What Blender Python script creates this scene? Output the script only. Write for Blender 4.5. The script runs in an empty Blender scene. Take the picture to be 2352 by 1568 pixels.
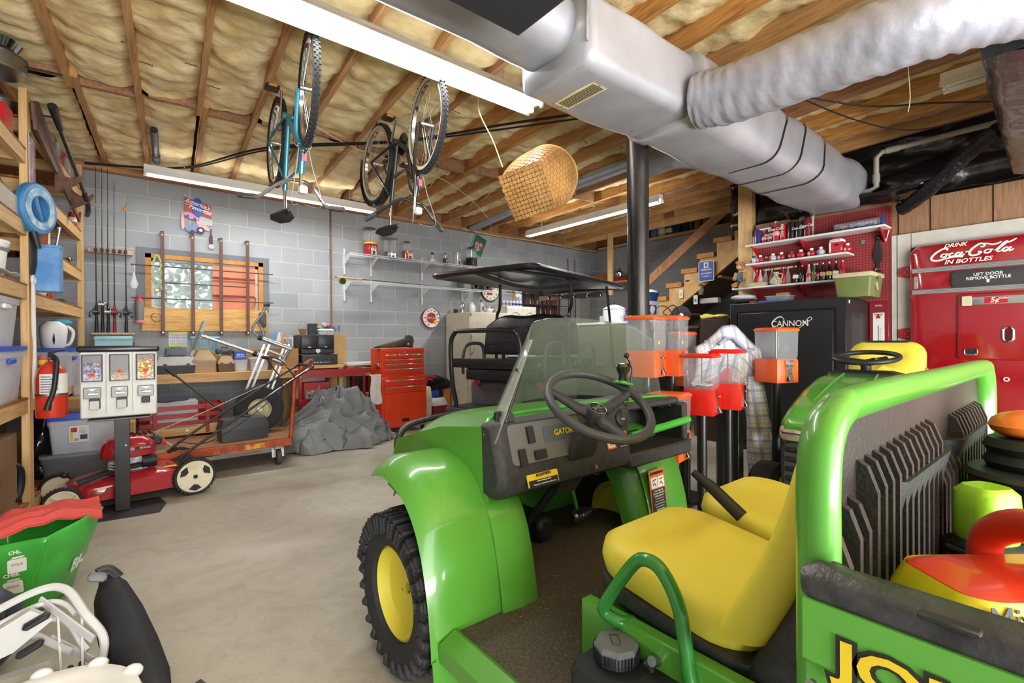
import bpy, bmesh, math, random
from mathutils import Vector as V, Matrix, noise as NZ
random.seed(7); cos, sin = math.cos, math.sin; MT = Matrix.Translation; RT_ = Matrix.Rotation
def NN(nt, k): return nt.nodes.new(k)
def LK(nt, a, b): return nt.links.new(a, b)
def BX(*a, **k): return MB().box(*a, **k)
def TB(*a, **k): return MB().tube(*a, **k)
def LT(*a, **k): return MB().lathe(*a, **k)
def BB(*a, **k): return MB().bb(*a, **k)
def CY(*a, **k): return MB().cyl(*a, **k)
R = math.radians; PI = math.pi
SC = bpy.context.scene; COL = SC.collection
# ---------------- camera, world, exposure, large lights ----------------
def _camera():
    yaw, pit, rol = R(39.0513), R(-.18458), R(-.36069)
    F = V((sin(yaw)*cos(pit), cos(yaw)*cos(pit), sin(pit)))
    r0 = V((cos(yaw), -sin(yaw), 0)); u0 = r0.cross(F)
    r = r0*cos(rol)+u0*sin(rol); u = -r0*sin(rol)+u0*cos(rol)
    cd = bpy.data.cameras.new('camera'); c = bpy.data.objects.new('camera', cd); COL.objects.link(c)
    m = Matrix((r, u, -F)).transposed().to_4x4(); m.translation = V((0, 0, 1.2))
    c.matrix_world = m; cd.sensor_width = 36; cd.lens = 36*1100.42/2352; cd.clip_start = .02; cd.clip_end = 200
    SC.camera = c
_camera()
SC.view_settings.view_transform = 'Standard'; SC.view_settings.look = 'None'
SC.view_settings.exposure = 0.32; SC.view_settings.gamma = 1; SC.view_settings.use_curve_mapping = False
SC.cycles.use_denoising = True; SC.cycles.max_bounces = 8; SC.cycles.sample_clamp_indirect = 4
SC.cycles.caustics_reflective = False; SC.cycles.caustics_refractive = False
W = bpy.data.worlds.new('world'); SC.world = W; W.use_nodes = True
W.node_tree.nodes['Background'].inputs[0].default_value = (.80, .90, 1, 1)
W.node_tree.nodes['Background'].inputs[1].default_value = 1.0
def area(name, loc, target, sx, sy, power, col=(1, 1, 1)):
    l = bpy.data.lights.new(name, 'AREA'); l.shape = 'RECTANGLE'; l.size = sx; l.size_y = sy; l.energy = power; l.color = col
    o = bpy.data.objects.new(name, l); COL.objects.link(o); o.location = loc
    o.rotation_euler = (V(target)-V(loc)).to_track_quat('-Z', 'Y').to_euler(); return o
# daylight entering through the open garage doorway behind the camera, then an added ceiling fill
area('doorway_daylight', (1.6, -2.9, 1.5), (2.2, 3, 1.9), 5.4, 2.6, 250, (1, .99, .97))
area('rear_ceiling_fill', (.8, -2.9, .35), (.8, 3.5, 3.3), 6.0, .6, 270, (1, .98, .94))  # added fill lamp, low and aimed up to brighten joists and insulation
# ---------------- helpers ----------------
def lin(h):
    if isinstance(h, str):
        h = h.lstrip('#'); c = [int(h[i:i+2], 16)/255 for i in (0, 2, 4)]
    else: c = list(h)
    return tuple((x/12.92 if x <= .04045 else ((x+.055)/1.055)**2.4) for x in c)
MATS = {}
def mat(name, col, rough=.6, metal=0, spec=.5, nz=None, col2=None, bump=None, trans=0, coat=0, emit=0, alpha=1, ior=1.45, stretch=None):
    """nz=(scale, low, high) mixes col towards col2 with noise; bump=(scale,strength)"""
    if name in MATS: return MATS[name]
    m = bpy.data.materials.new(name); m.use_nodes = True; nt = m.node_tree; b = nt.nodes['Principled BSDF']
    I = b.inputs; c = lin(col)
    I['Base Color'].default_value = (*c, 1); I['Roughness'].default_value = rough; I['Metallic'].default_value = metal
    I['Specular IOR Level'].default_value = spec; I['Transmission Weight'].default_value = trans; I['Coat Weight'].default_value = coat
    I['IOR'].default_value = ior; I['Alpha'].default_value = alpha; I['Coat Roughness'].default_value = .08
    if emit: I['Emission Color'].default_value = (*c, 1); I['Emission Strength'].default_value = emit
    tc = NN(nt, 'ShaderNodeTexCoord'); src = tc.outputs['Object']
    if stretch:
        mp = NN(nt, 'ShaderNodeMapping'); mp.inputs['Scale'].default_value = stretch; LK(nt, src, mp.inputs[0]); src = mp.outputs[0]
    if nz is None and not emit and not trans: nz = (9, .35, .75); col2 = tuple(min(1, x*.93) for x in ([int(col.lstrip('#')[i:i+2], 16)/255 for i in (0, 2, 4)] if isinstance(col, str) else col))
    if nz:
        n = NN(nt, 'ShaderNodeTexNoise'); n.inputs['Scale'].default_value = nz[0]; n.inputs['Detail'].default_value = 5
        LK(nt, src, n.inputs['Vector'])
        r = NN(nt, 'ShaderNodeMapRange'); r.inputs[1].default_value = nz[1]; r.inputs[2].default_value = nz[2]
        LK(nt, n.outputs[0], r.inputs[0])
        x = NN(nt, 'ShaderNodeMix'); x.data_type = 'RGBA'; x.inputs[6].default_value = (*c, 1); x.inputs[7].default_value = (*lin(col2), 1)
        LK(nt, r.outputs[0], x.inputs[0]); LK(nt, x.outputs[2], I['Base Color'])
    if bump:
        n = NN(nt, 'ShaderNodeTexNoise'); n.inputs['Scale'].default_value = bump[0]; n.inputs['Detail'].default_value = 6
        LK(nt, src, n.inputs['Vector'])
        bp = NN(nt, 'ShaderNodeBump'); bp.inputs['Strength'].default_value = bump[1]; bp.inputs['Distance'].default_value = .01
        LK(nt, n.outputs[0], bp.inputs['Height']); LK(nt, bp.outputs[0], I['Normal'])
    MATS[name] = m; return m
def glassy(name, col=(1, 1, 1), a=.25, rough=.08):
    """thin clear plastic or glass: mostly see-through with a gloss coat"""
    if name in MATS: return MATS[name]
    m = bpy.data.materials.new(name); m.use_nodes = True; nt = m.node_tree
    for n in list(nt.nodes): nt.nodes.remove(n)
    out = NN(nt, 'ShaderNodeOutputMaterial'); mx = NN(nt, 'ShaderNodeMixShader'); tr = NN(nt, 'ShaderNodeBsdfTransparent')
    b = NN(nt, 'ShaderNodeBsdfPrincipled'); b.inputs['Base Color'].default_value = (*lin(col), 1); b.inputs['Roughness'].default_value = rough
    n = NN(nt, 'ShaderNodeTexNoise'); n.inputs['Scale'].default_value = 5; n.inputs['Detail'].default_value = 8
    tc = NN(nt, 'ShaderNodeTexCoord'); LK(nt, tc.outputs['Object'], n.inputs['Vector'])
    r = NN(nt, 'ShaderNodeMapRange'); r.inputs[1].default_value = .3; r.inputs[2].default_value = .75; r.inputs[3].default_value = a*.85; r.inputs[4].default_value = a*1.15
    LK(nt, n.outputs[0], r.inputs[0]); LK(nt, r.outputs[0], mx.inputs[0])
    LK(nt, tr.outputs[0], mx.inputs[1]); LK(nt, b.outputs[0], mx.inputs[2]); LK(nt, mx.outputs[0], out.inputs[0])
    MATS[name] = m; return m
def frames(pts, closed=False):
    n = len(pts); T = []
    for i in range(n):
        a = pts[(i-1) % n] if (closed or i > 0) else pts[i]; b = pts[(i+1) % n] if (closed or i < n-1) else pts[i]
        t = (b-a); T.append(t.normalized() if t.length > 1e-9 else V((0, 0, 1)))
    u = T[0].orthogonal().normalized(); out = []
    for i in range(n):
        if i: u = (T[i-1].rotation_difference(T[i])) @ u
        u = (u-T[i]*u.dot(T[i])).normalized(); out.append((T[i], u, T[i].cross(u)))
    return out
def SPL(pts, k=6, closed=False):
    """Catmull-Rom through the points"""
    P = [V(p) for p in pts]; n = len(P); out = []
    for i in range(n if closed else n-1):
        p0 = P[(i-1) % n] if closed or i else P[0]; p1 = P[i]; p2 = P[(i+1) % n]; p3 = P[(i+2) % n] if closed or i+2 < n else P[-1]
        for j in range(k):
            t = j/k; out.append(.5*((2*p1)+(p2-p0)*t+(2*p0-5*p1+4*p2-p3)*t*t+(3*p1-p0-3*p2+p3)*t**3))
    if not closed: out.append(P[-1])
    return out
def arc(c, r, a0, a1, n, ax='z', z=0):
    out = []
    for i in range(n+1):
        a = R(a0+(a1-a0)*i/n); x, y = c[0]+r*cos(a), c[1]+r*sin(a)
        out.append((x, y))
    return out
def rrect(w, h, r, n=4):
    out = []
    for cx, cy, a in ((w/2-r, h/2-r, 0), (-w/2+r, h/2-r, 90), (-w/2+r, -h/2+r, 180), (w/2-r, -h/2+r, 270)): out += arc((cx, cy), r, a, a+90, n)
    return out
class MB:
    def __init__(s): s.bm = bmesh.new(); s.mi = 0; s.mats = []
    def m(s, material):
        if material not in s.mats: s.mats.append(material)
        s.mi = s.mats.index(material); return s
    def _f(s, vs):
        try: f = s.bm.faces.new(vs); f.material_index = s.mi; return f
        except ValueError: return None
    def box(s, c, d, bev=0, rz=0, rx=0, ry=0, seg=1, taper=None):
        M = MT(V(c)) @ RT_(rz, 4, 'Z') @ RT_(ry, 4, 'Y') @ RT_(rx, 4, 'X') @ Matrix.Diagonal((d[0], d[1], d[2], 1))
        g = bmesh.ops.create_cube(s.bm, size=1, matrix=Matrix.Identity(4)); vs = g['verts']
        if taper:
            for v in vs:
                if v.co.z < 0: v.co.x *= taper; v.co.y *= taper
        for v in vs: v.co = M @ v.co
        fs = {f for v in vs for f in v.link_faces}
        for f in fs: f.material_index = s.mi
        if bev > 0:
            es = list({e for v in vs for e in v.link_edges})
            r = bmesh.ops.bevel(s.bm, geom=es, offset=min(bev, min(abs(x) for x in d)*.48), segments=seg, affect='EDGES', profile=.5)
            for f in r['faces']: f.material_index = s.mi
        return s
    def bb(s, a, b, bev=0, seg=1):
        a, b = V(a), V(b); return s.box((a+b)/2, (abs(b.x-a.x), abs(b.y-a.y), abs(b.z-a.z)), bev, seg=seg)
    def rings(s, rs, closed_u=True, cap0=True, cap1=True, loop=False):
        L = [[s.bm.verts.new(p) for p in r] for r in rs]; n = len(L[0])
        for i in range(len(L)-(0 if loop else 1)):
            a, b = L[i], L[(i+1) % len(L)]
            for j in range(n if closed_u else n-1): s._f((a[j], a[(j+1) % n], b[(j+1) % n], b[j]))
        if not loop and closed_u:
            if cap0: s._f(L[0][::-1])
            if cap1: s._f(L[-1])
        return s
    def tube(s, pts, r, seg=8, closed=False, cap=True, flat=None):
        pts = [V(p) for p in pts]; fr = frames(pts, closed); rs = []
        for i, (t, u, w) in enumerate(fr):
            rr = r[i] if isinstance(r, (list, tuple)) else r
            rs.append([pts[i]+(u*cos(2*PI*k/seg)+w*sin(2*PI*k/seg)*(flat or 1))*rr for k in range(seg)])
        return s.rings(rs, cap0=cap, cap1=cap, loop=closed)
    def cyl(s, a, b, r, r2=None, seg=16, cap=True):
        return s.tube([a, b], [r, r if r2 is None else r2], seg, cap=cap)
    def bar(s, a, b, w, h, bev=0, up=(0, 0, 1)):
        a, b = V(a), V(b); t = (b-a); L = t.length; t.normalize(); u = V(up)
        x = t.cross(u)
        if x.length < 1e-4: x = t.orthogonal()
        x.normalize(); z = x.cross(t)
        g = [a+x*i*w/2+z*j*h/2 for i, j in ((-1, -1), (1, -1), (1, 1), (-1, 1))]; k = [p+t*L for p in g]
        return s.rings([g, k])
    def lathe(s, prof, c=(0, 0, 0), seg=20, axis='z', sx=1, sy=1, M=None, loop=False):
        rs = []
        for r, z in prof:
            r = max(r, 1e-4); ring = []
            for k in range(seg):
                a = 2*PI*k/seg; p = V((r*cos(a)*sx, r*sin(a)*sy, z))
                if axis == 'x': p = V((p.z, p.x, p.y))
                elif axis == 'y': p = V((p.x, -p.z, p.y)) if False else V((p.y, p.z, p.x))
                if M: p = M @ p
                ring.append(p+V(c))
            rs.append(ring)
        return s.rings(rs, loop=loop)
    def prism(s, poly, d0, d1, plane='xy', M=None):
        def mp(x, y, d):
            p = {'xy': V((x, y, d)), 'xz': V((x, d, y)), 'yz': V((d, x, y))}[plane]
            return M @ p if M else p
        return s.rings([[mp(x, y, d0) for x, y in poly], [mp(x, y, d1) for x, y in poly]])
    def grid(s, fn, nu, nv, thick=0):
        L = [[s.bm.verts.new(V(fn(i/nu, j/nv))) for j in range(nv+1)] for i in range(nu+1)]
        fs = []
        for i in range(nu):
            for j in range(nv):
                f = s._f((L[i][j], L[i+1][j], L[i+1][j+1], L[i][j+1]))
                if f: fs.append(f)
        if thick:
            s.bm.normal_update(); r = bmesh.ops.solidify(s.bm, geom=fs, thickness=thick)
            for g in r['geom']:
                if isinstance(g, bmesh.types.BMFace): g.material_index = s.mi
        return s
    def xf(s, M):
        for v in s.bm.verts: v.co = M @ v.co
        return s
    def ball(s, c, r, sc=(1, 1, 1), seg=16):
        n = max(6, seg//2); return s.rings([[V((r*sin(PI*i/n)*cos(2*PI*k/seg)*sc[0]+c[0], r*sin(PI*i/n)*sin(2*PI*k/seg)*sc[1]+c[1], c[2]-r*cos(PI*i/n)*sc[2])) for k in range(seg)] for i in [.02]+list(range(1, n))+[n-.02]])
    def mesh(s, name, material=None, sharp=38, sub=0):
        if not s.mats: s.mats = [material]
        bmesh.ops.recalc_face_normals(s.bm, faces=s.bm.faces)
        me = bpy.data.meshes.new(name); s.bm.to_mesh(me); s.bm.free()
        for m_ in s.mats: me.materials.append(m_)
        me.shade_smooth()
        try: me.set_sharp_from_angle(angle=R(sharp))
        except Exception: pass
        return me
def put(name, me, parent=None, label=None):
    o = bpy.data.objects.new(name, me); COL.objects.link(o)
    if parent: o.parent = parent
    if label: o['label'] = label
    return o
class Thing:
    """an Empty at the thing's base; parts are given in world coordinates (world=True) or in the thing's own frame"""
    def __init__(s, name, label, cat, loc=(0, 0, 0), rz=0, group=None, world=False):
        o = bpy.data.objects.new(name, None); COL.objects.link(o); o.location = loc; o.rotation_euler = (0, 0, rz); o.empty_display_size = .05
        o['label'] = label; o['category'] = cat
        if group: o['group'] = group
        s.o = o; s.inv = (MT(V(loc)) @ RT_(rz, 4, 'Z')).inverted() if world else None
    def p(s, name, mb, material=None, parent=None, label=None, sharp=38, sub=0):
        if s.inv: mb.xf(s.inv)
        p = put(name, mb.mesh(name, material, sharp), parent or s.o, label)
        if sub:
            k = p.modifiers.new('s', 'SUBSURF'); k.levels = sub; k.render_levels = sub
        return p
    def x(s, name, string, size, material, M, parent=None, ext=.0008, align='CENTER', sx=1, shear=0, bold=0, label=None):
        me = text_mesh(string, size, ext, align, sx, shear, bold); me.transform((s.inv @ M) if s.inv else M); me.materials.append(material)
        return put(name, me, parent or s.o, label)
def text_mesh(string, size, ext=.0008, align='CENTER', sx=1, shear=0, bold=0):
    cu = bpy.data.curves.new('t', 'FONT'); cu.body = string; cu.size = size; cu.extrude = ext; cu.align_x = align; cu.align_y = 'CENTER'; cu.shear = shear; cu.offset = bold; cu.resolution_u = 3
    o = bpy.data.objects.new('t', cu); COL.objects.link(o); bpy.context.view_layer.update()
    me = bpy.data.meshes.new_from_object(o.evaluated_get(bpy.context.evaluated_depsgraph_get()))
    bpy.data.objects.remove(o); me.transform(Matrix.Diagonal((sx, 1, 1, 1))); return me
def facing(loc, right, up=(0, 0, 1)):
    """matrix for flat lettering: text x along right, y along up, front towards right x up"""
    r = V(right).normalized(); u = V(up); u = (u-r*u.dot(r)).normalized(); n = r.cross(u)
    m = Matrix((r, u, n)).transposed().to_4x4(); m.translation = V(loc); return m
def one(name, mb, material, label, cat, group=None, sharp=38, sub=0, kind=None):
    """a top-level thing that is one mesh, with its origin at its base"""
    bm = mb.bm; xs = [v.co for v in bm.verts]
    c = V((sum(v.x for v in xs)/len(xs), sum(v.y for v in xs)/len(xs), min(v.z for v in xs)))
    mb.xf(MT(-c)); o = put(name, mb.mesh(name, material, sharp)); o.location = c
    o['label'] = label; o['category'] = cat
    if group: o['group'] = group
    if kind: o['kind'] = kind
    if sub:
        k = o.modifiers.new('s', 'SUBSURF'); k.levels = sub; k.render_levels = sub
    return o
def struct(name, mb, material, parent=None, sharp=38):
    o = put(name, mb.mesh(name, material, sharp), parent)
    if not parent: o['kind'] = 'structure'
    return o
def dup(t, loc=None, rz=None, label=None, group=None):
    src = t.o if isinstance(t, Thing) else t
    r = src.copy(); COL.objects.link(r)
    if loc is not None: r.location = loc
    if rz is not None: r.rotation_euler = (0, 0, rz)
    if label: r['label'] = label
    if group: r['group'] = group
    for ch in list(src.children):
        c = ch.copy(); COL.objects.link(c); c.parent = r
        for g in list(ch.children):
            d = g.copy(); COL.objects.link(d); d.parent = c
    return r
def n3(x, y, z, s=1): return NZ.noise(V((x*s, y*s, z*s)))
# ---------------- materials shared ----------------
def wood_mat(name, c1, c2, stretch=(1, 1, 1), sc=3.0, rough=.62):
    if name in MATS: return MATS[name]
    m = bpy.data.materials.new(name); m.use_nodes = True; nt = m.node_tree; b = nt.nodes['Principled BSDF']; b.inputs['Roughness'].default_value = rough
    tc = NN(nt, 'ShaderNodeTexCoord'); mp = NN(nt, 'ShaderNodeMapping'); mp.inputs['Scale'].default_value = stretch
    LK(nt, tc.outputs['Object'], mp.inputs[0])
    w = NN(nt, 'ShaderNodeTexNoise'); w.inputs['Scale'].default_value = sc; w.inputs['Detail'].default_value = 6; w.inputs['Distortion'].default_value = 1.2
    LK(nt, mp.outputs[0], w.inputs['Vector'])
    r = NN(nt, 'ShaderNodeValToRGB'); e = r.color_ramp.elements; e[0].position = .3; e[0].color = (*lin(c2), 1); e[1].position = .62; e[1].color = (*lin(c1), 1)
    LK(nt, w.outputs[0], r.inputs[0]); LK(nt, r.outputs[0], b.inputs['Base Color'])
    MATS[name] = m; return m
WOOD_Y = wood_mat('lumber_y', '#d9b47c', '#c0955a', (22, .9, 22))      # grain along y
WOOD_X = wood_mat('lumber_x', '#d9b47c', '#c0955a', (.9, 22, 22))
WOOD_Z = wood_mat('lumber_z', '#ddb781', '#c49a5f', (22, 22, .9))
JOIST = wood_mat('joist_wood', '#c69863', '#a0703f', (14, .7, 14))
JOIST2 = wood_mat('joist_wood_orange', '#cf9a55', '#9c6330', (14, .7, 14))
JOIST3 = wood_mat('joist_wood_brown', '#a87a58', '#855a40', (14, .7, 14))
OSB = mat('osb', '#a5733f', .8, nz=(28, .4, .6), col2='#7c5029', bump=(40, .4))
FRAME_W = wood_mat('window_wood', '#c88f4a', '#a8712f', (12, 12, 12))
def cmu(name, ax, du, dv, base='#a6abb0', dark='#979da3'):
    m = bpy.data.materials.new(name); m.use_nodes = True; nt = m.node_tree; b = nt.nodes['Principled BSDF']; b.inputs['Roughness'].default_value = .85
    tc = NN(nt, 'ShaderNodeTexCoord'); sp = NN(nt, 'ShaderNodeSeparateXYZ'); LK(nt, tc.outputs['Object'], sp.inputs[0])
    cb = NN(nt, 'ShaderNodeCombineXYZ'); LK(nt, sp.outputs[ax], cb.inputs[0]); LK(nt, sp.outputs[2], cb.inputs[1])
    mp = NN(nt, 'ShaderNodeMapping'); mp.inputs['Location'].default_value = (du, dv, 0); LK(nt, cb.outputs[0], mp.inputs[0])
    br = NN(nt, 'ShaderNodeTexBrick'); br.inputs['Scale'].default_value = 1; br.inputs['Brick Width'].default_value = .4064; br.inputs['Row Height'].default_value = .2027
    br.inputs['Mortar Size'].default_value = .0055; br.inputs['Mortar Smooth'].default_value = .3; br.inputs['Bias'].default_value = -.1
    br.inputs['Color1'].default_value = (*lin(base), 1); br.inputs['Color2'].default_value = (*lin(dark), 1); br.inputs['Mortar'].default_value = (*lin('#c3c3b8'), 1)
    LK(nt, mp.outputs[0], br.inputs[0])
    n = NN(nt, 'ShaderNodeTexNoise'); n.inputs['Scale'].default_value = 140; n.inputs['Detail'].default_value = 4; LK(nt, tc.outputs['Object'], n.inputs['Vector'])
    n2 = NN(nt, 'ShaderNodeTexNoise'); n2.inputs['Scale'].default_value = 1.3; n2.inputs['Detail'].default_value = 5; LK(nt, tc.outputs['Object'], n2.inputs['Vector'])
    r2 = NN(nt, 'ShaderNodeMapRange'); r2.inputs[1].default_value = .35; r2.inputs[2].default_value = .7; r2.inputs[3].default_value = .90; r2.inputs[4].default_value = 1.06; LK(nt, n2.outputs[0], r2.inputs[0])
    r1 = NN(nt, 'ShaderNodeMapRange'); r1.inputs[1].default_value = .3; r1.inputs[2].default_value = .7; r1.inputs[3].default_value = .86; r1.inputs[4].default_value = 1.1; LK(nt, n.outputs[0], r1.inputs[0])
    mu = NN(nt, 'ShaderNodeMath'); mu.operation = 'MULTIPLY'; LK(nt, r1.outputs[0], mu.inputs[0]); LK(nt, r2.outputs[0], mu.inputs[1])
    vm = NN(nt, 'ShaderNodeVectorMath'); vm.operation = 'SCALE'; LK(nt, br.outputs[0], vm.inputs[0]); LK(nt, mu.outputs[0], vm.inputs['Scale'])
    LK(nt, vm.outputs[0], b.inputs['Base Color'])
    ad = NN(nt, 'ShaderNodeMath'); ad.operation = 'MULTIPLY_ADD'; ad.inputs[1].default_value = .25; LK(nt, n.outputs[0], ad.inputs[0])
    sb = NN(nt, 'ShaderNodeMath'); sb.operation = 'SUBTRACT'; sb.inputs[0].default_value = 1; LK(nt, br.outputs['Fac'], sb.inputs[1]); LK(nt, sb.outputs[0], ad.inputs[2])
    bp = NN(nt, 'ShaderNodeBump'); bp.inputs['Distance'].default_value = .006; bp.inputs['Strength'].default_value = .6
    LK(nt, ad.outputs[0], bp.inputs['Height']); LK(nt, bp.outputs[0], b.inputs['Normal'])
    return m
# rows: a course line lies at z = 1.448 (+- .2027 n)
CMU_B = cmu('block_wall_back', 0, -2.668+.4064*10+.2032, -1.448+.2027*9)
CMU_R = cmu('block_wall_right', 1, .1, -2.662+.2027*14)
def concrete():
    m = bpy.data.materials.new('concrete'); m.use_nodes = True; nt = m.node_tree; b = nt.nodes['Principled BSDF']
    tc = NN(nt, 'ShaderNodeTexCoord')
    def N(sc, det, dist=0):
        n = NN(nt, 'ShaderNodeTexNoise'); n.inputs['Scale'].default_value = sc; n.inputs['Detail'].default_value = det; n.inputs['Distortion'].default_value = dist
        LK(nt, tc.outputs['Object'], n.inputs['Vector']); return n
    a = N(.9, 9, .6); r = NN(nt, 'ShaderNodeValToRGB'); e = r.color_ramp.elements
    e[0].position = .34; e[0].color = (*lin('#9b9486'), 1); e[1].position = .66; e[1].color = (*lin('#bdb9b0'), 1); k = e.new(.5); k.color = (*lin('#aca698'), 1)
    LK(nt, a.outputs[0], r.inputs[0])
    c = N(60, 4); rc = NN(nt, 'ShaderNodeMapRange'); rc.inputs[1].default_value = .3; rc.inputs[2].default_value = .7; rc.inputs[3].default_value = .93; rc.inputs[4].default_value = 1.05; LK(nt, c.outputs[0], rc.inputs[0])
    d = N(5, 7, 2); rd = NN(nt, 'ShaderNodeMapRange'); rd.inputs[1].default_value = .35; rd.inputs[2].default_value = .55; rd.inputs[3].default_value = .91; rd.inputs[4].default_value = 1.02; LK(nt, d.outputs[0], rd.inputs[0])
    mu = NN(nt, 'ShaderNodeMath'); mu.operation = 'MULTIPLY'; LK(nt, rc.outputs[0], mu.inputs[0]); LK(nt, rd.outputs[0], mu.inputs[1])
    vm = NN(nt, 'ShaderNodeVectorMath'); vm.operation = 'SCALE'; LK(nt, r.outputs[0], vm.inputs[0]); LK(nt, mu.outputs[0], vm.inputs['Scale']); LK(nt, vm.outputs[0], b.inputs['Base Color'])
    rr = NN(nt, 'ShaderNodeMapRange'); rr.inputs[3].default_value = .42; rr.inputs[4].default_value = .72; LK(nt, a.outputs[0], rr.inputs[0]); LK(nt, rr.outputs[0], b.inputs['Roughness'])
    bp = NN(nt, 'ShaderNodeBump'); bp.inputs['Strength'].default_value = .15; bp.inputs['Distance'].default_value = .01; LK(nt, d.outputs[0], bp.inputs['Height']); LK(nt, bp.outputs[0], b.inputs['Normal'])
    return m
def panelling():
    """wood-grain wall panelling with dark grooves"""
    m = wood_mat('wood_panelling', '#a07a5c', '#845f42', (20, 20, 1.3)); nt = m.node_tree; b = nt.nodes['Principled BSDF']
    return m
BLACK = mat('black_plastic', '#232427', .45); BLACKM = mat('black_metal', '#1b1b1e', .35, spec=.6, coat=.3); RUBBER = mat('rubber', '#2c2c2e', .75, bump=(80, .2))
CHROME = mat('chrome', '#d8d8da', .15, metal=1); STEEL = mat('steel', '#a9abad', .35, metal=1); ALU = mat('aluminium', '#c4c6c8', .32, metal=.85)
WHITE = mat('white_plastic', '#e9e9e6', .45); WHITEM = mat('white_enamel', '#e4e6e8', .35); RED = mat('red_paint', '#b01820', .3, coat=.5); GREYP = mat('grey_plastic', '#777a7d', .5)
DGREY = mat('dark_grey_plastic', '#43464a', .5); CLEAR = glassy('clear_plastic', '#c6cad2', .24); GLASS = glassy('clear_glass', '#eef2f2', .16, .03); FROST = glassy('frosted_plastic', '#dfe4ee', .55, .35)
CARD = mat('cardboard', '#b08a5c', .85); PAPER = mat('white_paper', '#eeeeea', .8); TAN = mat('tan_plastic', '#b39a78', .55); BROWN = mat('brown_plastic', '#6d5545', .55)
TUBEL = mat('lit_tube', '#ffffff', .5, emit=9)
NAVY = mat('navy_plastic', '#27447e', .5); BLUE = mat('blue_plastic', '#2a57c4', .45); YELLOWP = mat('yellow_plastic', '#e6c82a', .5); ORANGE = mat('orange_plastic', '#e8752a', .42, coat=.3)
# ---------------- room ----------------
f = MB(); f.bb((-4, -6, -.1), (8.3, 7.3, 0)); struct('floor', f, concrete())
W1 = (.2, 1.42, 1.5, 2.22); W2 = (5.62, 6.82, 1.5, 2.25)
w = MB()
for x0, x1, z0, z1 in ((-4, W1[0], 0, 3.1), (W1[0], W1[1], 0, W1[2]), (W1[0], W1[1], W1[3], 3.1), (W1[1], W2[0], 0, 3.1), (W2[0], W2[1], 0, W2[2]), (W2[0], W2[1], W2[3], 3.1), (W2[1], 8.2, 0, 3.1)):
    w.bb((x0, 6.9, z0), (x1, 7.12, z1))
struct('wall_back', w, CMU_B)
w = MB(); w.bb((7.93, -3, 0), (8.15, 6.9, 3.1)); struct('wall_right', w, CMU_R)
w = MB(); w.bb((-1.25, -3.2, 0), (-1.1, 6.9, 3.15)); struct('wall_left', w, CMU_R)
w = MB(); w.bb((-4, -6, 3.42), (8.3, 7.2, 3.5)); w.bb((7.93, 1, 3.1), (8.15, 6.9, 3.42)); w.bb((-4, 6.98, 3.1), (8.2, 7.12, 3.42)); struct('ceiling', w, mat('subfloor', '#8a6a44', .9, nz=(6, .3, .7), col2='#6b4e30'))
PANEL = panelling()
w = MB(); w.bb((5.92, -3, 0), (6.02, 1.31, 2.53)); w.bb((5.92, 1.31, 0), (6.02, 2.63, 2.56)); struct('wall_panelled', w, PANEL)
w = MB()
for y in (1.26, 1.02, .60, .21, -.2, -.6): w.bb((5.914, y-.0035, 2.2), (5.925, y+.0035, 2.53))
struct('trim_1', w, mat('groove', '#2c2019', .9))
# pegboard with real holes drawn as dark studs
PEG = mat('pegboard_red', '#9b3a40', .6, nz=(3, .3, .7), col2='#8a3036')
w = MB(); w.bb((5.895, 1.31, .3), (5.92, 2.63, 2.5)); w.m(PEG)
peg = Thing('pegboard', 'red pegboard panel full of small holes on the wall above the safe', 'pegboard', (5.91, 1.97, .3), world=True)
peg.p('board', w, PEG)
h = MB()
for i in range(47):
    for j in range(80):
        y, z = 1.33+i*.0275, .75+j*.0275 if False else 1.02+j*.0275
        if z > 2.48 or j >= 54: break
        s_ = .005
        h.prism([(y+s_*cos(a*PI/3), z+s_*sin(a*PI/3)) for a in range(6)], 5.8935, 5.896, 'yz')
ph = peg.p('peg_holes', h, mat('hole_dark', '#2a0e10', .9)); ph['kind'] = 'stuff'
w = MB(); w.bb((5.885, 2.6, .3), (5.925, 2.645, 2.42)); struct('trim_2', w, WHITE)
w = MB(); w.bb((5.9, 2.66, 0), (5.99, 2.83, 3.15)); struct('trim_3', w, WOOD_Z)
WTRIM = mat('off_white_paint', '#cfccc2', .5)
w = MB(); w.bb((5.885, 1.27, .2), (5.92, 1.308, 2.2)); w.bb((5.885, 1.16, .2), (5.92, 1.262, 2.2)); w.bb((5.885, -.6, 2.06), (5.92, 1.155, 2.2)); struct('trim_4', w, WTRIM)
# brown pegboard strip low beside the thermometer
# top plates
w = MB(); w.bb((-1.1, 6.8, 3.06), (7.93, 6.98, 3.11)); w.bb((7.83, 4.6, 3.07), (7.98, 6.9, 3.11)); struct('trim_5', w, wood_mat('plate_wood', '#b98a5c', '#93653c', (1, 18, 18)))
w = MB(); w.bb((-1.1, 6.86, 3.11), (7.93, 6.98, 3.42)); struct('trim_6', w, JOIST3)
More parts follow.
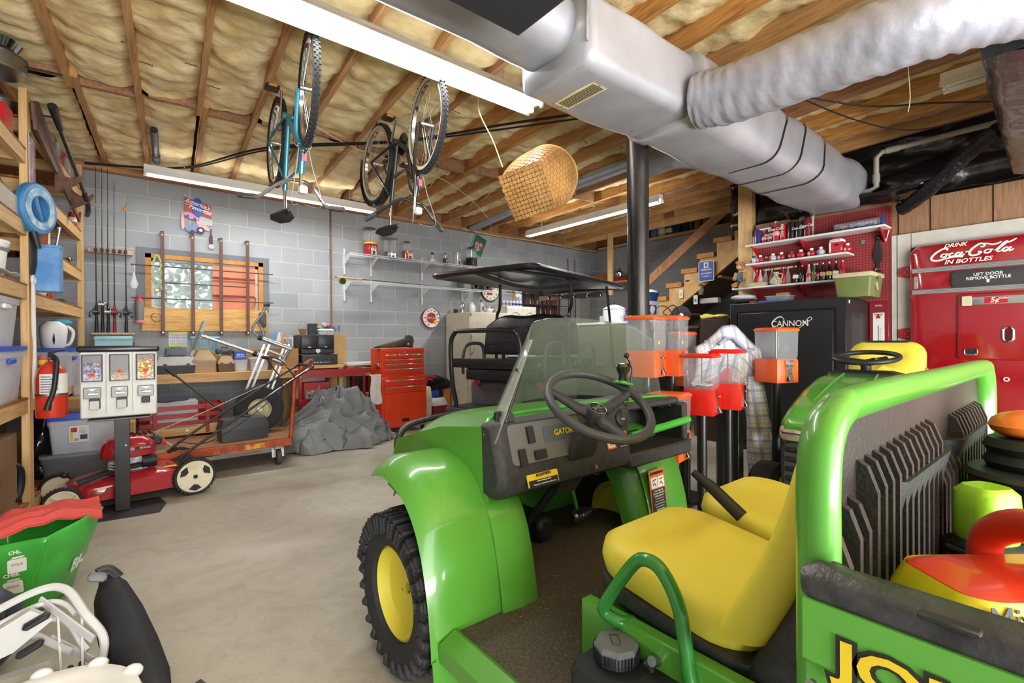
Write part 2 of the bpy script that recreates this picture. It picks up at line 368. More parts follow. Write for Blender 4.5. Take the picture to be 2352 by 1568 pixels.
# ---------------- joists and insulation ----------------
A = R(3.7); JD = V((sin(A), cos(A), 0)); JP = V((cos(A), -sin(A), 0))
perps = [-1.02, -.61, -.2, .2, .6, 1.02, 1.46, 1.9, 2.345, 2.77, 3.2, 3.61, 4.04, 4.42, 4.84, 5.26, 5.68, 6.1, 6.45]
JB = 3.115; k = 0
def jend(p):  # y extents
    return (-3.2 if p < 5.9 else 3.4 if False else -3.2, 6.86)
n_ = 7
for i, p in enumerate(perps):
    t1 = 6.86/JD.y if False else (6.86+p*JD.x*1.0)/JD.y
    t0 = -3.2
    a = JP*p+JD*t0; b = JP*p+JD*(t1)
    mm = MB(); s1 = 3.0
    # two lapped lengths, shifted a little where they meet over the blocking
    mid = 4.75
    mm.bar(JP*(p)+JD*t0+V((0, 0, JB+.13)), JP*(p)+JD*(mid+.1)+V((0, 0, JB+.13)), .04, .26)
    mm.bar(JP*(p+(.041 if i % 2 else -.0))+JD*(mid-.1)+V((0, 0, JB+.132)), JP*(p+(.041 if i % 2 else -.0))+JD*t1+V((0, 0, JB+.132)), .04, .258)
    struct('trim_%d' % n_, mm, [JOIST, JOIST, JOIST2, JOIST3][(i*7+i//3) % 4] if p > .9 else JOIST); n_ += 1
w = MB()
for i in range(len(perps)-3):
    p0, p1 = perps[i]+.062, perps[i+1]-.022
    w.bar(JP*p0+JD*(4.75+.03*((i*3) % 5-2))+V((0, 0, JB+.1)), JP*p1+JD*(4.75+.03*((i*3) % 5-2))+V((0, 0, JB+.1)), .04, .19)
struct('trim_%d' % n_, w, JOIST3); n_ += 1
INS = mat('insulation', '#f3e2b4', .95, nz=(5, .36, .66), col2='#d2b67e', bump=(22, .8))
INS2 = mat('insulation_pink', '#d9b3a0', .95, nz=(5, .36, .66), col2='#b98476', bump=(22, 1.0))
for i in range(len(perps)-1):
    p0, p1 = perps[i]+.012, perps[i+1]-.012
    for half, (q0, q1) in enumerate(((-3.2, 4.7), (4.8, 6.85))):
        if p0 > 6.0 and half == 0: q0 = 3.9
        seed = i*7.3+half*3.1; depth = .035 if p0 < 1.8 else .10
        def fn(u, v, p0=p0, p1=p1, q0=q0, q1=q1, seed=seed, depth=depth):
            p = p0+(p1-p0)*u; q = q0+(q1-q0)*v
            edge = min(u, 1-u)
            z = JB+depth+.028*n3(p*2.2+seed, q*2.6, seed)+.026*n3(p*6, q*9+seed, seed)+.012*n3(p*17, q*26, seed)
            z += .05*(1-min(1, edge*5))*(.6+n3(q*3, seed, 1)); z -= .02*max(0, n3(q*1.1, seed, 5))
            P_ = JP*p+JD*q; return (P_.x, P_.y, max(z, JB-.012))
        g = MB(); g.grid(fn, 14, int((q1-q0)/.035))
        one('insulation_batt', g, INS2 if (p0 > 5.2 and half == 0) else INS, 'fluffy yellow insulation batt pressed between two ceiling joists', 'insulation', 'insulation batts between the ceiling joists', sharp=180)
# ---------------- fluorescent fixtures ----------------
LAMPG = 'fluorescent fixtures under the ceiling'
def fixture(name, label, c, L, axis, n=2, wd=.13, strength=1, lit=True, drop=.12, power=20):
    t = Thing(name, label, 'light', c, 0 if axis == 'x' else PI/2, LAMPG)
    h = MB(); prof = [(-wd/2, -.045), (-wd*.32, .0), (-.035, .012), (-.035, .05), (.035, .05), (.035, .012), (wd*.32, 0), (wd/2, -.045), (wd/2-.004, -.045), (wd*.32-.004, -.006), (-wd*.32+.004, -.006), (-wd/2+.004, -.045)]
    h.prism([(y, z) for y, z in prof], -L/2, L/2, 'yz'); t.p('housing', h, WHITEM if wd < .15 or True else WHITEM)
    for i in range(n):
        y = (i-(n-1)/2)*wd*.45
        g = MB(); g.cyl((-L/2+.03, y, -.028), (L/2-.03, y, -.028), .014, seg=12); t.p('tube_lamp', g, TUBEL if lit else WHITE)
        for s in (-1, 1):
            g = MB(); g.box((s*(L/2-.02), y, -.028), (.02, .026, .05), .003); t.p('lamp_holder', g, WHITE)
    for s in (-.36, .36):
        g = MB(); zz = .05
        for k in range(max(2, int(drop/.022))):
            g.tube([(s*L+.006*cos(a)*(k % 2), .006*cos(a)*((k+1) % 2), zz+.012+.014*sin(a)) for a in [j*PI/4 for j in range(8)]], .0015, 5, closed=True); zz += .022
        t.p('chain', g, STEEL)
    if lit:
        l = bpy.data.lights.new('fluorescent_light', 'AREA'); l.shape = 'RECTANGLE'; l.size = L-.1; l.size_y = wd*.8; l.energy = power; l.color = (1, .985, .95)
        o = bpy.data.objects.new('fluorescent_light', l); COL.objects.link(o); o.location = V(c)-V((0, 0, .05)); o.rotation_euler = (0, 0, 0 if axis == 'x' else PI/2)
        l2 = l.copy(); l2.energy = power*.07; l2.size_y = wd*1.4; o2 = bpy.data.objects.new('fixture_uplight_fill', l2); COL.objects.link(o2); o2.location = V(c)+V((0, 0, .056)); o2.rotation_euler = (PI, 0, 0 if axis == 'x' else PI/2)  # second lamp added above the closed housing to lift the dark ceiling
    return t
fixture('fluorescent_light_fixture', 'long white twin-tube light fixture nearest the camera, above the hanging bikes', (1.22, 2.67, 2.97), 2.44, 'x', 2, .24, 1, drop=.1, power=26)
fixture('fluorescent_light_fixture', 'long lit light fixture hanging along the grey block wall above the window', (1.38, 6.05, 2.93), 2.42, 'x', 2, .13, 1, drop=.14, power=30)
fixture('fluorescent_light_fixture', 'long lit light fixture behind the steel pole near the stairs', (5.12, 4.65, 2.92), 2.5, 'y', 2, .13, 1, drop=.14, power=52)
fixture('fluorescent_light_fixture', 'white light fixture at the right edge below the dark plastic-wrapped duct', (3.9, -.6, 2.75), 2.44, 'y', 2, .14, 1, lit=False, drop=.1, power=6)
# ---------------- ducts ----------------
FOIL = mat('duct_foil', '#babbc4', .4, metal=.4, spec=.6, nz=(3, .3, .7), col2='#a3a4ad', bump=(7, .35))
FOILC = mat('duct_foil_crumpled', '#adaebb', .38, metal=.3, spec=.5, nz=(4, .3, .7), col2='#9697a6', bump=(13, .55))
SHEET = mat('galvanised', '#b9c0c8', .35, metal=.7, bump=(60, .2))
TAPE = mat('black_tape', '#1f1f22', .5)
def duct_rings(x0, x1, n, yc, zc, w, h, r, amp=.01, seed=0, wf=None):
    rs = []
    for i in range(n+1):
        x = x0+(x1-x0)*i/n; k = wf(i/n) if wf else 1
        ring = []
        for (a, b) in rrect(w*k, h*k, r, 5):
            d = amp*n3(x*3+seed, a*4, b*4); ring.append(V((x, yc+a*(1+d*3), zc+b*(1+d*3)-.008*sin(x*4))))
        rs.append(ring)
    return rs
t = Thing('air_duct', 'long grey foil-wrapped air duct with a cream vent, crossing under the ceiling joists', 'duct', (3.6, 1.75, 2.5), world=True)
g = MB(); g.rings(duct_rings(1.74, 2.72, 16, 1.79, 2.73, .5, .38, .07, .02)); t.p('duct_body', g, FOIL, sharp=180)
g = MB(); g.rings(duct_rings(2.66, 5.75, 40, 1.74, 2.71, .56, .44, .13, .03, 4)); t.p('duct_run', g, FOIL, sharp=180)
g = MB()
for x in (2.72,): g.rings(duct_rings(x-.05, x+.05, 3, 1.77, 2.72, .545, .42, .12, .03, 9))
t.p('taped_collar', g, FOILC, sharp=180)
g = MB()
for x, da in ((3.75, 0), (4.1, .05), (4.5, .0)):
    g.rings([[p+V(((p.z-2.7)*.35, 0, 0)) for p in rr] for rr in duct_rings(x-.012, x+.012, 1, 1.74, 2.71, .572, .452, .135, .03, 4)], cap0=False, cap1=False)
t.p('black_strap', g, TAPE)
g = MB(); g.box((1.735, 1.55, 2.78), (.012, .012, .3), .002); t.p('corner_trim', g, SHEET)
v = t.p('vent', BX((1.95, 1.80, 2.535), (.115, .30, .012), .003), mat('vent_cream', '#d8cda0', .5))
g = MB()
for k in range(22): g.box((1.95, 1.672+k*.0118, 2.5285), (.082, .0045, .003))
for s in (-1, 1): g.cyl((1.95, 1.80+s*.14, 2.53), (1.95, 1.80+s*.14, 2.527), .004, seg=8)
t.p('vent_slats', g, mat('vent_gap', '#3d3829', .8), parent=v)
g = MB(); g.rings(duct_rings(-.9, 1.78, 30, 1.83, 2.8, .42, .30, .14, .03, 14)); t.p('round_duct_end', g, FOIL, sharp=180)
g = MB(); g.tube(SPL([(1.45, 1.55, 3.05), (1.5, 1.62, 2.93), (1.55, 1.72, 2.86), (1.62, 1.85, 2.84)], 5), .13, 16); t.p('foil_elbow', g, mat('shiny_foil', '#d6d2bd', .22, metal=.8, bump=(14, 1.0)), sharp=180)
# big flexible branch
def flex(name, label, pts, r, material, seams=True, fold=.008, cat='duct', n=8):
    t = Thing(name, label, cat, pts[0], world=True); P = SPL(pts, n); fr = frames(P); rs = []; seg = 28
    for i, (a, (T, u, w)) in enumerate(zip(P, fr)):
        rs.append([a+(u*cos(2*PI*k/seg)+w*sin(2*PI*k/seg))*(r+fold*NZ.noise(V((i*.9, k*.45, r*9)))+fold*.6*sin(i*1.9+2*sin(k*.7))) for k in range(seg)])
    t.p('sleeve', MB().rings(rs), material, sharp=180)
    if seams:
        g = MB(); Q = [a+(u*cos(2.2)+w*sin(2.2))*(r+.004) for a, (T, u, w) in zip(P, fr)]
        Q = [q+V((0, 0, .006*sin(i*.8))) for i, q in enumerate(Q)]; g.tube(Q, .022, 6, flat=.35); t.p('taped_seam', g, mat('foil_tape', '#c9c6b8', .3, metal=.6, bump=(40, .8)), sharp=180)
    return t
flex('flexible_duct', 'fat wrinkled silver flexible duct joining the main duct at right', [(2.68, 1.52, 2.62), (2.7, 1.3, 2.59), (2.7, .9, 2.575), (2.72, .5, 2.57), (2.9, .2, 2.6), (3.2, -.1, 2.64), (3.6, -.3, 2.66)], .155, FOILC, n=14)
flex('flexible_duct', 'thin ribbed silver duct running between joists behind the basket', [(4.62, 6.75, 3.12), (4.42, 5.2, 3.12), (4.3, 3.7, 3.11), (4.2, 2.3, 3.08), (3.9, 2.0, 2.9)], .075, SHEET, False, .003, n=40)
flex('flexible_duct', 'grey boot of duct hanging under the main duct behind the pole', [(4.3, 3.0, 3.02), (4.05, 2.5, 2.92), (3.85, 2.1, 2.75)], .12, FOIL, False, .004)
# plastic-wrapped plenum
DPL = mat('dark_plastic_wrap', '#3d3e40', .26, spec=.6, nz=(4, .35, .7), col2='#2a2b2e', bump=(16, .8), coat=.4)
BPL = mat('black_plastic_sheet', '#151517', .25, spec=.7, bump=(9, 1.0), coat=.5)
def plen(u, v):
    a = 2*PI*v; x = 3.1+2.45*u; w, h = .62, .2
    c, s_ = cos(a), sin(a); k = (abs(c)**6+abs(s_)**6)**(-1/6)
    return (x+.2*v*0, -.25+(w+.1*u)*c*k+.012*n3(x*4, a*3, 1), 2.66+h*s_*k+.016*n3(x*5, a*4, 7))
t = Thing('wrapped_plenum', 'dark plastic-wrapped air plenum under the ceiling at top right', 'duct', (4.2, -.2, 2.4), world=True)
g = MB(); g.grid(plen, 50, 48); bmesh.ops.remove_doubles(g.bm, verts=g.bm.verts, dist=.0005)
g.grid(lambda u, v: (3.1, -.85+1.2*u, 2.48+.36*v), 2, 2); g.grid(lambda u, v: (5.55, -.9+1.3*u, 2.48+.36*v), 2, 2)
t.p('wrap', g, DPL, sharp=180)
t.p('torn_patch', BX((4.3, .1, 2.452), (.28, .07, .01), .004), mat('torn_insulation', '#a7925a', .9, nz=(30, .4, .6), col2='#5e4b45'))
flex('foil_pipe', 'crumpled black and silver foil pipe slanting over the wood panelling', [(5.75, 1.2, 2.42), (5.6, 1.0, 2.5), (5.45, .72, 2.7), (5.3, .5, 2.82)], .06, mat('dark_foil', '#3a3a40', .18, metal=.8, bump=(40, 1.2)), False, .006)
def sheet(u, v): return (6.05+.06*n3(u*9, v*5, 2)+.02*n3(u*30, v*20, 5), 3.0-5*u, 2.57+.68*v)
g = MB(); g.grid(sheet, 120, 20, .003); one('plastic_sheet', g, BPL, 'black crumpled plastic sheet above the pegboard and wood panelling', 'plastic sheet', sharp=180)
def sheet2(u, v): return (5.93+1.9*u, 2.62+.05*n3(u*5, v*5, 1), .2+3.1*v)
g = MB(); g.grid(lambda u, v: (5.55+.45*u+.03*n3(u*4, v*9, 3), 2.2-1.2*v, 2.58+.03*n3(u*9, v*7, 6)-.05*sin(PI*u)), 10, 30, .003); one('plastic_sheet', g, BPL, 'black plastic sheet sagging under the grey pipe above the red pegboard', 'plastic sheet', sharp=180)
# PVC drain
PVC = mat('grey_pvc', '#a7a294', .45)
t = Thing('drain_pipe', 'grey plastic drain pipe with elbows above the pegboard', 'pipe', (5.7, 1.4, 2.6), world=True)
g = MB(); g.tube([(5.85, 2.1, 2.31), (5.85, 2.1, 2.6), (5.83, 2.05, 2.655), (5.68, 1.45, 2.63), (5.68, 1.38, 2.66), (5.68, 1.38, 2.94), (5.68, 1.33, 2.985), (5.68, .55, 2.99)], .024, 12); t.p('pipe_run', g, PVC)
for p, q in (((5.85, 2.1, 2.52), (5.85, 2.1, 2.6)), ((5.82, 2.0, 2.655), (5.8, 1.92, 2.652)), ((5.68, 1.52, 2.633), (5.68, 1.42, 2.63)), ((5.68, 1.38, 2.7), (5.68, 1.38, 2.78)), ((5.68, 1.3, 2.985), (5.68, 1.2, 2.986))):
    g = MB(); g.cyl(p, q, .03, seg=12); t.p('pipe_fitting', g, PVC)
g = MB(); g.tube([(5.86, 2.0, 2.31), (5.86, 2.0, 2.52), (5.86, 1.97, 2.56), (5.86, 1.9, 2.57)], .02, 10); one('drain_pipe', g, PVC, 'short grey vertical pipe behind the drinks cans at the top shelf', 'pipe')
# black panel hanging near the main duct
t = Thing('hanging_panel', 'flat black boxy panel hanging from the ceiling at the top of the photo', 'panel', (1.1, 1.2, 2.49), world=True)
t.p('case', BB((.92, .75, 2.5), (1.33, 1.58, 2.6), .008), DGREY); t.p('face', BB((.94, .77, 2.494), (1.31, 1.565, 2.501)), mat('panel_face', '#2b2c31', .6))
# cables
CAB = mat('black_cable', '#17171a', .5); WCAB = mat('white_cable', '#d7cfae', .6)
def cable(label, pts, r, m_, name='cable', k=8, seg=6): return one(name, TB(SPL(pts, k), r, seg), m_, label, 'cable')
cable('black cable strung under the joists from the left shelf to the steel pole', [(-.3, 6.75, 3.09), (.5, 6.3, 3.09), (1.1, 5.1, 3.08), (2.0, 4.1, 3.05), (2.6, 3.2, 3.06), (2.95, 2.45, 3.0)], .011, CAB)
cable('second black cable strung beside the first under the joists', [(-.3, 6.7, 3.08), (.55, 6.3, 3.10), (1.15, 5.15, 3.09), (2.05, 4.15, 3.07), (2.65, 3.2, 3.04), (3.0, 2.45, 2.98)], .008, CAB)
cable('thin white cable running under joists from the ceiling lampholder to the back wall', [(1.3, 4.3, 3.07), (1.8, 4.6, 3.08), (3.0, 4.9, 3.08), (4.4, 6.0, 3.09), (5.0, 6.74, 3.06)], .005, WCAB)
cable('white cable tacked along the top of the back wall to the corner', [(4.45, 6.78, 3.07), (5.2, 6.76, 3.045), (6.2, 6.76, 3.07), (7.2, 6.76, 3.05), (7.8, 6.72, 3.05)], .008, WCAB)
cable('tangle of black wire drooping under dark joists at right', [(3.9, 1.5, 3.05), (4.3, 1.1, 2.92), (4.8, .8, 2.98), (5.3, .5, 3.03)], .007, CAB)
cable('lower black wire drooping under dark joists at right', [(3.9, 1.48, 3.04), (4.5, 1.2, 2.9), (4.9, .9, 2.84), (5.4, .45, 3.0)], .006, CAB)
cable('thin white wire hanging down from the fat silver duct', [(3.3, .65, 3.0), (3.35, .62, 2.9), (3.5, .7, 2.86), (3.8, .75, 2.7), (3.9, .78, 2.64)], .003, WCAB)
cable('white cord hanging beside the stairs at the left end of the bottle shelves', [(6.2, 3.05, 3.1), (6.15, 2.95, 2.9), (6.17, 2.95, 2.5), (6.15, 2.96, 2.25)], .006, WCAB)
t = Thing('ceiling_lampholder', 'small white ceiling lampholder between the two hanging bikes', 'light', (1.15, 4.15, 3.05), world=True)
t.p('base', LT([(.055, .06), (.055, .045), (.035, .03), (.035, 0)], (1.15, 4.15, 3.05)), GREYP); t.p('rim', LT([(.035, .012), (.05, .008), (.052, -.004), (.02, -.008)], (1.15, 4.15, 3.05)), WHITE)
# nails and hooks in the joists
g = 0
for (px, q, sgn, up) in ((-.17, 4.2, 1, .01), (-.17, 4.95, 1, -.01), (-.17, 5.6, 1, 0), (.24, 4.3, 1, .01), (.24, 5.1, 1, 0), (-.24, 4.0, -1, .03), (.16, 4.05, -1, .02), (2.83, 3.1, 1, 0), (3.25, 3.0, 1, .01), (3.25, 3.4, 1, -.01), (3.65, 3.3, 1, 0), (4.08, 3.6, 1, 0), (4.08, 3.2, 1, .01), (2.4, 3.0, 1, 0), (1.95, 3.6, 1, .01)):
    a = JP*px+JD*q+V((0, 0, 3.15)); m_ = MB(); m_.tube([a, a+JP*.07*sgn+V((0, 0, up-.02))], .0025, 6); m_.cyl(a+JP*.07*sgn+V((0, 0, up-.02)), a+JP*.073*sgn+V((0, 0, up-.02)), .006, seg=8)
    one('nail', m_, CAB, 'bent dark nail sticking out of the side of a ceiling joist', 'nail', 'bent nails in the ceiling joists')
g = MB(); a = JP*-.12+JD*5.35; g.tube([V((a.x, a.y, 3.1)), V((a.x+.05, a.y+.75, 3.09))], .03, 12)
t = Thing('dark_tube', 'dark metal tube tied against the joist at upper left', 'tube', (a.x, a.y, 3.05), world=True); t.p('barrel', g, BLACKM)
t.p('end_sleeve', TB([V((a.x+.045, a.y+.68, 3.09)), V((a.x+.055, a.y+.86, 3.085))], .036, 12), DGREY)
# ---------------- steel pole ----------------
g = MB(); g.lathe([(.078, 0), (.078, 3.1)], (2.93, 2.14, 0), 32); pm = mat('old_steel', '#4b4745', .32, metal=.75, nz=(3, .42, .62), col2='#2c2b2c', stretch=(3, 3, .35), bump=(30, .15))
t = Thing('support_pole', 'thick dark steel support pole in the middle of the garage', 'pole', (2.93, 2.14, 0), world=True); t.p('pipe', g, pm)
t.p('base_plate', BB((2.8, 2.01, 0), (3.06, 2.27, .012)), pm); t.p('top_plate', BB((2.8, 2.01, 3.09), (3.06, 2.27, 3.11)), pm)
# ---------------- stairs ----------------
t = Thing('staircase', 'open wooden staircase with thick treads climbing the right block wall', 'stairs', (7.3, 4.5, 0), world=True)
TW = wood_mat('tread_wood', '#cf9550', '#a86f33', (3, 3, 9)); SW = wood_mat('stringer_wood', '#dcb176', '#c2935a', (9, 1.2, 1.2))
for side in (6.98, 7.86):
    g = MB(); poly = [(5.7, .72), (5.95, .72), (5.95, 1.02)]
    pts = []
    for i in range(-4, 8):
        y0 = 4.78-.272*i+0; zt = 1.83+.203*i
        pts += [(y0-.03, zt-.203+.07*0), (y0-.03, zt)]
    poly = [(5.83, .73), ] + pts + [(2.6, 3.07), (2.6, 2.96), (2.66, 2.88), (5.6, .8), (5.83, .6)]
    g.prism(poly, side-.02, side+.02, 'yz'); t.p('stringer', g, SW)
for i in range(-4, 7):
    y1 = 4.79-.272*i; zt = 1.905+.203*i
    g = MB(); g.bb((6.93, y1-.275, zt-.075), (7.9, y1, zt), .004); t.p('tread', g, TW)
g = MB(); g.prism([(5.6, .78), (2.7, 2.86), (2.7, 2.84), (5.6, .76)], 7.0, 7.86, 'yz'); t.p('underside_board', g, mat('dark_hardboard', '#5b4334', .8))
for y, z in ((4.42, 1.62), (3.66, 2.14), (4.95, 1.23)):
    g = MB(); g.bar((7.0, y, z), (7.8, y, z), .09, .03); t.p('cleat', g, SW)
g = MB(); g.bar((6.955, 5.05, 2.06), (6.955, 3.55, 3.1), .02, .14, up=(0, .6, .8)); w = Thing('brace_board', 'long reddish diagonal board crossing in front of the stairs', 'board', (6.95, 4.3, 2), world=True); w.p('board', g, wood_mat('brace_wood', '#c08d66', '#9c6a48', (3, 3, 3)))
g = MB(); g.bb((6.88, 2.9, 3.04), (6.92, 6.8, 3.3)); g.bb((6.93, 2.9, 3.07), (6.97, 6.8, 3.3)); struct('trim_%d' % n_, g, SW); n_ += 1
g = MB(); g.bb((6.86, 5.58, 2.0), (6.9, 5.68, 3.12)); struct('trim_%d' % n_, g, WOOD_Z); n_ += 1
# upper stairwell
g = MB(); g.bb((7.78, 3.0, 3.08), (8.0, 6.7, 3.115)); struct('trim_%d' % n_, g, WOOD_Y); n_ += 1
g = MB(); g.bb((7.96, 3.0, 3.11), (8.0, 4.35, 3.42)); struct('trim_%d' % n_, g, mat('red_wood', '#b5622f', .7)); n_ += 1
cans = [('#6d2630', .06), ('#5a5f86', .075), ('#8a8f78', .08), ('#2d4b94', .07), ('#26304f', .085), ('#2a3140', .085), ('#6aa33a', .03), ('#9b6a5e', .075), ('#7e8a4c', .07), ('#48566e', .07)]
y = 5.66
for i, (c, r_) in enumerate(cans):
    y -= r_*2+.01; hh = .17+.03*((i*5) % 3)
    t = Thing('paint_can' if r_ > .05 else 'green_bottle', ['maroon can', 'purple-grey can', 'cream labelled can', 'blue can with a yellow label', 'dark navy can', 'black can', 'slim green bottle', 'dull pink box-like can', 'olive can', 'slate blue can'][i]+' on the ledge above the stair wall', 'can' if r_ > .05 else 'bottle', (7.86, y, 3.115), 0, 'cans on the ledge above the stairs')
    t.p('body', LT([(r_, 0), (r_, hh)], seg=18), mat('can%d' % i, c, .4)); t.p('lid', LT([(r_*1.04, hh), (r_*1.04, hh+.008), (r_*.9, hh+.008)], seg=18), STEEL)
    if i in (2, 3): t.p('label_band', LT([(r_*1.01, .04), (r_*1.01, hh*.7)], seg=18), mat('can_label%d' % i, '#d8c86a' if i == 3 else '#c9bda5', .6))
# ---------------- left shelf unit ----------------
SO = V((-.5, 4.6, 0)); SRZ = -R(5.0)
SM = MT(SO) @ RT_(SRZ, 4, 'Z')
def S(x, y, z): return SM @ V((x, y, z))
t = Thing('shelving_unit', 'tall home-built lumber shelving with chipboard decks along the left wall', 'shelves', SO, SRZ)
for (x, y, h, nm) in ((-.04, .0, 2.93, 1), (-.04, 2.02, 3.03, 2), (-.62, 0, 2.93, 3), (-.62, 2.02, 3.03, 4), (-.04, -1.9, 3.0, 5)):
    t.p('post', BB((x, y, 0), (x+.043, y+.092, h), .002), WOOD_Z)
decks = []
for z in (.12, .83, 1.56, 1.94, 2.35, 2.77): decks.append((z, .092, 2.02))
for z in (.12, .83, 1.6, 2.03, 2.52): decks.append((z, -1.9, 0))
for z, y0, y1 in decks:
    t.p('front_beam', BB((-.045, y0, z-.105), (-.005, y1, z-.012), .002), WOOD_Y)
    t.p('back_beam', BB((-.6, y0, z-.105), (-.56, y1, z-.012), .002), WOOD_Y)
    t.p('deck', BB((-.6, y0, z-.012), (-.003, y1, z), .001), OSB)
    for yy in (y0+.03, (y0+y1)/2, y1-.06): t.p('cross_joist', BB((-.56, yy, z-.1), (-.045, yy+.04, z-.0125)), WOOD_X)
# generic storage things
def bin_(name, label, c, w, d, h, bodym, lidm, rz=0, group=None, label_patch=None, fill=None, handles=True, taper=.9, lid=True):
    t = Thing(name, label, 'bin', c, rz, group); g = MB(); rs = []
    for z, k in ((0, taper), (h*.8, .985), (h*.8, 1.02), (h*.92, 1.03)): rs.append([V((x*k, y*k, z)) for x, y in rrect(w, d, .03, 3)])
    for z, k in ((h*.92, 1.0), (h*.8, .965), (.004, taper*.97)): rs.append([V((x*k, y*k, z)) for x, y in rrect(w, d, .03, 3)])
    g.rings(rs); t.p('body', g, bodym)
    if lid:
        g = MB(); g.rings([[V((x*k, y*k, z)) for x, y in rrect(w, d, .03, 3)] for z, k in ((h*.92, 1.06), (h, 1.06), (h, .93), (h*.985, .92))]); t.p('lid', g, lidm)
    if handles:
        for s in (-1, 1):
            g = MB(); g.box((s*w*.51, 0, h*.74), (.02, .12, .03), .006); t.p('handle', g, lidm)
        g = MB()
        for k in range(4): g.box((w*(-.42+.05*k), -d*.495, h*.86), (.006, .012, h*.12))
        t.p('ribs', g, bodym)
    if fill: t.p('contents', fill_mesh((w*.9, d*.9, h*fill[0]), fill[1], fill[2]), None)
    if label_patch:
        (px, pz, pw, ph) = label_patch; kk = -d/2*1.0-.004
        q = t.p('label', BB((px-pw/2, kk-.002, pz-ph/2), (px+pw/2, kk+.001, pz+ph/2)), PAPER)
        g = MB().m(mat('label_red', '#b2352e', .6)); g.bb((px-pw*.42, kk-.003, pz+ph*.12), (px-pw*.1, kk-.001, pz+ph*.4))
        g.m(mat('label_blue', '#2c477f', .6)); g.bb((px+pw*.05, kk-.003, pz-ph*.35), (px+pw*.42, kk-.001, pz-ph*.05))
        g.m(mat('label_yellow', '#e2cf53', .6)); g.bb((px-pw*.45, kk-.003, pz-ph*.4), (px-pw*.3, kk-.001, pz+ph*.08))
        g.m(CAB)
        for k in range(8): g.bb((px-pw*.25+k*pw*.03, kk-.003, pz-ph*.42), (px-pw*.25+k*pw*.03+pw*.013, kk-.001, pz-ph*.26))
        for k in range(5): g.bb((px-pw*.0, kk-.003, pz+ph*(.34-.07*k)), (px+pw*(.38-.05*(k % 3)), kk-.001, pz+ph*(.355-.07*k)))
        t.p('printing', g, parent=q)
    return t
def fill_mesh(size, cols, r, n=None, top=True):
    """loose sweets filling a box: beans in random directions over a packed core"""
    w, d, h = size; g = MB(); ms = [mat('sweet_'+c.strip('#'), c, .3, coat=.4) for c in cols]
    g.m(ms[0]); g.bb((-w/2+r, -d/2+r, .004), (w/2-r, d/2-r, h-r))
    rnd = random.Random(int(w*1000+d*77)); nn = n or int(min(260, w*h/(r*r*3)))
    for k in range(nn):
        g.m(rnd.choice(ms)); onf = rnd.random()
        p = V((rnd.uniform(-w/2+r, w/2-r), (-d/2+r) if onf < .7 or not top else rnd.uniform(-d/2+r, d/2-r), rnd.uniform(r, h) if onf < .7 or not top else h))
        q = MT(p) @ RT_(rnd.uniform(0, 3), 4, 'X') @ RT_(rnd.uniform(0, 3), 4, 'Y') @ Matrix.Diagonal((r*1.3, r, r*.8, 1))
        vs = bmesh.ops.create_icosphere(g.bm, subdivisions=1, radius=1, matrix=q)['verts']
        for f_ in {f_ for v in vs for f_ in v.link_faces}: f_.material_index = g.mi
    return g
def boxy(name, label, cat, c, w, d, h, m_, rz=0, group=None, flaps=False, bev=.003):
    t = Thing(name, label, cat, c, rz, group); t.p('body', BX((0, 0, h/2), (w, d, h), bev), m_)
    if flaps:
        for s in (-1, 1): t.p('flap', BX((s*w*.25, 0, h+.003), (w*.5, d, .004)), m_)
        t.p('packing_tape', BX((0, 0, h+.0065), (.05, d*1.002, .002)), mat('packing_tape', '#c9a06a', .3))
    return t
def can(label, c, r, h, m_, group=None, stripe=None, name='drinks_can', cat='can'):
    t = Thing(name, label, cat, c, 0, group); t.p('body', LT([(r*.8, 0), (r, .008), (r, h-.012), (r*.82, h)], seg=18), m_)
    t.p('can_lid', LT([(r*.82, h), (r*.8, h+.001), (r*.74, h-.003)], seg=18), STEEL)
    if stripe: t.p('print', LT([(r*1.01, h*stripe[1]), (r*1.01, h*stripe[2])], seg=18), stripe[0])
    return t
# things on the right-hand bay
can('red and white drinks can on the upper shelf at the far shelf post', S(-.03, 1.75, 2.35), .033, .122, mat('can_red', '#b8342c', .35), stripe=(PAPER, .25, .6))
t = Thing('cordless_drill', 'small tool with a blue grip and black nozzle lying on the middle shelf', 'tool', S(-.06, 1.2, 1.94), SRZ)
t.p('barrel', TB([(-.05, -.05, .05), (.02, .22, .05)], [.03, .02], 12), STEEL); t.p('grip', TB([(-.05, 0, .05), (-.06, -.03, .15)], .02, 10), BLUE); t.p('nozzle', TB([(.02, .2, .05), (.03, .42, .055)], [.012, .018], 10), BLACK)
t.p('ring', TB([(.02+.03*cos(a*PI/5), .3, .03+.03*sin(a*PI/5)) for a in range(10)], .006, 6, closed=True), mat('brass', '#b79a62', .3, metal=.8))
t = Thing('plastic_jug', 'white plastic sprayer jug with a thick wire handle on the lower middle shelf', 'jug', S(-.13, .55, 1.56), SRZ)
t.p('body', MB().rings([[V((x*k, y*k, z)) for x, y in rrect(.24, .3, .06, 4)] for z, k in ((0, .85), (.06, 1), (.2, 1), (.27, .75), (.29, .3))]), WHITE)
t.p('cap', LT([(.035, .29), (.035, .33), (.02, .34)], (0, -.05, 0)), BLACK); t.p('wire_handle', TB(SPL([(.13, .1, .1), (.16, .05, .25), (.1, -.02, .32), (0, -.08, .3)], 6), .008, 8), WHITE)
t = Thing('spray_bottle', 'small red bottle with a crumpled silver top on the lower middle shelf', 'bottle', S(-.07, .95, 1.56), SRZ)
t.p('body', LT([(.035, 0), (.035, .12), (.015, .15), (.015, .17)]), RED); t.p('foil_top', MB().ball((0, 0, .2), .055, (1, 1, .8)), mat('crumpled_foil', '#c9cbd0', .25, metal=.8, bump=(40, 1)))
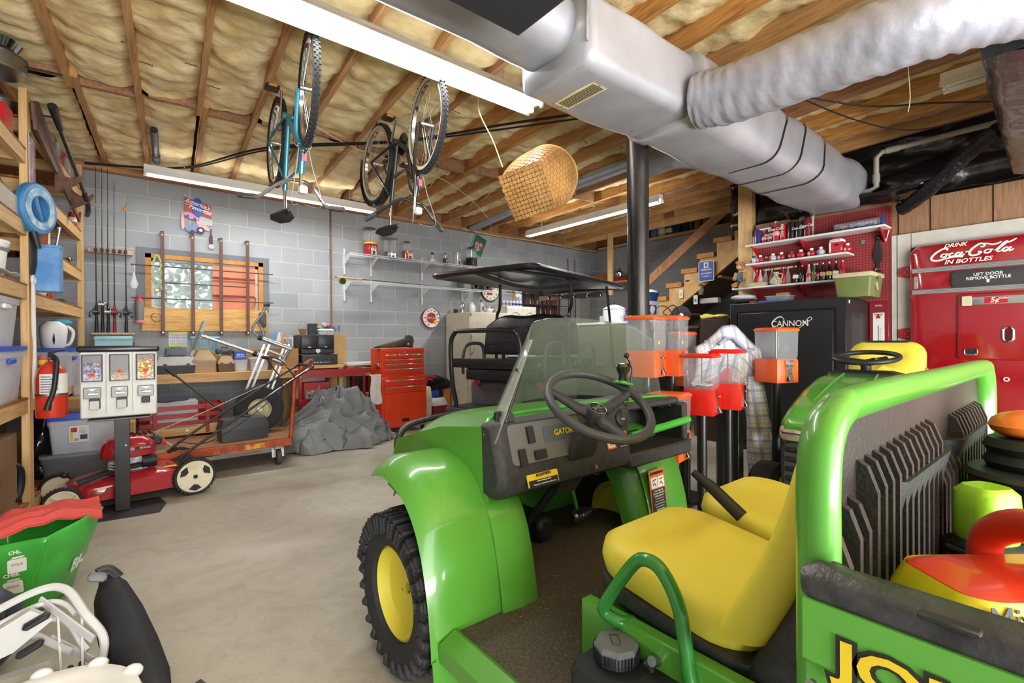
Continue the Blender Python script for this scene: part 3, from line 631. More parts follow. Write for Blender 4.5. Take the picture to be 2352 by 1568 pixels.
boxy('battery_pack', 'flat black pack lying near the far post on the lower middle shelf', 'battery', S(-.06, 1.3, 1.56), .09, .14, .03, DGREY, SRZ)
# items on top shelf of right bay: kitchen pots, toy packs
def pot(label, c, r, h, m_=STEEL, lid=True, name='saucepan', glass=True, group=None):
    t = Thing(name, label, 'pan', c, 0, group); t.p('pan', LT([(r*.95, 0), (r, .01), (r, h), (r*1.04, h), (r*1.04, h+.006), (r*.97, h+.006), (r*.96, h*.2)], seg=32), m_)
    if lid:
        t.p('lid', LT([(r, h+.006), (r*.9, h+.02), (r*.5, h+.055), (.02, h+.07)], seg=32), GLASS if glass else m_); t.p('knob', LT([(.01, h+.07), (.012, h+.085), (.022, h+.09), (.02, h+.1)], seg=12), BLACK)
    t.p('handle', TB([(r, 0, h*.8), (r+.05, .0, h*.85), (r+.17, 0, h*.9)], .01, 8, flat=.5), BLACK)
    return t
pot('wide stainless skillet stacked on top of the shelving at the upper left edge', S(-.12, -.18, 2.93), .16, .09)
t = Thing('glass_bowl', 'large clear domed glass jar stacked above the skillet at the upper left edge', 'bowl', S(-.12, -.22, 3.03)); t.p('bowl', LT([(.05, 0), (.12, .02), (.15, .07), (.13, .0701), (.1, .03)], seg=28), mat('shiny_bowl', '#b8babc', .1, metal=1))
pot('stainless pan with a domed lid behind the skillet on top of the shelving', S(-.22, .35, 2.77), .14, .14)
for i, (y, z, c, h, nm) in enumerate(((.25, 2.77, '#c64b2a', .17, 'orange-red'), (.55, 2.77, '#8a9198', .2, 'grey'), (.8, 2.77, '#a52f35', .15, 'dark red'), (1.1, 2.77, '#7d6a70', .2, 'mauve'), (1.45, 2.77, '#b6394f', .18, 'pink-red'), (1.7, 2.77, '#c9c4bd', .16, 'pale'))):
    t = Thing('lure_pack', nm+' item packed in clear film standing along the edge of the top shelf', 'packet', S(-.04, y, z), SRZ)
    t.p('card', BX((0, 0, h/2), (.01, .09, h), .002), mat('packcard%d' % i, c, .5)); t.p('blister', MB().rings([[V((x_, a, b)) for a, b in rrect(.07*k, h*.7*k, .02, 3)] for x_, k in ((.006, 1), (.03, .85))]).xf(MT((0, 0, h*.5))), CLEAR)
t = Thing('wall_gun_rack', 'dark brown sloping board with two hooks screwed to the front of the shelving', 'rack', S(.02, .75, 2.5), SRZ)
g = MB(); g.prism([(-.75, .34), (-.62, .4), (.9, -.1), (.98, -.02), (.93, -.13), (-.68, .18)], .0, .018, 'yz'); DW = wood_mat('dark_board', '#6e4a3c', '#4b3028', (3, 3, 3)); t.p('backboard', g, DW)
for y, z in ((-.05, .1), (.55, -.02)):
    g = MB(); g.prism([(0, -.09), (.13, -.01), (.17, .06), (.155, .075), (.12, .04), (.07, .045), (.0, .09)], y, y+.022, 'xz'); t.p('hook', g, DW)
t = Thing('air_rifle', 'black long-barrelled tool resting in the hooks of the brown board', 'rifle', S(.1, .5, 2.6), SRZ)
t.p('barrel', TB([(.02, -.25, .2), (.03, .75, -.06)], .014, 10), BLACKM); t.p('stock', TB([(.02, -.45, .26), (.02, -.2, .19)], [.028, .02], 10), BLACK); t.p('grip_end', TB(SPL([(.03, .72, -.05), (.035, .86, -.12), (.03, .9, -.19), (.03, .84, -.22)], 5), .02, 8), BLACK)
# things hanging on the near post
t = Thing('packaged_knife', 'red tool in a long clear blister pack nailed to the near shelf post', 'packet', S(.006, .045, 2.42), SRZ)
t.p('blister', MB().rings([[V((x_, a, b)) for a, b in rrect(.075*k, .42*k, .02, 3)] for x_, k in ((0, 1), (.022, .85))]), CLEAR); t.p('card', BX((.002, 0, 0), (.003, .08, .43), .001), mat('pack_white', '#d8d3d3', .5)); t.p('tool', BX((.012, 0, .02), (.012, .028, .26), .004), mat('knife_red', '#93202c', .4)); t.p('header', BX((.003, 0, .19), (.012, .05, .06), .003), BLACK)
def ring_disc(label, c, R_, r_, th, rz):
    t = Thing('fish_tape_reel', label, 'reel', c, rz); g = MB()
    prof = [(r_, -th/2), (R_-.01, -th/2), (R_, -th/2+.01), (R_, th/2-.01), (R_-.01, th/2), (r_, th/2)]; n = 40
    g.rings([[V((z, r*cos(2*PI*k/n), r*sin(2*PI*k/n))) for r, z in prof] for k in range(n)], loop=True); t.p('reel_body', g, mat('reel_blue', '#3c7fb5', .45)); 
    g = MB(); pr2 = [(r_+.008, th/2), (R_-.035, th/2), (R_-.035, th/2+.003), (r_+.008, th/2+.003)]
    g.rings([[V((z, r*cos(2*PI*k/n), r*sin(2*PI*k/n))) for r, z in pr2] for k in range(n)], loop=True); t.p('reel_face', g, mat('reel_face', '#b8cbd8', .5, nz=(20, .4, .6), col2='#5d96c2'))
    t.p('grip_bar', BX((0, -.0, 0), (th*.8, .03, r_*2.02), .006, rx=R(20)), mat('reel_blue2', '#2f6ea5', .45)); t.p('tip', TB([(.01, -.04, -R_+.01), (.025, -.02, -R_-.1)], [.02, .014], 8), BLACK); return t
ring_disc('round blue cable-pulling reel with a hole in the middle hung on the near shelf post', S(.04, .02, 2.12), .175, .085, .05, SRZ-R(20))
t = Thing('hook_strap', 'black webbing strap with a white hook and rope hanging on the near shelf post', 'strap', S(.012, .0, 1.2), SRZ)
t.p('webbing', TB([(0, .03, .78), (.012, .02, .66), (.01, .025, .55), (.0, .02, .47)], .022, 6, flat=.25), BLACK); g = MB(); g.tube([(.01, .02+.035*cos(a*PI/6), .43+.03*sin(a*PI/6)) for a in range(12)], .009, 8, closed=True); t.p('white_ring', g, WHITE)
t.p('rope', TB(SPL([(.01, .0, .4), (.008, .01, .1), (.012, .02, -.02), (.01, .0, -.25), (.012, .01, -.38)], 6), .008, 6), WHITE); t.p('rope_return', TB(SPL([(.012, .03, .4), (.01, .05, .12), (.012, .045, -.1), (.01, .03, -.38)], 6), .006, 6), WHITE)
t = Thing('tool_caddy', 'blue metal box holding wooden tool handles, hung on the near shelf post', 'box', S(.075, .12, 1.56), SRZ)
g = MB(); g.bb((-.06, -.05, 0), (.075, .06, .33), .006); g.bb((-.065, -.055, .31), (.08, .065, .33), .004); t.p('tin', g, mat('blue_tin', '#4b86c4', .4, nz=(8, .4, .7), col2='#7aa9d6')); t.p('wooden_handle', TB([(-.03, 0, .3), (-.045, -.01, .5)], [.02, .026], 10), mat('handle_wood', '#a8643a', .5)); t.p('white_handle', TB([(.0, .02, .3), (-.005, .01, .52)], [.013, .022], 10), mat('ivory', '#e5dcc6', .5))
t.p('leather_sheath', TB([(-.02, .0, .3), (-.02, -.02, .44)], [.03, .04], 8, flat=.5), mat('leather', '#9c4f2c', .6)); t.p('wrench', TB([(.04, .02, .3), (.06, .02, .44), (.06, .02, .47)], [.008, .008, .016], 8), STEEL)
t = Thing('fire_extinguisher', 'red fire extinguisher with a black hose strapped to the near shelf post', 'fire extinguisher', (-.385, 4.56, .69), R(20))
t.p('cylinder', LT([(.078, 0), (.083, .02), (.083, .26), (.07, .33), (.035, .37), (.02, .385)], seg=28), mat('extinguisher_red', '#d63a24', .3, coat=.6))
g = MB(); g.m(PAPER); g.rings([[V((.0845*cos(a), .0845*sin(a), z)) for a in [R(-150+k*9) for k in range(14)]] for z in (.16, .3)], closed_u=False); t.p('label', g)
g = MB().m(mat('label_ink', '#8e8f98', .6))
for k in range(7):
    g.rings([[V((.085*cos(a), .085*sin(a), z)) for a in [R(-145+j*9) for j in range(5+(k*3) % 6)]] for z in (.175+k*.017, .183+k*.017)], closed_u=False)
t.p('label_print', g); t.p('valve', LT([(.018, .38), (.022, .4), (.022, .43), (.01, .44)], seg=12), STEEL); t.p('gauge', CY((0, -.02, .41), (0, -.045, .41), .02), CHROME); t.p('lever', BX((.03, 0, .45), (.1, .02, .012), .004, ry=-.25), BLACK)
t.p('hose', TB(SPL([(-.01, -.02, .42), (.0, -.09, .4), (-.01, -.115, .3), (-.02, -.115, .2), (-.04, -.112, .12)], 6), .015, 10), BLACK); t.p('nozzle', TB([(-.04, -.112, .13), (-.055, -.11, .06)], [.014, .02], 10), BLACK); t.p('strap', LT([(.086, .15), (.086, .165)], seg=28), STEEL)
can('pink and yellow spray can leaning between the post and the fire extinguisher', (-.44, 4.74, .95), .03, .16, mat('can_pink', '#c2557a', .4), stripe=(YELLOWP, .6, .8), name='spray_can')
# left bay contents
FILLC = ['#e0c93a', '#c23a2c', '#4f9c46', '#e58a2c', '#d8d0c6']
t = bin_('storage_bin', 'clear storage bin with a blue lid on the left edge shelf, upper of two', S(-.25, -.4, .83), .5, .62, .35, FROST, BLUE, SRZ, None, None, (.2, FILLC, .012))
t2 = bin_('storage_bin', 'milky tall storage bin stacked on the blue lid at the left edge', S(-.25, -.4, 1.18), .46, .58, .33, FROST, WHITE, SRZ, None, None, None, lid=False)
boxy('cardboard_box', 'large open brown cardboard box under the lowest left shelf', 'box', S(-.28, -.45, .12), .5, .6, .5, mat('card_brown', '#8c6d50', .85), SRZ)
t = Thing('plastic_crate', 'dark grey plastic bucket in front of the brown box at the left edge', 'bucket', S(-.12, -.75, .12), 0); t.p('body', LT([(.1, 0), (.14, .3), (.15, .3), (.15, .31), (.135, .31), (.1, .02)], seg=24), DGREY)
t = Thing('padded_handlebar', 'curved black foam-padded metal handlebar on the bottom shelf at left', 'handle', S(-.05, -.3, .12), SRZ)
t.p('tube', TB(SPL([(-.2, -.5, .05), (-.08, -.1, .03), (.0, .12, .06), (.02, .2, .12), (.02, .19, .25), (-.02, .1, .3), (-.2, -.35, .3)], 6), .014, 8), STEEL); t.p('foam', TB(SPL([(-.08, -.1, .03), (.0, .12, .06), (.02, .2, .12), (.02, .19, .25), (-.02, .1, .3)], 6), .024, 10), BLACK); t.p('clamp', BX((-.02, .05, .12), (.04, .04, .08), .01), BLACK)
t = Thing('white_bucket', 'white plastic bucket with a grey band on the left bay shelf', 'bucket', S(-.16, -.3, 1.6), 0); t.p('body', LT([(.11, 0), (.13, .2), (.135, .2), (.135, .215), (.12, .215)], seg=24), WHITE); t.p('lid', LT([(.14, .215), (.14, .235), (.12, .24)], seg=24), WHITE); t.p('band', LT([(.134, .17), (.136, .19)], seg=24), GREYP)
g = MB(); g.grid(lambda u, v: (-.3+.3*u, -.9+.75*v, .012+.03*abs(n3(u*3, v*3, 1))+.02*u), 10, 14, .003); g.xf(MT(S(0, 0, 1.6)) @ RT_(SRZ, 4, 'Z')); one('paper_sheets', g, PAPER, 'loose printed paper sheets curling over the left bay shelf edge', 'paper')
boxy('paper_stack', 'beige stack of folders under loose twigs on the left bay shelf', 'folder', S(-.14, -.32, 2.03), .24, .5, .13, mat('beige', '#c9bfb0', .8), SRZ)
t = Thing('dried_reeds', 'bundle of grey dried reeds lying on the beige folders', 'reeds', S(-.14, -.35, 2.16), SRZ); g = MB(); rr = random.Random(4)
for k in range(40): g.tube([(rr.uniform(-.1, .1), -.28, rr.uniform(.005, .09)), (rr.uniform(-.1, .1), 0, rr.uniform(.01, .13)), (rr.uniform(-.1, .1), .25, rr.uniform(.0, .06))], .004, 5)
t.p('reeds', g, mat('reed', '#a79d8e', .8))
t = Thing('newspaper', 'folded yellowish newspaper behind the reeds at the left edge', 'newspaper', S(-.14, -.4, 2.29), SRZ); t.p('paper', BX((0, 0, .03), (.14, .2, .06), .006, ry=.25), mat('newsprint', '#d6cda0', .8)); g = MB().m(CAB); [g.box((.072, -.08+.02*k, .02+.012*(k % 2)), (.002, .012, .03)) for k in range(8)]; t.p('print', g)
boxy('red_box', 'bright red box on the highest left bay shelf', 'box', S(-.1, -.2, 2.52), .12, .16, .19, mat('box_red', '#c42026', .4), SRZ)
t = Thing('whisky_bottle', 'amber bottle with a gold label beside the red box', 'bottle', S(-.1, -.42, 2.52), 0); t.p('glass', LT([(.04, 0), (.045, .02), (.045, .2), (.016, .27), (.016, .34)], seg=20), mat('amber', '#8a4a1c', .15, coat=.5)); t.p('label', LT([(.046, .07), (.046, .17)], seg=20), mat('gold_label', '#d9a545', .5)); t.p('cap', LT([(.019, .33), (.019, .36)], seg=14), RED)
# behind the post: bins beside the mower
bin_('storage_bin', 'clear storage bin with a blue lid and paper label under the vending stand', (-.25, 5.38, .31), .42, .34, .29, FROST, BLUE, R(-4), None, (-.02, .155, .12, .13))
bin_('storage_bin', 'dark grey lidded tote below the clear labelled bin', (-.27, 5.4, 0), .46, .38, .31, mat('tote_grey', '#6b6f74', .5), mat('tote_lid', '#8c9094', .5), R(-4), None, None)
bin_('storage_bin', 'white translucent bin with a blue lid under the white kettle behind the shelf post', (-.52, 5.75, .82), .36, .4, .33, FROST, BLUE, R(-4))
bin_('storage_bin', 'pale translucent open bin behind the left side of the vending machine', (-.2, 6.25, .7), .36, .4, .42, FROST, FROST, R(-4), lid=False)
boxy('shipping_box', 'brown shipping box with a curved black arrow behind the fire extinguisher', 'box', (-.3, 5.9, .45), .4, .34, .25, CARD, R(-4))
g = MB(); g.tube(SPL([(-.46, 5.725, .62), (-.36, 5.722, .58), (-.26, 5.72, .585)], 6), [.003+.006*sin(PI*i/12) for i in range(13)], 6); one('arrow_mark', g, CAB, 'curved black arrow printed on the brown shipping box', 'mark')
boxy('side_table', 'low timber stand carrying the bins behind the mower', 'stand', (-.3, 6.1, 0), .8, .5, .445, WOOD_X, R(-4))
t = Thing('white_kettle', 'white plastic kettle-shaped jug with a black stripe on top of the blue lid', 'jug', (-.47, 5.72, 1.155), R(15))
t.p('body', MB().rings([[V((x*k, y*k, z)) for x, y in rrect(.17, .17, .06, 4)] for z, k in ((0, .8), (.03, .92), (.15, 1.05), (.19, 1.0), (.23, .6))]), WHITE); t.p('handle', TB(SPL([(.08, 0, .2), (.13, 0, .14), (.11, 0, .04), (.07, 0, .02)], 5), .012, 8), WHITE); t.p('stripe', TB([(-.01, -.085, .13), (-.012, -.086, .07), (-.01, -.08, .03)], [.004, .015, .003], 8, flat=.3), CAB)
t.p('teal_cloth', MB().ball((.05, .0, .22), .06, (1.3, .9, .5)), mat('teal_cloth', '#4f9aae', .8))
t = Thing('black_bag', 'shiny black and blue plastic bag slumped behind the near shelf post', 'bag', (-.52, 5.45, 0)); g = MB(); g.grid(lambda u, v: ((.11+.04*n3(u*8, v*6, 1))*cos(2*PI*u)*sin(PI*min(.97, v+.02)), (.16+.05*n3(u*8, v*6, 4))*sin(2*PI*u)*sin(PI*min(.97, v+.02)), .33-.33*cos(PI*v)), 24, 18); bmesh.ops.remove_doubles(g.bm, verts=g.bm.verts, dist=.001); t.p('bag', g, mat('shiny_black_bag', '#15171c', .15, coat=.8, nz=(6, .6, .62), col2='#1f3e96'), sharp=180)
# ---------------- windows ----------------
def window(n, X0, X1, Z0, Z1, sill=True):
    e = Thing('window_%d' % n, '', '', (X0, 6.9, Z0), world=True); e.o['kind'] = 'structure'
    for k in ('label', 'category'): del e.o[k]
    g = MB(); w_ = .055
    g.bb((X0, 6.885, Z0), (X0+w_, 7.0, Z1)); g.bb((X1-w_, 6.885, Z0), (X1, 7.0, Z1)); g.bb((X0, 6.885, Z1-w_*.9), (X1, 7.0, Z1)); g.bb((X0, 6.885, Z0), (X1, 7.0, Z0+.07)); e.p('window_frame', g, FRAME_W)
    g = MB(); a = w_; g.bb((X0+a, 6.93, Z0+.07), (X0+a+.03, 7.0, Z1-.05)); g.bb((X1-a-.03, 6.93, Z0+.07), (X1-a, 7.0, Z1-.05)); g.bb((X0+a, 6.93, Z1-.08), (X1-a, 7.0, Z1-.05)); g.bb((X0+a, 6.93, Z0+.07), (X1-a, 7.0, Z0+.1)); e.p('sash', g, mat('sash_paint', '#cfcfd4', .5))
    e.p('pane', BB((X0+a+.03, 6.965, Z0+.1), (X1-a-.03, 6.97, Z1-.08)), GLASS)
    return e
e = window(1, *W1)
e.p('window_latch', TB([(1.335, 6.92, 1.72), (1.335, 6.9, 1.76), (1.32, 6.88, 1.66), (1.28, 6.87, 1.63)], .007, 8), mat('bronze', '#9a7448', .35, metal=.8))
g = MB(); g.bb((.12, 6.885, 1.6), (.199, 6.899, 2.22)); g.bb((1.421, 6.885, 1.6), (1.49, 6.899, 2.22)); g.bb((.12, 6.885, 2.221), (1.49, 6.899, 2.285)); e.p('cement_surround', g, mat('cement', '#777b80', .85, bump=(60, .3)))
g = MB(); g.bb((.16, 6.85, 1.33), (1.46, 6.9, 1.6), .003); e.p('window_sill', g, wood_mat('sill_pine', '#dcb06b', '#bd8945', (1.3, 9, 9)))
e2 = window(2, *W2)
# coloured board and dark print in the second window
t = Thing('orange_board', 'orange corrugated board covering the right half of the barred window', 'board', (1.02, 6.93, 1.6), world=True)
g = MB(); g.bb((.86, 6.915, 1.6), (1.33, 6.925, 2.15)); t.p('panel', g, mat('orange_board', '#d98f70', .7, nz=(3, .4, .6), col2='#cf805e')); g = MB()
for z in (1.76, 1.98): g.bb((.86, 6.908, z), (1.33, 6.915, z+.025), .004)
t.p('brown_strap', g, mat('brown_strap', '#8e3a2e', .6))
t = Thing('bottle_curtain', 'dark curtain printed with rows of bottles across the second window', 'curtain', (6.2, 6.87, 1.5), world=True)
g = MB(); g.grid(lambda u, v: (5.84+.9*u, 6.86+.012*sin(u*28), 1.45+.78*v), 60, 4, .003); t.p('cloth', g, mat('curtain_dark', '#2c2430', .8)); g = MB(); rr = random.Random(3)
for j in range(4):
    for i in range(20):
        g.m([mat('cb1', '#a7655a', .7), mat('cb2', '#c9b58e', .7), mat('cb3', '#4f6b52', .7), mat('cb4', '#7d3530', .7)][rr.randrange(4)]); x = 5.87+i*.044; z = 1.52+j*.18
        g.prism([(x-.012, z), (x+.012, z), (x+.012, z+.06), (x+.004, z+.08), (x+.004, z+.11), (x-.004, z+.11), (x-.004, z+.08), (x-.012, z+.06)], 6.838, 6.842, 'xz')
t.p('printed_bottles', g)
# garden outside
LEAF = mat('leaves', '#b2d0bf', .7, nz=(12, .4, .6), col2='#cfe6da')
def bush(label, c, r, n, seed):
    rr = random.Random(seed); g = MB()
    for k in range(n):
        a, b, q = rr.uniform(0, 6.28), rr.uniform(-1, 1), r*rr.random()**.4; s = math.sqrt(1-b*b)
        p = V((c[0]+q*s*cos(a), c[1]+q*s*sin(a)*.5, c[2]+q*b)); d = V((rr.uniform(-1, 1), rr.uniform(-1, 1), rr.uniform(-1, 1))).normalized()*.09; e_ = d.orthogonal().normalized()*.05
        g._f([g.bm.verts.new(x_) for x_ in (p-d, p-e_, p+d, p+e_)])
    t = Thing('garden_shrub', label, 'shrub', (c[0], c[1], .2), world=True, group='shrubs outside the windows'); t.p('leaves', g, LEAF); t.p('stem', TB([(c[0], c[1], .0), (c[0], c[1], c[2])], .04, 6), BROWN); return t
bush('blurred green shrub outside the left half of the barred window', (.5, 9.2, 2.0), 1.1, 700, 1); bush('blurred green shrub outside beyond the orange board', (1.8, 9.6, 2.0), 1.1, 400, 2); bush('shrub outside the second window', (7.6, 9.3, 2.0), 1.0, 500, 3)
f_ = MB(); f_.bb((-6, 7.12, -.3), (14, 14, 1.0)); struct('trim_90', f_, mat('grass', '#7d9a66', .9))
# rack of bars on the window
MBR = mat('brown_metal', '#5e4038', .45, metal=.3)
t = Thing('window_bar_rack', 'brown metal rack of four upright straps and three long rods across the barred window', 'rack', (.8, 6.78, 1.32), world=True)
for x, z0 in ((.355, 1.31), (.645, 1.31), (.935, 1.31), (1.225, 1.31)):
    g = MB(); g.bb((x-.018, 6.79, z0), (x+.018, 6.802, 2.47)); g.bb((x-.018, 6.79, z0), (x+.018, 6.9, z0+.006)); g.bb((x-.018, 6.79, 2.464), (x+.018, 6.9, 2.47)); g.bb((x-.018, 6.8, z0-.04), (x+.018, 6.805, z0+.03)); u = t.p('strap', g, MBR)
    g = MB(); [g.cyl((x, 6.79, z), (x, 6.785, z), .009, seg=8) for z in (z0+.0, 2.43)]; t.p('bolt', g, STEEL, parent=u)
for z, x0, x1 in ((2.07, .07, 1.52), (1.885, .36, 1.24), (1.70, .07, 1.52)): t.p('rod', CY((x0, 6.806, z), (x1, 6.806, z), .007, seg=8), MBR)
# chain and padlock
t = Thing('bike_chain', 'loop of pale green sleeved chain with a brass padlock on the window rack', 'chain', (.31, 6.76, 1.72), world=True)
pts = SPL([(.27, 6.76, 1.86), (.27, 6.765, 2.1), (.30, 6.77, 2.18), (.335, 6.765, 2.1), (.335, 6.76, 1.84), (.33, 6.76, 1.8)], 6); L_ = 0; g = MB()
for i in range(0, len(pts)-1):
    a, b = pts[i], pts[i+1]; c = (a+b)/2; d = (b-a).normalized(); w_ = V((0, 1, 0)) if i % 2 else d.cross(V((0, 1, 0))).normalized()
    g.tube([c+d*.024*cos(q*PI/4)+w_*.009*sin(q*PI/4) for q in range(8)], .004, 5, closed=True)
t.p('links', g, mat('chain_green', '#a9bd7c', .5)); t.p('padlock', BX((.30, 6.75, 1.79), (.045, .02, .03), .004, ry=.3), mat('brass', '#b79a62', .3, metal=.8)); t.p('snap_hook', TB(SPL([(.33, 6.75, 1.8), (.345, 6.75, 1.76), (.33, 6.75, 1.74), (.315, 6.75, 1.755)], 4), .005, 6), STEEL)
t = Thing('mesh_bag', 'small white mesh bag hanging from the left end of the upper rod', 'bag', (.1, 6.78, 1.9), world=True); t.p('string', CY((.1, 6.79, 2.08), (.105, 6.79, 1.95), .002, seg=5), WHITE); t.p('mesh', LT([(.005, .18), (.02, .12), (.04, .05), (.025, .0)], (.095, 6.79, 1.8), 12, sy=.5), FROST)
t = Thing('duck_call', 'red-capped grey mesh tube hanging at the lower left of the window', 'tube', (.145, 6.82, 1.42), world=True); t.p('mesh_tube', LT([(.035, .03), (.04, .1), (.045, .24), (.04, .26)], (.145, 6.83, 1.42), 16), GREYP); t.p('top_cap', LT([(.045, .24), (.042, .26), (.015, .3), (.01, .31)], (.145, 6.83, 1.42), 16), mat('cap_red', '#c2444a', .5)); t.p('bottom_cap', LT([(.046, .0), (.046, .03)], (.145, 6.83, 1.42), 16), mat('cap_pink', '#d88a92', .5))
t = Thing('wire_hoop', 'small round wire hoop leaning on the window sill board', 'hoop', (.3, 6.84, 1.47), world=True); t.p('ring', TB([(.3+.05*cos(a*PI/10), 6.845, 1.49+.05*sin(a*PI/10)) for a in range(20)], .003, 5, closed=True), STEEL); t.p('thread', TB([(.26, 6.845, 1.5), (.3, 6.845, 1.52), (.33, 6.845, 1.47), (.29, 6.845, 1.47)], .0015, 4), WHITE)
t = Thing('thermometer_case', 'dark grey rounded plastic case fixed at the right of the window sill board', 'case', (1.4, 6.84, 1.36), world=True); t.p('case', MB().rings([[V((1.4+a, y, 1.48+b)) for a, b in rrect(.08*k, .2*k, .03, 4)] for y, k in ((6.85, 1), (6.82, 1), (6.81, .85))]), DGREY)
# ---------------- fishing rods ----------------
RK = wood_mat('rack_wood', '#cfae92', '#b08a6c', (4, 9, 9))
t = Thing('rod_rack', 'pale wooden fishing-rod rack, upper notched rail with dark clips', 'rack', (-.1, 6.84, 2.2), world=True); t.p('rail', BB((-.29, 6.82, 2.17), (.09, 6.9, 2.215), .003), RK)
RX = [-.222, -.172, -.125, -.072, .027]
for x in RX+[-.022]: t.p('clip', BB((x-.013, 6.785, 2.18), (x+.013, 6.822, 2.215), .003), BLACK)
t = Thing('rod_rack', 'pale wooden rail under the butts of the fishing rods', 'rack', (-.1, 6.84, 1.28), world=True); t.p('rail', BB((-.27, 6.77, 1.285), (.1, 6.9, 1.305), .003), RK)
REELC = ['black reel', 'fat silver reel high on the grip', 'silver reel', 'red and silver reel', 'black and red reel']
for i, x in enumerate(RX):
    H_ = [3.08, 3.08, 3.08, 2.96, 2.75][i]; gc = [BLACK, BLACK, BLACK, mat('rod_red', '#8e2430', .4), BLACK][i]
    t = Thing('fishing_rod', 'fishing rod with a %s, %s in the wall rack' % (REELC[i], ['first', 'second', 'third', 'fourth', 'last'][i]), 'fishing rod', (x, 6.79, 1.31), world=True, group='fishing rods in the wall rack')
    t.p('blank', TB([(x, 6.79, 1.5), (x, 6.79, 2.2), (x+.004, 6.79, H_)], [.0055, .004, .002], 8), BLACKM); t.p('grip', TB([(x, 6.79, 1.31), (x, 6.79, 1.4), (x, 6.79, 1.5), (x, 6.79, 1.6)], [.017, .015, .011, .012], 10), gc)
    for k in range(6):
        z = 1.85+k*.2
        if z < H_-.05: t.p('line_guide', TB([(x+.01+.008*cos(a*PI/4), 6.783, z+.008*sin(a*PI/4)) for a in range(8)], .0015, 5, closed=True), STEEL)
    zr = 1.53+(.08 if i == 1 else 0)
    s = -1 if i in (0,) else 1; rm = [mat('reel_dk', '#47474d', .3, metal=.5), CHROME, STEEL, mat('reel_rd', '#8d3a40', .3, metal=.4), mat('reel_dk', '#47474d', .3)][i]
    q = t.p('reel', LT([(.02, -.03), (.036, -.028), (.036, -.01), (.026, -.006), (.026, .012), (.034, .016), (.03, .03)], (x+s*.0, 6.735, zr), 18, 'x'), rm)
    t.p('reel_handle', TB([(x+s*.03, 6.735, zr), (x+s*.055, 6.735, zr-.01), (x+s*.05, 6.72, zr-.045)], .005, 6), BLACKM, parent=q); t.p('knob', MB().ball((x+s*.05, 6.715, zr-.05), .012), BLACK, parent=q)
t = Thing('fishing_float', 'bright orange float hanging at the tip of the last rod', 'float', (.02, 6.78, 2.66), world=True); t.p('float', MB().ball((.02, 6.775, 2.665), .03, (.42, .42, 1)), mat('float_orange', '#f07a22', .4))
t = Thing('tackle_tray', 'translucent aqua tackle box below the rods', 'box', (-.08, 6.72, 1.08), world=True); t.p('case', BB((-.24, 6.65, 1.1), (.08, 6.8, 1.27), .01), mat('aqua_plastic', '#8fc0cc', .35, alpha=1)); t.p('lid_lip', BB((-.245, 6.64, 1.235), (.085, 6.81, 1.25), .004), mat('aqua_light', '#a9d0d8', .35)); t.p('latch', BB((.08, 6.69, 1.14), (.095, 6.73, 1.2), .003), BLACK)
# ---------------- sign on the wall ----------------
t = Thing('tin_sign', "America's Favorites sign with a blue oval on red stripes above the window", 'sign', (.71, 6.86, 2.4), world=True)
SR = mat('sign_red', '#b54b45', .5); SB = mat('sign_blue', '#2f55b5', .45); SG = mat('sign_grey', '#b7babd', .45)
t.p('back_plate', MB().prism([(.57, 2.99), (.60, 2.95), (.86, 2.84), (.86, 2.62), (.75, 2.62), (.6, 2.75), (.565, 2.8)], 6.885, 6.89, 'xz'), SG)
g = MB(); g.prism([(.575, 2.93), (.85, 2.86), (.85, 2.70), (.575, 2.77)], 6.87, 6.884, 'xz'); t.p('red_band', g, SR)
g = MB(); [g.prism([(x0, z+.012), (x0+.07, z-.006), (x0+.07, z-.012), (x0, z+.006)], 6.866, 6.87, 'xz') for x0, z in ((.578, 2.865), (.578, 2.84), (.775, 2.81), (.775, 2.785))]; t.p('white_stripes', g, WHITE)
g = MB(); g.prism([(.705+.055*cos(a*PI/14), 2.815+.115*sin(a*PI/14)) for a in range(28)], 6.855, 6.88, 'xz'); t.p('blue_oval', g, SB)
def scr(string, x, z, size, rot=-.28): return facing((x, 6.852, z), (cos(rot), 0, sin(rot)))
t.x('lettering', "America's", .072, WHITE, scr('', .705, 2.855, .1), sx=.9, shear=.3, bold=.0015); t.x('lettering', 'Favorites', .07, WHITE, scr('', .73, 2.79, .1), sx=.9, shear=.3, bold=.0015)
g = MB(); g.prism([(.565, 2.73), (.6, 2.745), (.65, 2.74), (.72, 2.69), (.72, 2.665), (.63, 2.67), (.57, 2.71)], 6.86, 6.88, 'xz'); t.p('pink_car', g, mat('car_pink', '#cf8fc0', .5)); g = MB(); [g.cyl((x, 6.859, z), (x, 6.85, z), .015, seg=14) for x, z in ((.605, 2.70), (.675, 2.675))]; t.p('car_wheels', g, mat('wheel_blue', '#4b4f86', .5))
g = MB(); g.prism([(.545, 2.745), (.57, 2.73), (.575, 2.56), (.55, 2.53), (.54, 2.6)], 6.875, 6.89, 'xz'); t.p('pink_figure', g, mat('pale_pink', '#d9a9a9', .5)); g = MB(); g.prism([(.69, 2.67), (.75, 2.65), (.81, 2.6), (.83, 2.55), (.81, 2.55), (.7, 2.6)], 6.875, 6.888, 'xz'); t.p('pink_shape', g, mat('pale_pink', '#d9a9a9', .5))
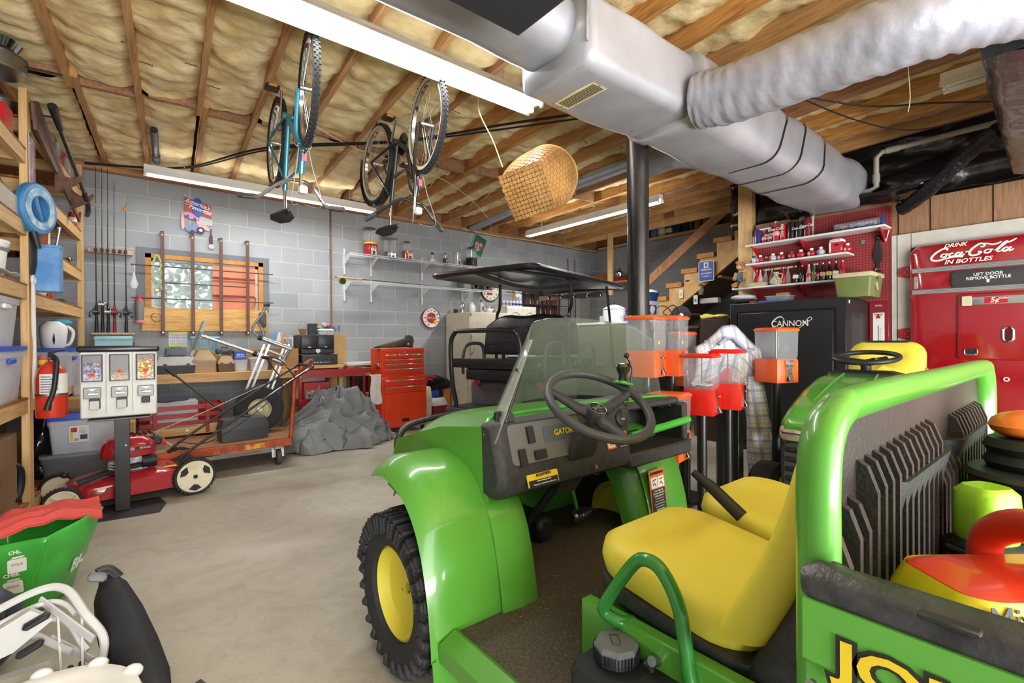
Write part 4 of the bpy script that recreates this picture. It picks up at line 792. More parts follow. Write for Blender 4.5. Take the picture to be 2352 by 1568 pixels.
g = MB(); g.prism([(.585, 2.575), (.65, 2.6), (.66, 2.63), (.71, 2.62), (.73, 2.53), (.62, 2.51), (.585, 2.54)], 6.87, 6.885, 'xz'); t.p('tractor', g, mat('tractor_blue', '#7386ac', .5)); g = MB(); g.cyl((.735, 6.868, 2.545), (.735, 6.85, 2.545), .04, seg=20); g.cyl((.65, 6.868, 2.515), (.65, 6.85, 2.515), .024, seg=16); t.p('tractor_wheels', g, mat('tw', '#3d3040', .6)); g = MB(); g.cyl((.735, 6.85, 2.545), (.735, 6.847, 2.545), .018, seg=14); t.p('hub', g, PAPER)
g = MB(); g.prism([(.825, 2.4), (.86, 2.4), (.86, 2.48), (.85, 2.52), (.85, 2.58), (.838, 2.58), (.838, 2.52), (.825, 2.48)], 6.87, 6.885, 'xz'); t.p('bottle_shape', g, mat('bottle_brown', '#3f1c1e', .4)); g = MB(); g.cyl((.845, 6.885, 2.365), (.845, 6.87, 2.365), .028, seg=20); t.p('round_badge', g, mat('badge', '#d9b8b8', .5))
# pipe and poles
t = Thing('copper_pipe', 'thin copper-coloured pipe running up the back wall beside the wire shelves', 'pipe', (2.28, 6.85, 1.35), world=True); t.p('pipe', CY((2.285, 6.86, 1.34), (2.285, 6.86, 3.05), .009, seg=10), mat('copper_dull', '#8a5a48', .4, metal=.4)); t.p('clip', BX((2.285, 6.87, 2.5), (.04, .03, .02), .003), STEEL)
# ---------------- work bench along the back wall ----------------
t = Thing('work_bench', 'long pine plank work bench under the barred window', 'bench', (1.0, 6.4, 0), world=True)
PINE = wood_mat('bench_pine', '#ddb57c', '#c49455', (.9, 16, 16))
t.p('front_beam', BB((-.1, 6.12, .765), (1.72, 6.16, .86), .003), PINE); g = MB()
for k in range(4): g.bb((-.1, 6.16+.18*k, .825), (1.72, 6.335+.18*k, .86), .002)
t.p('top_planks', g, PINE)
for x in (-.05, 1.62): 
    for y in (6.18, 6.8): t.p('leg', BB((x, y, 0), (x+.09, y+.04, .825)), WOOD_Z)
def toolbox(label, c, w, d, h, mb_, mt, rz=0, handle=True, group=None, name='tackle_box', slope=.7):
    t = Thing(name, label, 'tackle box', c, rz, group); t.p('base', MB().rings([[V((x*k, y*k, z)) for x, y in rrect(w, d, .015, 2)] for z, k in ((0, .93), (.01, .96), (h*.5, 1))]), mb_)
    t.p('lid', MB().rings([[V((x*k, y*k, z)) for x, y in rrect(w, d, .015, 2)] for z, k in ((h*.5, 1.04), (h*.56, 1.04), (h*.6, 1), (h*.93, slope), (h, slope*.95))]), mt)
    g = MB(); [g.box((s*w*.28, -d*.52, h*.5), (.03, .012, .04), .003) for s in (-1, 1)]; t.p('latch', g, mb_)
    if handle: t.p('handle', TB([(-w*.2, 0, h), (-w*.18, 0, h+.018), (w*.18, 0, h+.018), (w*.2, 0, h)], .007, 8), mb_)
    return t
LGREY = mat('light_grey_plastic', '#b7b9b6', .5)
toolbox('grey tackle box with a pale lid at the left end of the bench', (.44, 6.3, .86), .36, .2, .18, DGREY, LGREY, slope=.88)
toolbox('blue-grey tool case behind the pale-lidded tackle box', (.46, 6.62, .93), .2, .16, .2, mat('slate_plastic', '#5b6875', .5), mat('slate_plastic', '#5b6875', .5), slope=.95)
boxy('block', 'wood block under the blue-grey tool case', 'block', (.46, 6.62, .86), .2, .14, .07, WOOD_X)
t = Thing('mesh_basket', 'small wire basket with yellow rims on the blue-grey tool case', 'basket', (.48, 6.62, 1.15)); g = MB()
for k in range(9):
    x = -.08+.02*k; g.cyl((x, -.06, 0), (x, -.06, .16), .0012, seg=4); g.cyl((x, .06, 0), (x, .06, .16), .0012, seg=4)
for k in range(9): z = .01+.017*k; g.tube([(-.08, -.06, z), (.08, -.06, z), (.08, .06, z), (-.08, .06, z)], .0012, 4, closed=True)
t.p('wire_mesh', g, STEEL)
for z in (0, .16): t.p('rim', TB([(-.085, -.065, z), (.085, -.065, z), (.085, .065, z), (-.085, .065, z)], .005, 6, closed=True), mat('lime', '#c4cc2e', .5))
toolbox('large tan tackle box on the bench', (.69, 6.3, .86), .22, .2, .25, TAN, TAN, slope=.55)
toolbox('small tan over brown tackle box beside the large tan one', (.9, 6.3, .86), .16, .16, .18, BROWN, TAN, slope=.7)
toolbox('flat black tool case lying on the small brown tackle box', (.9, 6.34, 1.06), .17, .14, .06, DGREY, DGREY, slope=.9)
t = Thing('ammo_carton', 'blue carton with white print standing on the clear tub', 'carton', (1.05, 6.34, 1.0)); t.p('carton', BX((0, 0, .045), (.12, .1, .09), .002), BLUE); g = MB(); [g.box((-.03+.02*k, -.052, .05), (.012, .003, .02)) for k in range(4)]; g.box((0, -.052, .025), (.1, .003, .006)); t.p('print', g, PAPER)
bin_('plastic_tub', 'small clear lidded tub on the bench beside the brown tackle box', (1.05, 6.3, .86), .14, .14, .13, FROST, FROST, handles=False)
bin_('plastic_tub', 'white translucent tub with a white lid on the bench', (1.24, 6.3, .86), .2, .16, .15, FROST, WHITE, handles=False)
def basket(label, c, w, d, h, m_, n=9):
    t = Thing('plastic_basket', label, 'basket', c); g = MB()
    for s in (-1, 1):
        for k in range(n): x = (-.5+k/(n-1))*w; g.bar((x*.85, s*d*.42, 0), (x, s*d*.5, h), .008, .004); 
        for k in range(5): y = (-.5+k/4)*d; g.bar((s*w*.42, y*.85, 0), (s*w*.5, y, h), .008, .004)
    g.box((0, 0, .004), (w*.86, d*.86, .008)); t.p('lattice', g, m_); t.p('rim', TB([V((x, y, h)) for x, y in rrect(w*1.02, d*1.02, .03, 3)], .01, 6, closed=True, flat=1.6), m_); return t
basket('blue openwork plastic basket behind the large tan tackle box', (.74, 6.66, 1.08), .28, .2, .17, mat('basket_blue', '#7fb0c8', .5))
boxy('block', 'cardboard box carrying the blue basket', 'box', (.74, 6.66, .86), .26, .2, .22, CARD)
boxy('cardboard_box', 'brown cardboard box at the right end of the bench', 'box', (1.52, 6.35, .86), .3, .26, .25, CARD, flaps=True)
t = Thing('open_box', 'white framed bundle of papers and a blue cover leaning above the cardboard box', 'papers', (1.5, 6.45, 1.14)); g = MB()
for k, c in enumerate(('#6c9bd1', '#e9e6df', '#caa07e', '#b9c0d6')): g.m(mat('paper%d' % k, c, .6)).box((-.03+.05*k, 0, .09), (.09, .006, .17-.02*k), .001, ry=.3, rz=.2*k)
t.p('papers', g); t.p('white_frame', TB([(.05, 0, 0), (.05, 0, .1), (.16, 0, .1), (.16, 0, 0)], .01, 6), WHITE)
boxy('cardboard_box', 'low brown carton behind the tubs on the bench', 'box', (1.2, 6.66, .86), .4, .22, .25, CARD)
# stereo cabinet stack
t = Thing('storage_cabinet', 'black two-door plastic cabinet on the bench', 'cabinet', (1.9, 6.38, 1.04)); t.p('body', BX((0, 0, .12), (.42, .3, .24), .012), BLACK)
for s in (-1, 1):
    q = t.p('door', BX((s*.1, -.155, .15), (.19, .02, .17), .02, seg=2), mat('door_black', '#2b2c30', .35)); t.p('handle', BX((s*.1, -.168, .085), (.04, .006, .01), .002), CHROME, parent=q)
q = t.p('drawer', BX((0, -.155, .035), (.4, .02, .06), .008), BLACK); t.p('silver_badge', MB().prism([(-.025, .06), (.025, .06), (.028, .03), (0, .005), (-.028, .03)], -.172, -.165, 'xz'), STEEL, parent=q)
t = Thing('stereo_receiver', 'black stereo receiver with knobs under the black cabinet', 'stereo', (1.92, 6.33, .90)); t.p('body', BX((0, .02, .065), (.44, .3, .13), .006), BLACK); t.p('front_panel', BX((0, -.135, .065), (.43, .012, .12), .004), mat('stereo_face', '#26272b', .3))
t.p('display', BX((-.09, -.143, .08), (.2, .004, .035)), mat('display', '#3a4148', .15))
for x in (.09, .17): t.p('knob', CY((x, -.14, .08), (x, -.165, .08), .02 if x < .1 else .022), BLACKM)
g = MB(); [g.box((-.17+.035*k, -.143, .035), (.022, .005, .01), .001) for k in range(9)]; t.p('buttons', g, STEEL)
bt = Thing('bench', 'dark wooden side table carrying the black cabinet and stereo', 'table', (1.95, 6.45, 0)); bt.p('top', BX((0, 0, .88), (.5, .6, .04), .004), WOOD_X)
for sx in (-.22, .22):
    for sy in (-.25, .25): bt.p('leg', BX((sx, sy, .43), (.05, .05, .86)), WOOD_Z)
t = Thing('cardboard_sheet', 'tall folded cardboard leaning on the wall right of the stereo', 'cardboard', (2.25, 6.6, .5), world=True); g = MB(); g.bb((2.15, 6.55, .45), (2.38, 6.565, 1.3)); g.bb((2.14, 6.56, .45), (2.155, 6.72, 1.3)); g.bb((2.375, 6.56, .45), (2.385, 6.6, 1.3)); t.p('sheet', g, mat('card_light', '#c2a26c', .85))
t = Thing('wicker_basket', 'small handled basket on the black cabinet', 'basket', (1.75, 6.33, 1.285)); t.p('bowl', LT([(.03, 0), (.045, .05), (.05, .07), (.046, .07)], seg=20), mat('wicker', '#a9744a', .7, bump=(60, .8))); t.p('handle', TB([(.048*cos(a), 0, .07+.1*sin(a)) for a in [k*PI/8 for k in range(9)]], .003, 6), mat('wicker', '#a9744a'))
boxy('black_book', 'black flat case standing on the cabinet between the baskets', 'case', (1.88, 6.36, 1.285), .12, .05, .14, BLACK)
basket('white plastic basket of coloured odds and ends on the cabinet', (2.03, 6.34, 1.285), .18, .12, .06, WHITE)
for i, (x, z, c, s_) in enumerate(((1.98, 1.36, '#3f9aa0', .03), (2.05, 1.37, '#2c3e59', .032), (2.02, 1.41, '#d9b9a0', .028), (2.1, 1.4, '#c7414a', .02), (1.95, 1.4, '#c4bfa2', .026))):
    one('craft_supply', BX((x, 6.34, z), (s_*2, .05, s_*1.6), .008, ry=.4*i), mat('craft%d' % i, c, .6), ['teal', 'navy', 'peach', 'red', 'cream'][i]+' odd item heaped in the white basket on the cabinet', 'craft item')
t = Thing('gift_bow', 'blue and white curled ribbon at the foot of the copper pipe', 'ribbon', (2.22, 6.5, 1.29)); g = MB(); rr = random.Random(2)
for k in range(14): a = rr.uniform(0, 6.28); g.tube([(.0, 0, .04), (.05*cos(a), .03*sin(a), .09+.04*rr.random()), (.06*cos(a+.5), .03, .02+.08*rr.random())], .004, 4)
t.p('ribbon', g, mat('ribbon', '#6f8bbd', .5)); 
# folding shelf behind
t = Thing('white_table', 'white table top with a yellow-rimmed tub under it, behind the red tool chest', 'table', (2.6, 6.75, 0), world=True); t.p('top', BB((2.35, 6.45, .86), (3.2, 6.88, .9), .006), WHITE)
for x in (2.38, 3.15): t.p('leg', BB((x, 6.5, 0), (x+.03, 6.53, .86)), STEEL)
bin_('storage_tote', 'black tote with a yellow lid behind the red tool chest', (2.62, 6.56, .3), .44, .3, .46, BLACK, YELLOWP, handles=False)
# ---------------- red service cart ----------------
SR_ = mat('service_red', '#a3161f', .35, coat=.4)
t = Thing('service_cart', 'dark red two-shelf steel service cart in front of the stereo', 'cart', (2.0, 6.15, 0), world=True)
for z in (.78, .44): g = MB(); g.bb((1.6, 5.95, z-.01), (2.4, 6.32, z)); g.bb((1.6, 5.94, z-.02), (2.4, 5.955, z+.075)); g.bb((1.6, 6.31, z-.02), (2.4, 6.325, z+.075)); g.bb((1.595, 5.94, z-.02), (1.61, 6.32, z+.075)); g.bb((2.39, 5.94, z-.02), (2.405, 6.32, z+.075)); t.p('tray', g, SR_)
for x in (1.6, 2.375):
    for y in (5.945, 6.295): t.p('leg', BB((x, y, .1), (x+.03, y+.03, .85), .003), SR_)
t.p('push_handle', MB().prism([(2.4, .855), (2.5, .855), (2.48, .82), (2.42, .78), (2.4, .78)], 5.95, 6.32, 'xz'), SR_)
g = MB(); [g.cyl((x, 5.94, z), (x, 5.935, z), .007, seg=8) for x in (1.615, 2.39) for z in (.84, .78, .5)]; t.p('bolts', g, STEEL)
for x in (1.62, 2.38):
    for y in (5.96, 6.3): t.p('caster', CY((x-.012, y, .05), (x+.012, y, .05), .05), RUBBER)
for i, (x, y, w, c, n) in enumerate(((1.72, 6.1, .06, '#d6502e', 'orange tub'), (1.95, 6.05, .0, 0, ''), (2.28, 6.08, .0, 0, ''))):
    if w: can('small white tub with an orange lid on the red cart', (x, y, .78), .04, .11, WHITE, stripe=(ORANGE, .8, 1.0), name='plastic_tub', cat='tub')
one('kindling', (lambda g: [g.bar((1.85+.02*k, 5.99+.04*k, .80+.012*(k % 3)), (2.2+.01*k, 6.02+.05*((k*3) % 5), .81+.012*(k % 2)), .014, .014) for k in range(7)] and g)(MB()), mat('stick', '#d0a25c', .7), 'bundle of thin pale wooden sticks lying in the red cart top tray', 'sticks')
one('red_tool', MB().prism([(2.2, .79), (2.36, .79), (2.3, .88), (2.24, .87)], 6.02, 6.12, 'xz'), mat('dull_red', '#c2452f', .5), 'small wedge-shaped red tool at the right of the red cart top tray', 'tool')
t = boxy('boxed_tool', 'red printed carton with a picture on the lower shelf of the red cart', 'carton', (1.82, 6.1, .44), .3, .18, .26, mat('carton_red', '#b23436', .5)); t.p('picture', BX((0, -.092, .1), (.26, .003, .14)), mat('carton_pic', '#c2bdb8', .5, nz=(30, .4, .6), col2='#5b5550'))
# ---------------- red tool chest ----------------
TR = mat('tool_red', '#e0401c', .35, coat=.4); TCX = V((2.86, 5.9, 0)); TRZ = R(3)
t = Thing('tool_chest', 'tall bright red rolling tool chest with silver drawer pulls', 'tool chest', TCX, TRZ)
t.p('lower_cabinet', BX((0, .06, .4), (.66, .38, .66), .006), TR); t.p('top_chest', BX((.0, .06, .91), (.61, .34, .37), .006), TR); t.p('lid', BX((0, .055, 1.075), (.615, .35, .05), .006), TR)
PULL = mat('pull', '#dcdde0', .2, metal=.8); GAP = mat('gap', '#4a1108', .8)
def drawer(x, z, w, h, y):
    q = t.p('drawer', BX((x, y, z), (w, .014, h), .003), TR); t.p('pull', BX((x, y-.013, z+h*.35), (w*.94, .016, .014), .004), PULL, parent=q)
for x in (-.185, .0, .185): drawer(x, .995, .175, .05, -.117)
for z in (.935, .875, .805): drawer(0, z, .555, .052 if z > .82 else .065, -.117)
drawer(0, .655, .6, .075, -.137); drawer(0, .565, .6, .085, -.137)
q = t.p('door', BX((0, -.137, .3), (.6, .014, .43), .004), TR); t.p('finger_pull', BX((.0, -.146, .165), (.1, .006, .04), .003), mat('dark_gap', '#2b0b06', .6), parent=q); t.p('lock', CY((.0, -.142, .11), (0, -.15, .11), .01), CHROME, parent=q)
t.p('lock', CY((0, -.112, 1.045), (0, -.122, 1.045), .014), CHROME); t.p('shadow_gap', BX((.0, .0, .72), (.58, .25, .012)), GAP)
t.p('side_handle', BX((-.315, .02, .88), (.02, .1, .05), .006), CHROME); t.p('grey_bracket', BX((.34, .0, .73), (.05, .06, .06), .006), GREYP)
for x in (-.29, .29):
    for y in (-.08, .2): q = t.p('caster', CY((x-.012, y, .035), (x+.012, y, .035), .035), RUBBER); t.p('fork', BX((x, y, .065), (.04, .04, .03), .004), CHROME, parent=q)
g = MB(); g.grid(lambda u, v: (2.385+.13*u+.006*sin(v*9), 5.76-.03+.012*sin(u*9+v*3), .77-.36*v+.008*sin(u*7)), 12, 16, .012)
g.bb((2.39, 5.735, .76), (2.53, 5.8, .775), .004); one('hand_towel', g, mat('towel', '#e2ddd8', .95, bump=(120, .8)), 'white hand towel hanging at the left side of the red tool chest', 'towel')
t = Thing('holster', 'brown leather holster lying on top of the red tool chest', 'holster', TCX+V((0, 0, 1.102)), TRZ); g = MB(); rs = []
for k, (x, h, d, z) in enumerate(((-.36, .012, .02, .012), (-.22, .045, .05, .03), (-.08, .075, .06, .045), (.06, .11, .065, .065), (.13, .13, .06, .075), (.14, .12, .05, .08))): rs.append([V((x, a, z+b)) for a, b in rrect(d*2, h, .012, 2)])
g.rings(rs); t.p('pouch', g, mat('dark_leather', '#57493c', .45, nz=(6, .4, .6), col2='#2f2823')); t.p('flap', MB().prism([(.08, .12), (.1, .17), (.15, .17), (.18, .15), (.2, .1), (.18, .0), (.08, .02)], -.03, .03, 'xz'), mat('holster_grey', '#4b4640', .5)); t.p('rivet', MB().ball((.09, -.06, .05), .02), TAN)
# coolers, bags
def cooler(label, c, w, d, h, mb_, ml, mh, rz=0, name='cooler', wedge=.55):
    t = Thing(name, label, 'cooler', c, rz); t.p('body', MB().rings([[V((x*k, y*k, z)) for x, y in rrect(w, d, .03, 3)] for z, k in ((0, .92), (h*.62, 1))]), mb_)
    t.p('lid', MB().rings([[V((x*kx, y*ky, z)) for x, y in rrect(w, d, .03, 3)] for z, kx, ky in ((h*.62, 1.03, 1.03), (h*.68, 1.03, 1.03), (h*.97, .9, wedge), (h, .86, wedge*.9))]), ml); t.p('handle', BX((0, -d*.1, h), (w*.4, d*.2, .014), .006), mh); return t
cooler('small red cooler with a white wedge lid on the floor near the fridge', (3.84, 6.62, 0), .26, .22, .3, mat('cooler_red', '#8e2128', .4), WHITE, NAVY)
cooler('blue round drinks cooler with a white top left of the red tool chest', (2.62, 6.25, .0), .2, .2, .5, mat('cooler_blue', '#2647a5', .4), WHITE, WHITE, name='drinks_cooler', wedge=.9)
cooler('cream cooler with a black latch squeezed right of the red tool chest', (3.42, 6.35, 0), .2, .3, .52, mat('cooler_cream', '#d2c8ae', .5), mat('cooler_cream', '#d2c8ae', .5), BLACK, wedge=.95)
boxy('black_crate', 'low black shelf of gear behind the small red cooler', 'crate', (3.8, 6.8, 0), .4, .16, .5, BLACK)
boxy('blue_case', 'small blue case on the black crate behind the cooler', 'case', (3.8, 6.66, .31), .16, .08, .1, BLUE)
boxy('orange_carton', 'orange and white carton standing beside the black crate', 'carton', (4.05, 6.76, 0), .12, .2, .42, mat('carton_orange', '#d98b45', .6))
t = Thing('duffel_bag', 'red and black duffel bag heaped behind the cooler', 'bag', (3.78, 6.72, .5)); t.p('bag', MB().ball((0, 0, .07), .2, (1.2, .6, .42)), mat('bag_red', '#a32c3a', .8, nz=(4, .5, .52), col2='#1d1c20')); t.p('straps', TB(SPL([(-.2, -.1, .05), (-.1, -.13, .13), (.05, -.14, .08), (.2, -.1, .1)], 5), .012, 6, flat=.4), BLACK)
one('dark_jacket', MB().ball((4.02, 6.78, .5), .14, (1.1, .7, .7)), mat('dark_cloth', '#2f363e', .9, bump=(10, .8)), 'dark crumpled jacket behind the red duffel bag', 'jacket')
t = Thing('work_light', 'round grey-blue fan head peeking right of the red tool chest', 'fan', (3.4, 6.4, .52)); t.p('guard', LT([(.02, .0), (.09, .01), (.1, .03), (.09, .05), (.02, .06)], (0, 0, .22), 20, 'y'), mat('fan_blue', '#8e9cae', .5)); t.p('stand', CY((0, 0, 0), (0, 0, .2), .012), GREYP)
# ---------------- tarpaulin heap ----------------
def z_(a): return .4*sin(a*3)
def tarp(u, v):
    a = 2*PI*u; r = sin(PI/2*v); x = 1.90+.6*r*cos(a); y = 5.62+.38*r*sin(a)
    hh = .50*(1-v**1.7)**.75*(1-.3*max(0, cos(a))*v)+.12*math.exp(-((x-1.78)**2+(y-5.7)**2)*40)+.1*math.exp(-((x-2.05)**2+(y-5.7)**2)*30)
    w1 = n3(x*2, y*2, 5)*.5; RG = lambda q: (1-min(1, abs(q)*3.2))**1.4-.25
    f1 = RG(n3(x*2.2+w1, y*3+z_(a), 2+v)); f2 = RG(n3(x*4.5+w1*3, y*6, 7+v*2)); f3 = RG(n3(x*10+w1*6, y*10, 3+v*3)); k = min(1, v*6)
    return (x+.10*f2*r+.03*f3, y-.14*f1*r-.06*f2, max(.006, hh*(.92+.3*f1)+.12*f2*k*(1-v*.8)+.04*f3*(1-v*.6)))
g = MB(); g.grid(tarp, 180, 80); bmesh.ops.remove_doubles(g.bm, verts=g.bm.verts, dist=.0006)
one('tarpaulin', g, mat('grey_tarp', '#8a8d90', .55, nz=(3, .3, .7), col2='#7a7d81', bump=(5, .6)), 'crumpled heap of grey vehicle cover on the floor beside the red tool chest', 'tarpaulin', sharp=180)
g = MB(); g.grid(lambda u, v: (2.2+.4*u, 5.62-.16*v+.05*n3(u*6, v*6, 2), .03+.2*sin(PI*u)*(1-v*.8)+.07*abs(n3(u*5, v*5, 8))), 40, 20)
one('tarpaulin', g, MATS['grey_tarp'], 'flat trailing end of grey cover spilling right of the heap', 'tarpaulin', sharp=180)
# ---------------- platform cart ----------------
RUST = mat('rusty_orange', '#b5562f', .55, metal=.3, nz=(14, .45, .65), col2='#7a4a33'); PLY = wood_mat('cart_ply', '#a5744c', '#86603f', (2, 14, 2))
CM = Matrix(((1, 0), (0, 1)))
t = Thing('platform_cart', 'wooden platform cart with rusty orange frame and caster wheels', 'cart', (.8, 5.35, 0), 0, world=True)
C4 = [V((.02, 5.0, .26)), V((1.26, 5.0, .26)), V((1.44, 5.7, .26)), V((.2, 5.7, .26))]
t.p('deck', MB().rings([[c+V((0, 0, -.03)) for c in C4], C4]), PLY)
g = MB(); [g.bar(C4[a]+V((0, 0, -.035)), C4[b]+V((0, 0, -.035)), .025, .07) for a, b in ((0, 1), (1, 2), (2, 3), (3, 0))]; t.p('steel_rim', g, RUST)
t.p('yellow_paint', BB((.86, 4.984, .2), (1.04, 4.987, .245)), mat('faded_yellow', '#d9a92e', .5, nz=(20, .45, .6), col2='#c2452f'))
t.x('stencil', 'OVERLOAD', .06, mat('stencil', '#9c3b24', .6), facing((.74, 4.985, .225), (1, 0, 0)), sx=1.1)
hb = SPL([(1.27, 5.03, .26), (1.3, 5.04, .6), (1.32, 5.05, .82), (1.4, 5.1, .93), (1.5, 5.2, .99), (1.58, 5.38, .99), (1.56, 5.5, .93), (1.48, 5.62, .75), (1.44, 5.68, .26)], 6)
t.p('push_handle', TB(hb, .02, 10), RUST)
for x, y in ((.15, 5.1), (1.17, 5.09), (.3, 5.6), (1.3, 5.6)):
    q = t.p('caster', CY((x-.02, y, .075), (x+.02, y, .075), .075, seg=20), mat('old_wheel', '#5a4a44', .8)); t.p('fork', MB().rings([[V((x+s*.035, y+a, b)) for a, b in ((-.04, .2), (.04, .2), (.015, .07), (-.015, .07))] for s in (-1, 1)]) if False else BX((x, y, .17), (.075, .06, .04), .004), STEEL, parent=q)
    g = MB(); [g.bar((x+s*.03, y+.02, .16), (x+s*.03, y, .07), .05, .005) for s in (-1, 1)]; t.p('fork_arm', g, STEEL, parent=q)
t = Thing('tool_case', 'long dark grey plastic tool case lying on the platform cart', 'case', (.9, 5.27, .262), R(4)); t.p('base', MB().rings([[V((x*k, y*k, z)) for x, y in rrect(.42, .2, .02, 2)] for z, k in ((0, .97), (.1, 1))]), DGREY); t.p('lid', MB().rings([[V((x*k, y*k, z)) for x, y in rrect(.42, .2, .02, 2)] for z, k in ((.1, 1.02), (.115, 1.02), (.2, .9), (.205, .86))]), DGREY); t.p('handle', BX((0, 0, .215), (.14, .03, .02), .005), DGREY)
t = Thing('spare_wheel', 'large black tyre on a cream hub standing behind the tool case', 'wheel', (1.1, 5.56, .262), R(-6)); t.p('tyre', LT([(.11, -.06), (.17, -.075), (.225, -.06), (.235, -.02), (.235, .02), (.225, .06), (.17, .075), (.11, .06)], (0, 0, .235), 40, 'y', loop=True), RUBBER); q = t.p('hub', LT([(.112, -.055), (.1, -.05), (.09, -.02), (.04, -.03), (.03, -.05), (.02, -.05), (.02, .05), (.11, .05)], (0, 0, .235), 28, 'y', loop=True), mat('hub_cream', '#cfc9a4', .45)); t.p('bearing', LT([(.02, -.055), (.02, .055)], (0, 0, .235), 14, 'y'), STEEL, parent=q)
# aluminium tree-stand frame
t = Thing('aluminium_frame', 'folded aluminium tree-stand frame leaning over the bench and cart', 'frame', (1.0, 5.75, .3), world=True); AL = ALU
def pt(x, z, y=5.75): return V((x, y, z))
t.p('foot_pad', MB().rings([[pt(*p, y) for p in ((.51, 1.07), (.53, 1.05), (.66, 1.4), (.63, 1.41))] for y in (5.68, 5.84)]), LGREY)
t.p('foot_plate', MB().rings([[pt(*p, y) for p in ((.53, 1.12), (.55, 1.12), (.61, 1.3), (.59, 1.3))] for y in (5.62, 5.68)]), GREYP)
t.p('long_tube', TB([pt(.6, 1.27), pt(1.1, 1.07)], .017, 12), AL); t.p('thick_tube', TB([pt(1.08, 1.08), pt(1.39, .96)], .026, 12), AL); t.p('black_collar', TB([pt(1.08, 1.08), pt(1.115, 1.065)], .03, 12), BLACK)
t.p('upper_tube', TB([pt(1.16, 1.25, 5.9), pt(1.5, 1.11, 5.9)], .026, 12), AL); t.p('black_collar', TB([pt(1.16, 1.25, 5.9), pt(1.2, 1.235, 5.9)], .03, 12), BLACK)
t.p('bent_arm', TB(SPL([pt(1.24, 1.6, 5.9), pt(1.2, 1.5, 5.9), pt(1.13, 1.4, 5.9), pt(1.11, 1.32, 5.9), pt(1.17, 1.25, 5.9)], 6), .013, 10), mat('grey_tube', '#8d9094', .4, metal=.6)); t.p('bent_arm', TB(SPL([pt(1.15, 1.43, 5.92), pt(1.2, 1.35, 5.93), pt(1.22, 1.27, 5.92)], 6), .012, 10), MATS['grey_tube']); t.p('rubber_tip', TB([pt(1.22, 1.6, 5.9), pt(1.28, 1.61, 5.9)], .016, 8), BLACK)
for x0, x1, y in ((1.18, .86, 5.7), (1.23, .91, 5.7), (1.48, 1.16, 5.9), (1.44, 1.1, 5.9)): t.p('rail', MB().bar(pt(x0, 1.17, y), pt(x1, .3, y), .02, .022), AL)
t.p('cross_tube', TB([pt(1.2, 1.12, 5.8), pt(1.4, 1.03, 5.8)], .014, 10), AL); t.p('joint_strut', MB().bar(pt(1.5, 1.12, 5.9), pt(1.37, .93, 5.8), .025, .03), AL)
t = Thing('jack_handle', 'black rod with a rubber grip sloping down in front of the bench', 'rod', (.5, 5.2, .5), world=True); t.p('rod', TB([(.33, 5.2, .93), (.72, 5.2, .54)], .009, 8), BLACKM); t.p('grip', TB([(.29, 5.2, .97), (.36, 5.2, .9)], .016, 10), BLACK)
# toy wagon with stake sides
t = Thing('wagon', 'child wagon with red slatted stake sides and a wooden bed', 'wagon', (.45, 6.0, 0), world=True); WR = mat('wagon_red', '#a8202a', .4)
for y, z1 in ((5.9, .56), (6.25, .62)):
    g = MB(); [g.bb((.12, y, z-.022), (.82, y+.012, z+.022), .002) for z in (.37, .45, .53)]; t.p('side_rail', g, WR)
    for x in (.22, .66): t.p('stake', BB((x, y-.014, .26), (x+.035, y, .56), .002), WR)
for x in (.11, .82): g = MB(); [g.bb((x, 5.91, z-.022), (x+.012, 6.25, z+.022), .002) for z in (.37, .45, .53)]; t.p('end_rail', g, WR)
t.p('bed', BB((.1, 5.89, .25), (.84, 6.27, .33), .004), PINE)
g = MB(); g.box((.5, 5.885, .3), (.03, .01, .03)); g.box((.25, 5.885, .3), (.03, .01, .03)); t.p('hasp', g, STEEL)
for x in (.25, .7):
    for y in (5.93, 6.23): t.p('wheel', CY((x, y-.02, .11), (x, y+.02, .11), .11, seg=24), RUBBER)
boxy('plastic_bin', 'clear bin of papers with a dark cloth on top inside the wagon', 'bin', (.4, 6.05, .335), .4, .22, .26, FROST)
one('dark_cloth', MB().ball((.33, 6.05, .6), .17, (1.2, .7, .2)), mat('cloth_navy', '#343a44', .9, bump=(12, .9)), 'dark folded cloth on the clear bin in the wagon', 'cloth')
t = bin_('bucket_tub', 'clear tub of sweets with a red lid and white wire handle behind the mower', (.14, 5.35, 0), .28, .24, .32, CLEAR, mat('lid_red', '#c2433c', .4), 0, None, (-.02, .15, .2, .07), (.55, FILLC, .009), handles=False)
t.p('wire_handle', TB(SPL([(.15, 0, .3), (.2, -.08, .25), (.16, -.1, .15), (.08, -.13, .1)], 6), .005, 6), WHITE)
# ---------------- lawn mower ----------------
MR = mat('mower_red', '#b3212c', .25, coat=.7, nz=(6, .5, .8), col2='#951c26'); CREAM = mat('mower_cream', '#e4dcc0', .5, nz=(9, .5, .75), col2='#cfc3a2')
MZ = R(7); t = Thing('lawn_mower', 'red push lawn mower with cream wheels standing behind the vending stand', 'lawn mower', (.02, 4.75, 0), MZ)
g = MB(); rs = []
for z, k in ((.09, 1.0), (.12, 1.02), (.17, .97), (.2, .8), (.215, .5)): rs.append([V((x*k+.0, y*k, z+(.02*(x > 0)+.0))) for x, y in rrect(.72, .5, .16, 6)])
g.rings(rs, cap0=False); t.p('deck', g, MR); t.p('deck_skirt', MB().prism([(-.2, .08), (.36, .08), (.37, .13), (.3, .22), (.1, .2), (-.15, .16)], -.262, -.25, 'xz'), MR); t.p('deck_skirt', MB().prism([(-.2, .08), (.36, .08), (.37, .13), (.3, .22), (.1, .2), (-.15, .16)], .25, .262, 'xz'), MR)
t.p('black_bar', TB([(-.3, -.2, .22), (-.1, -.15, .26), (.1, -.12, .27)], .025, 8, flat=.5), BLACK)
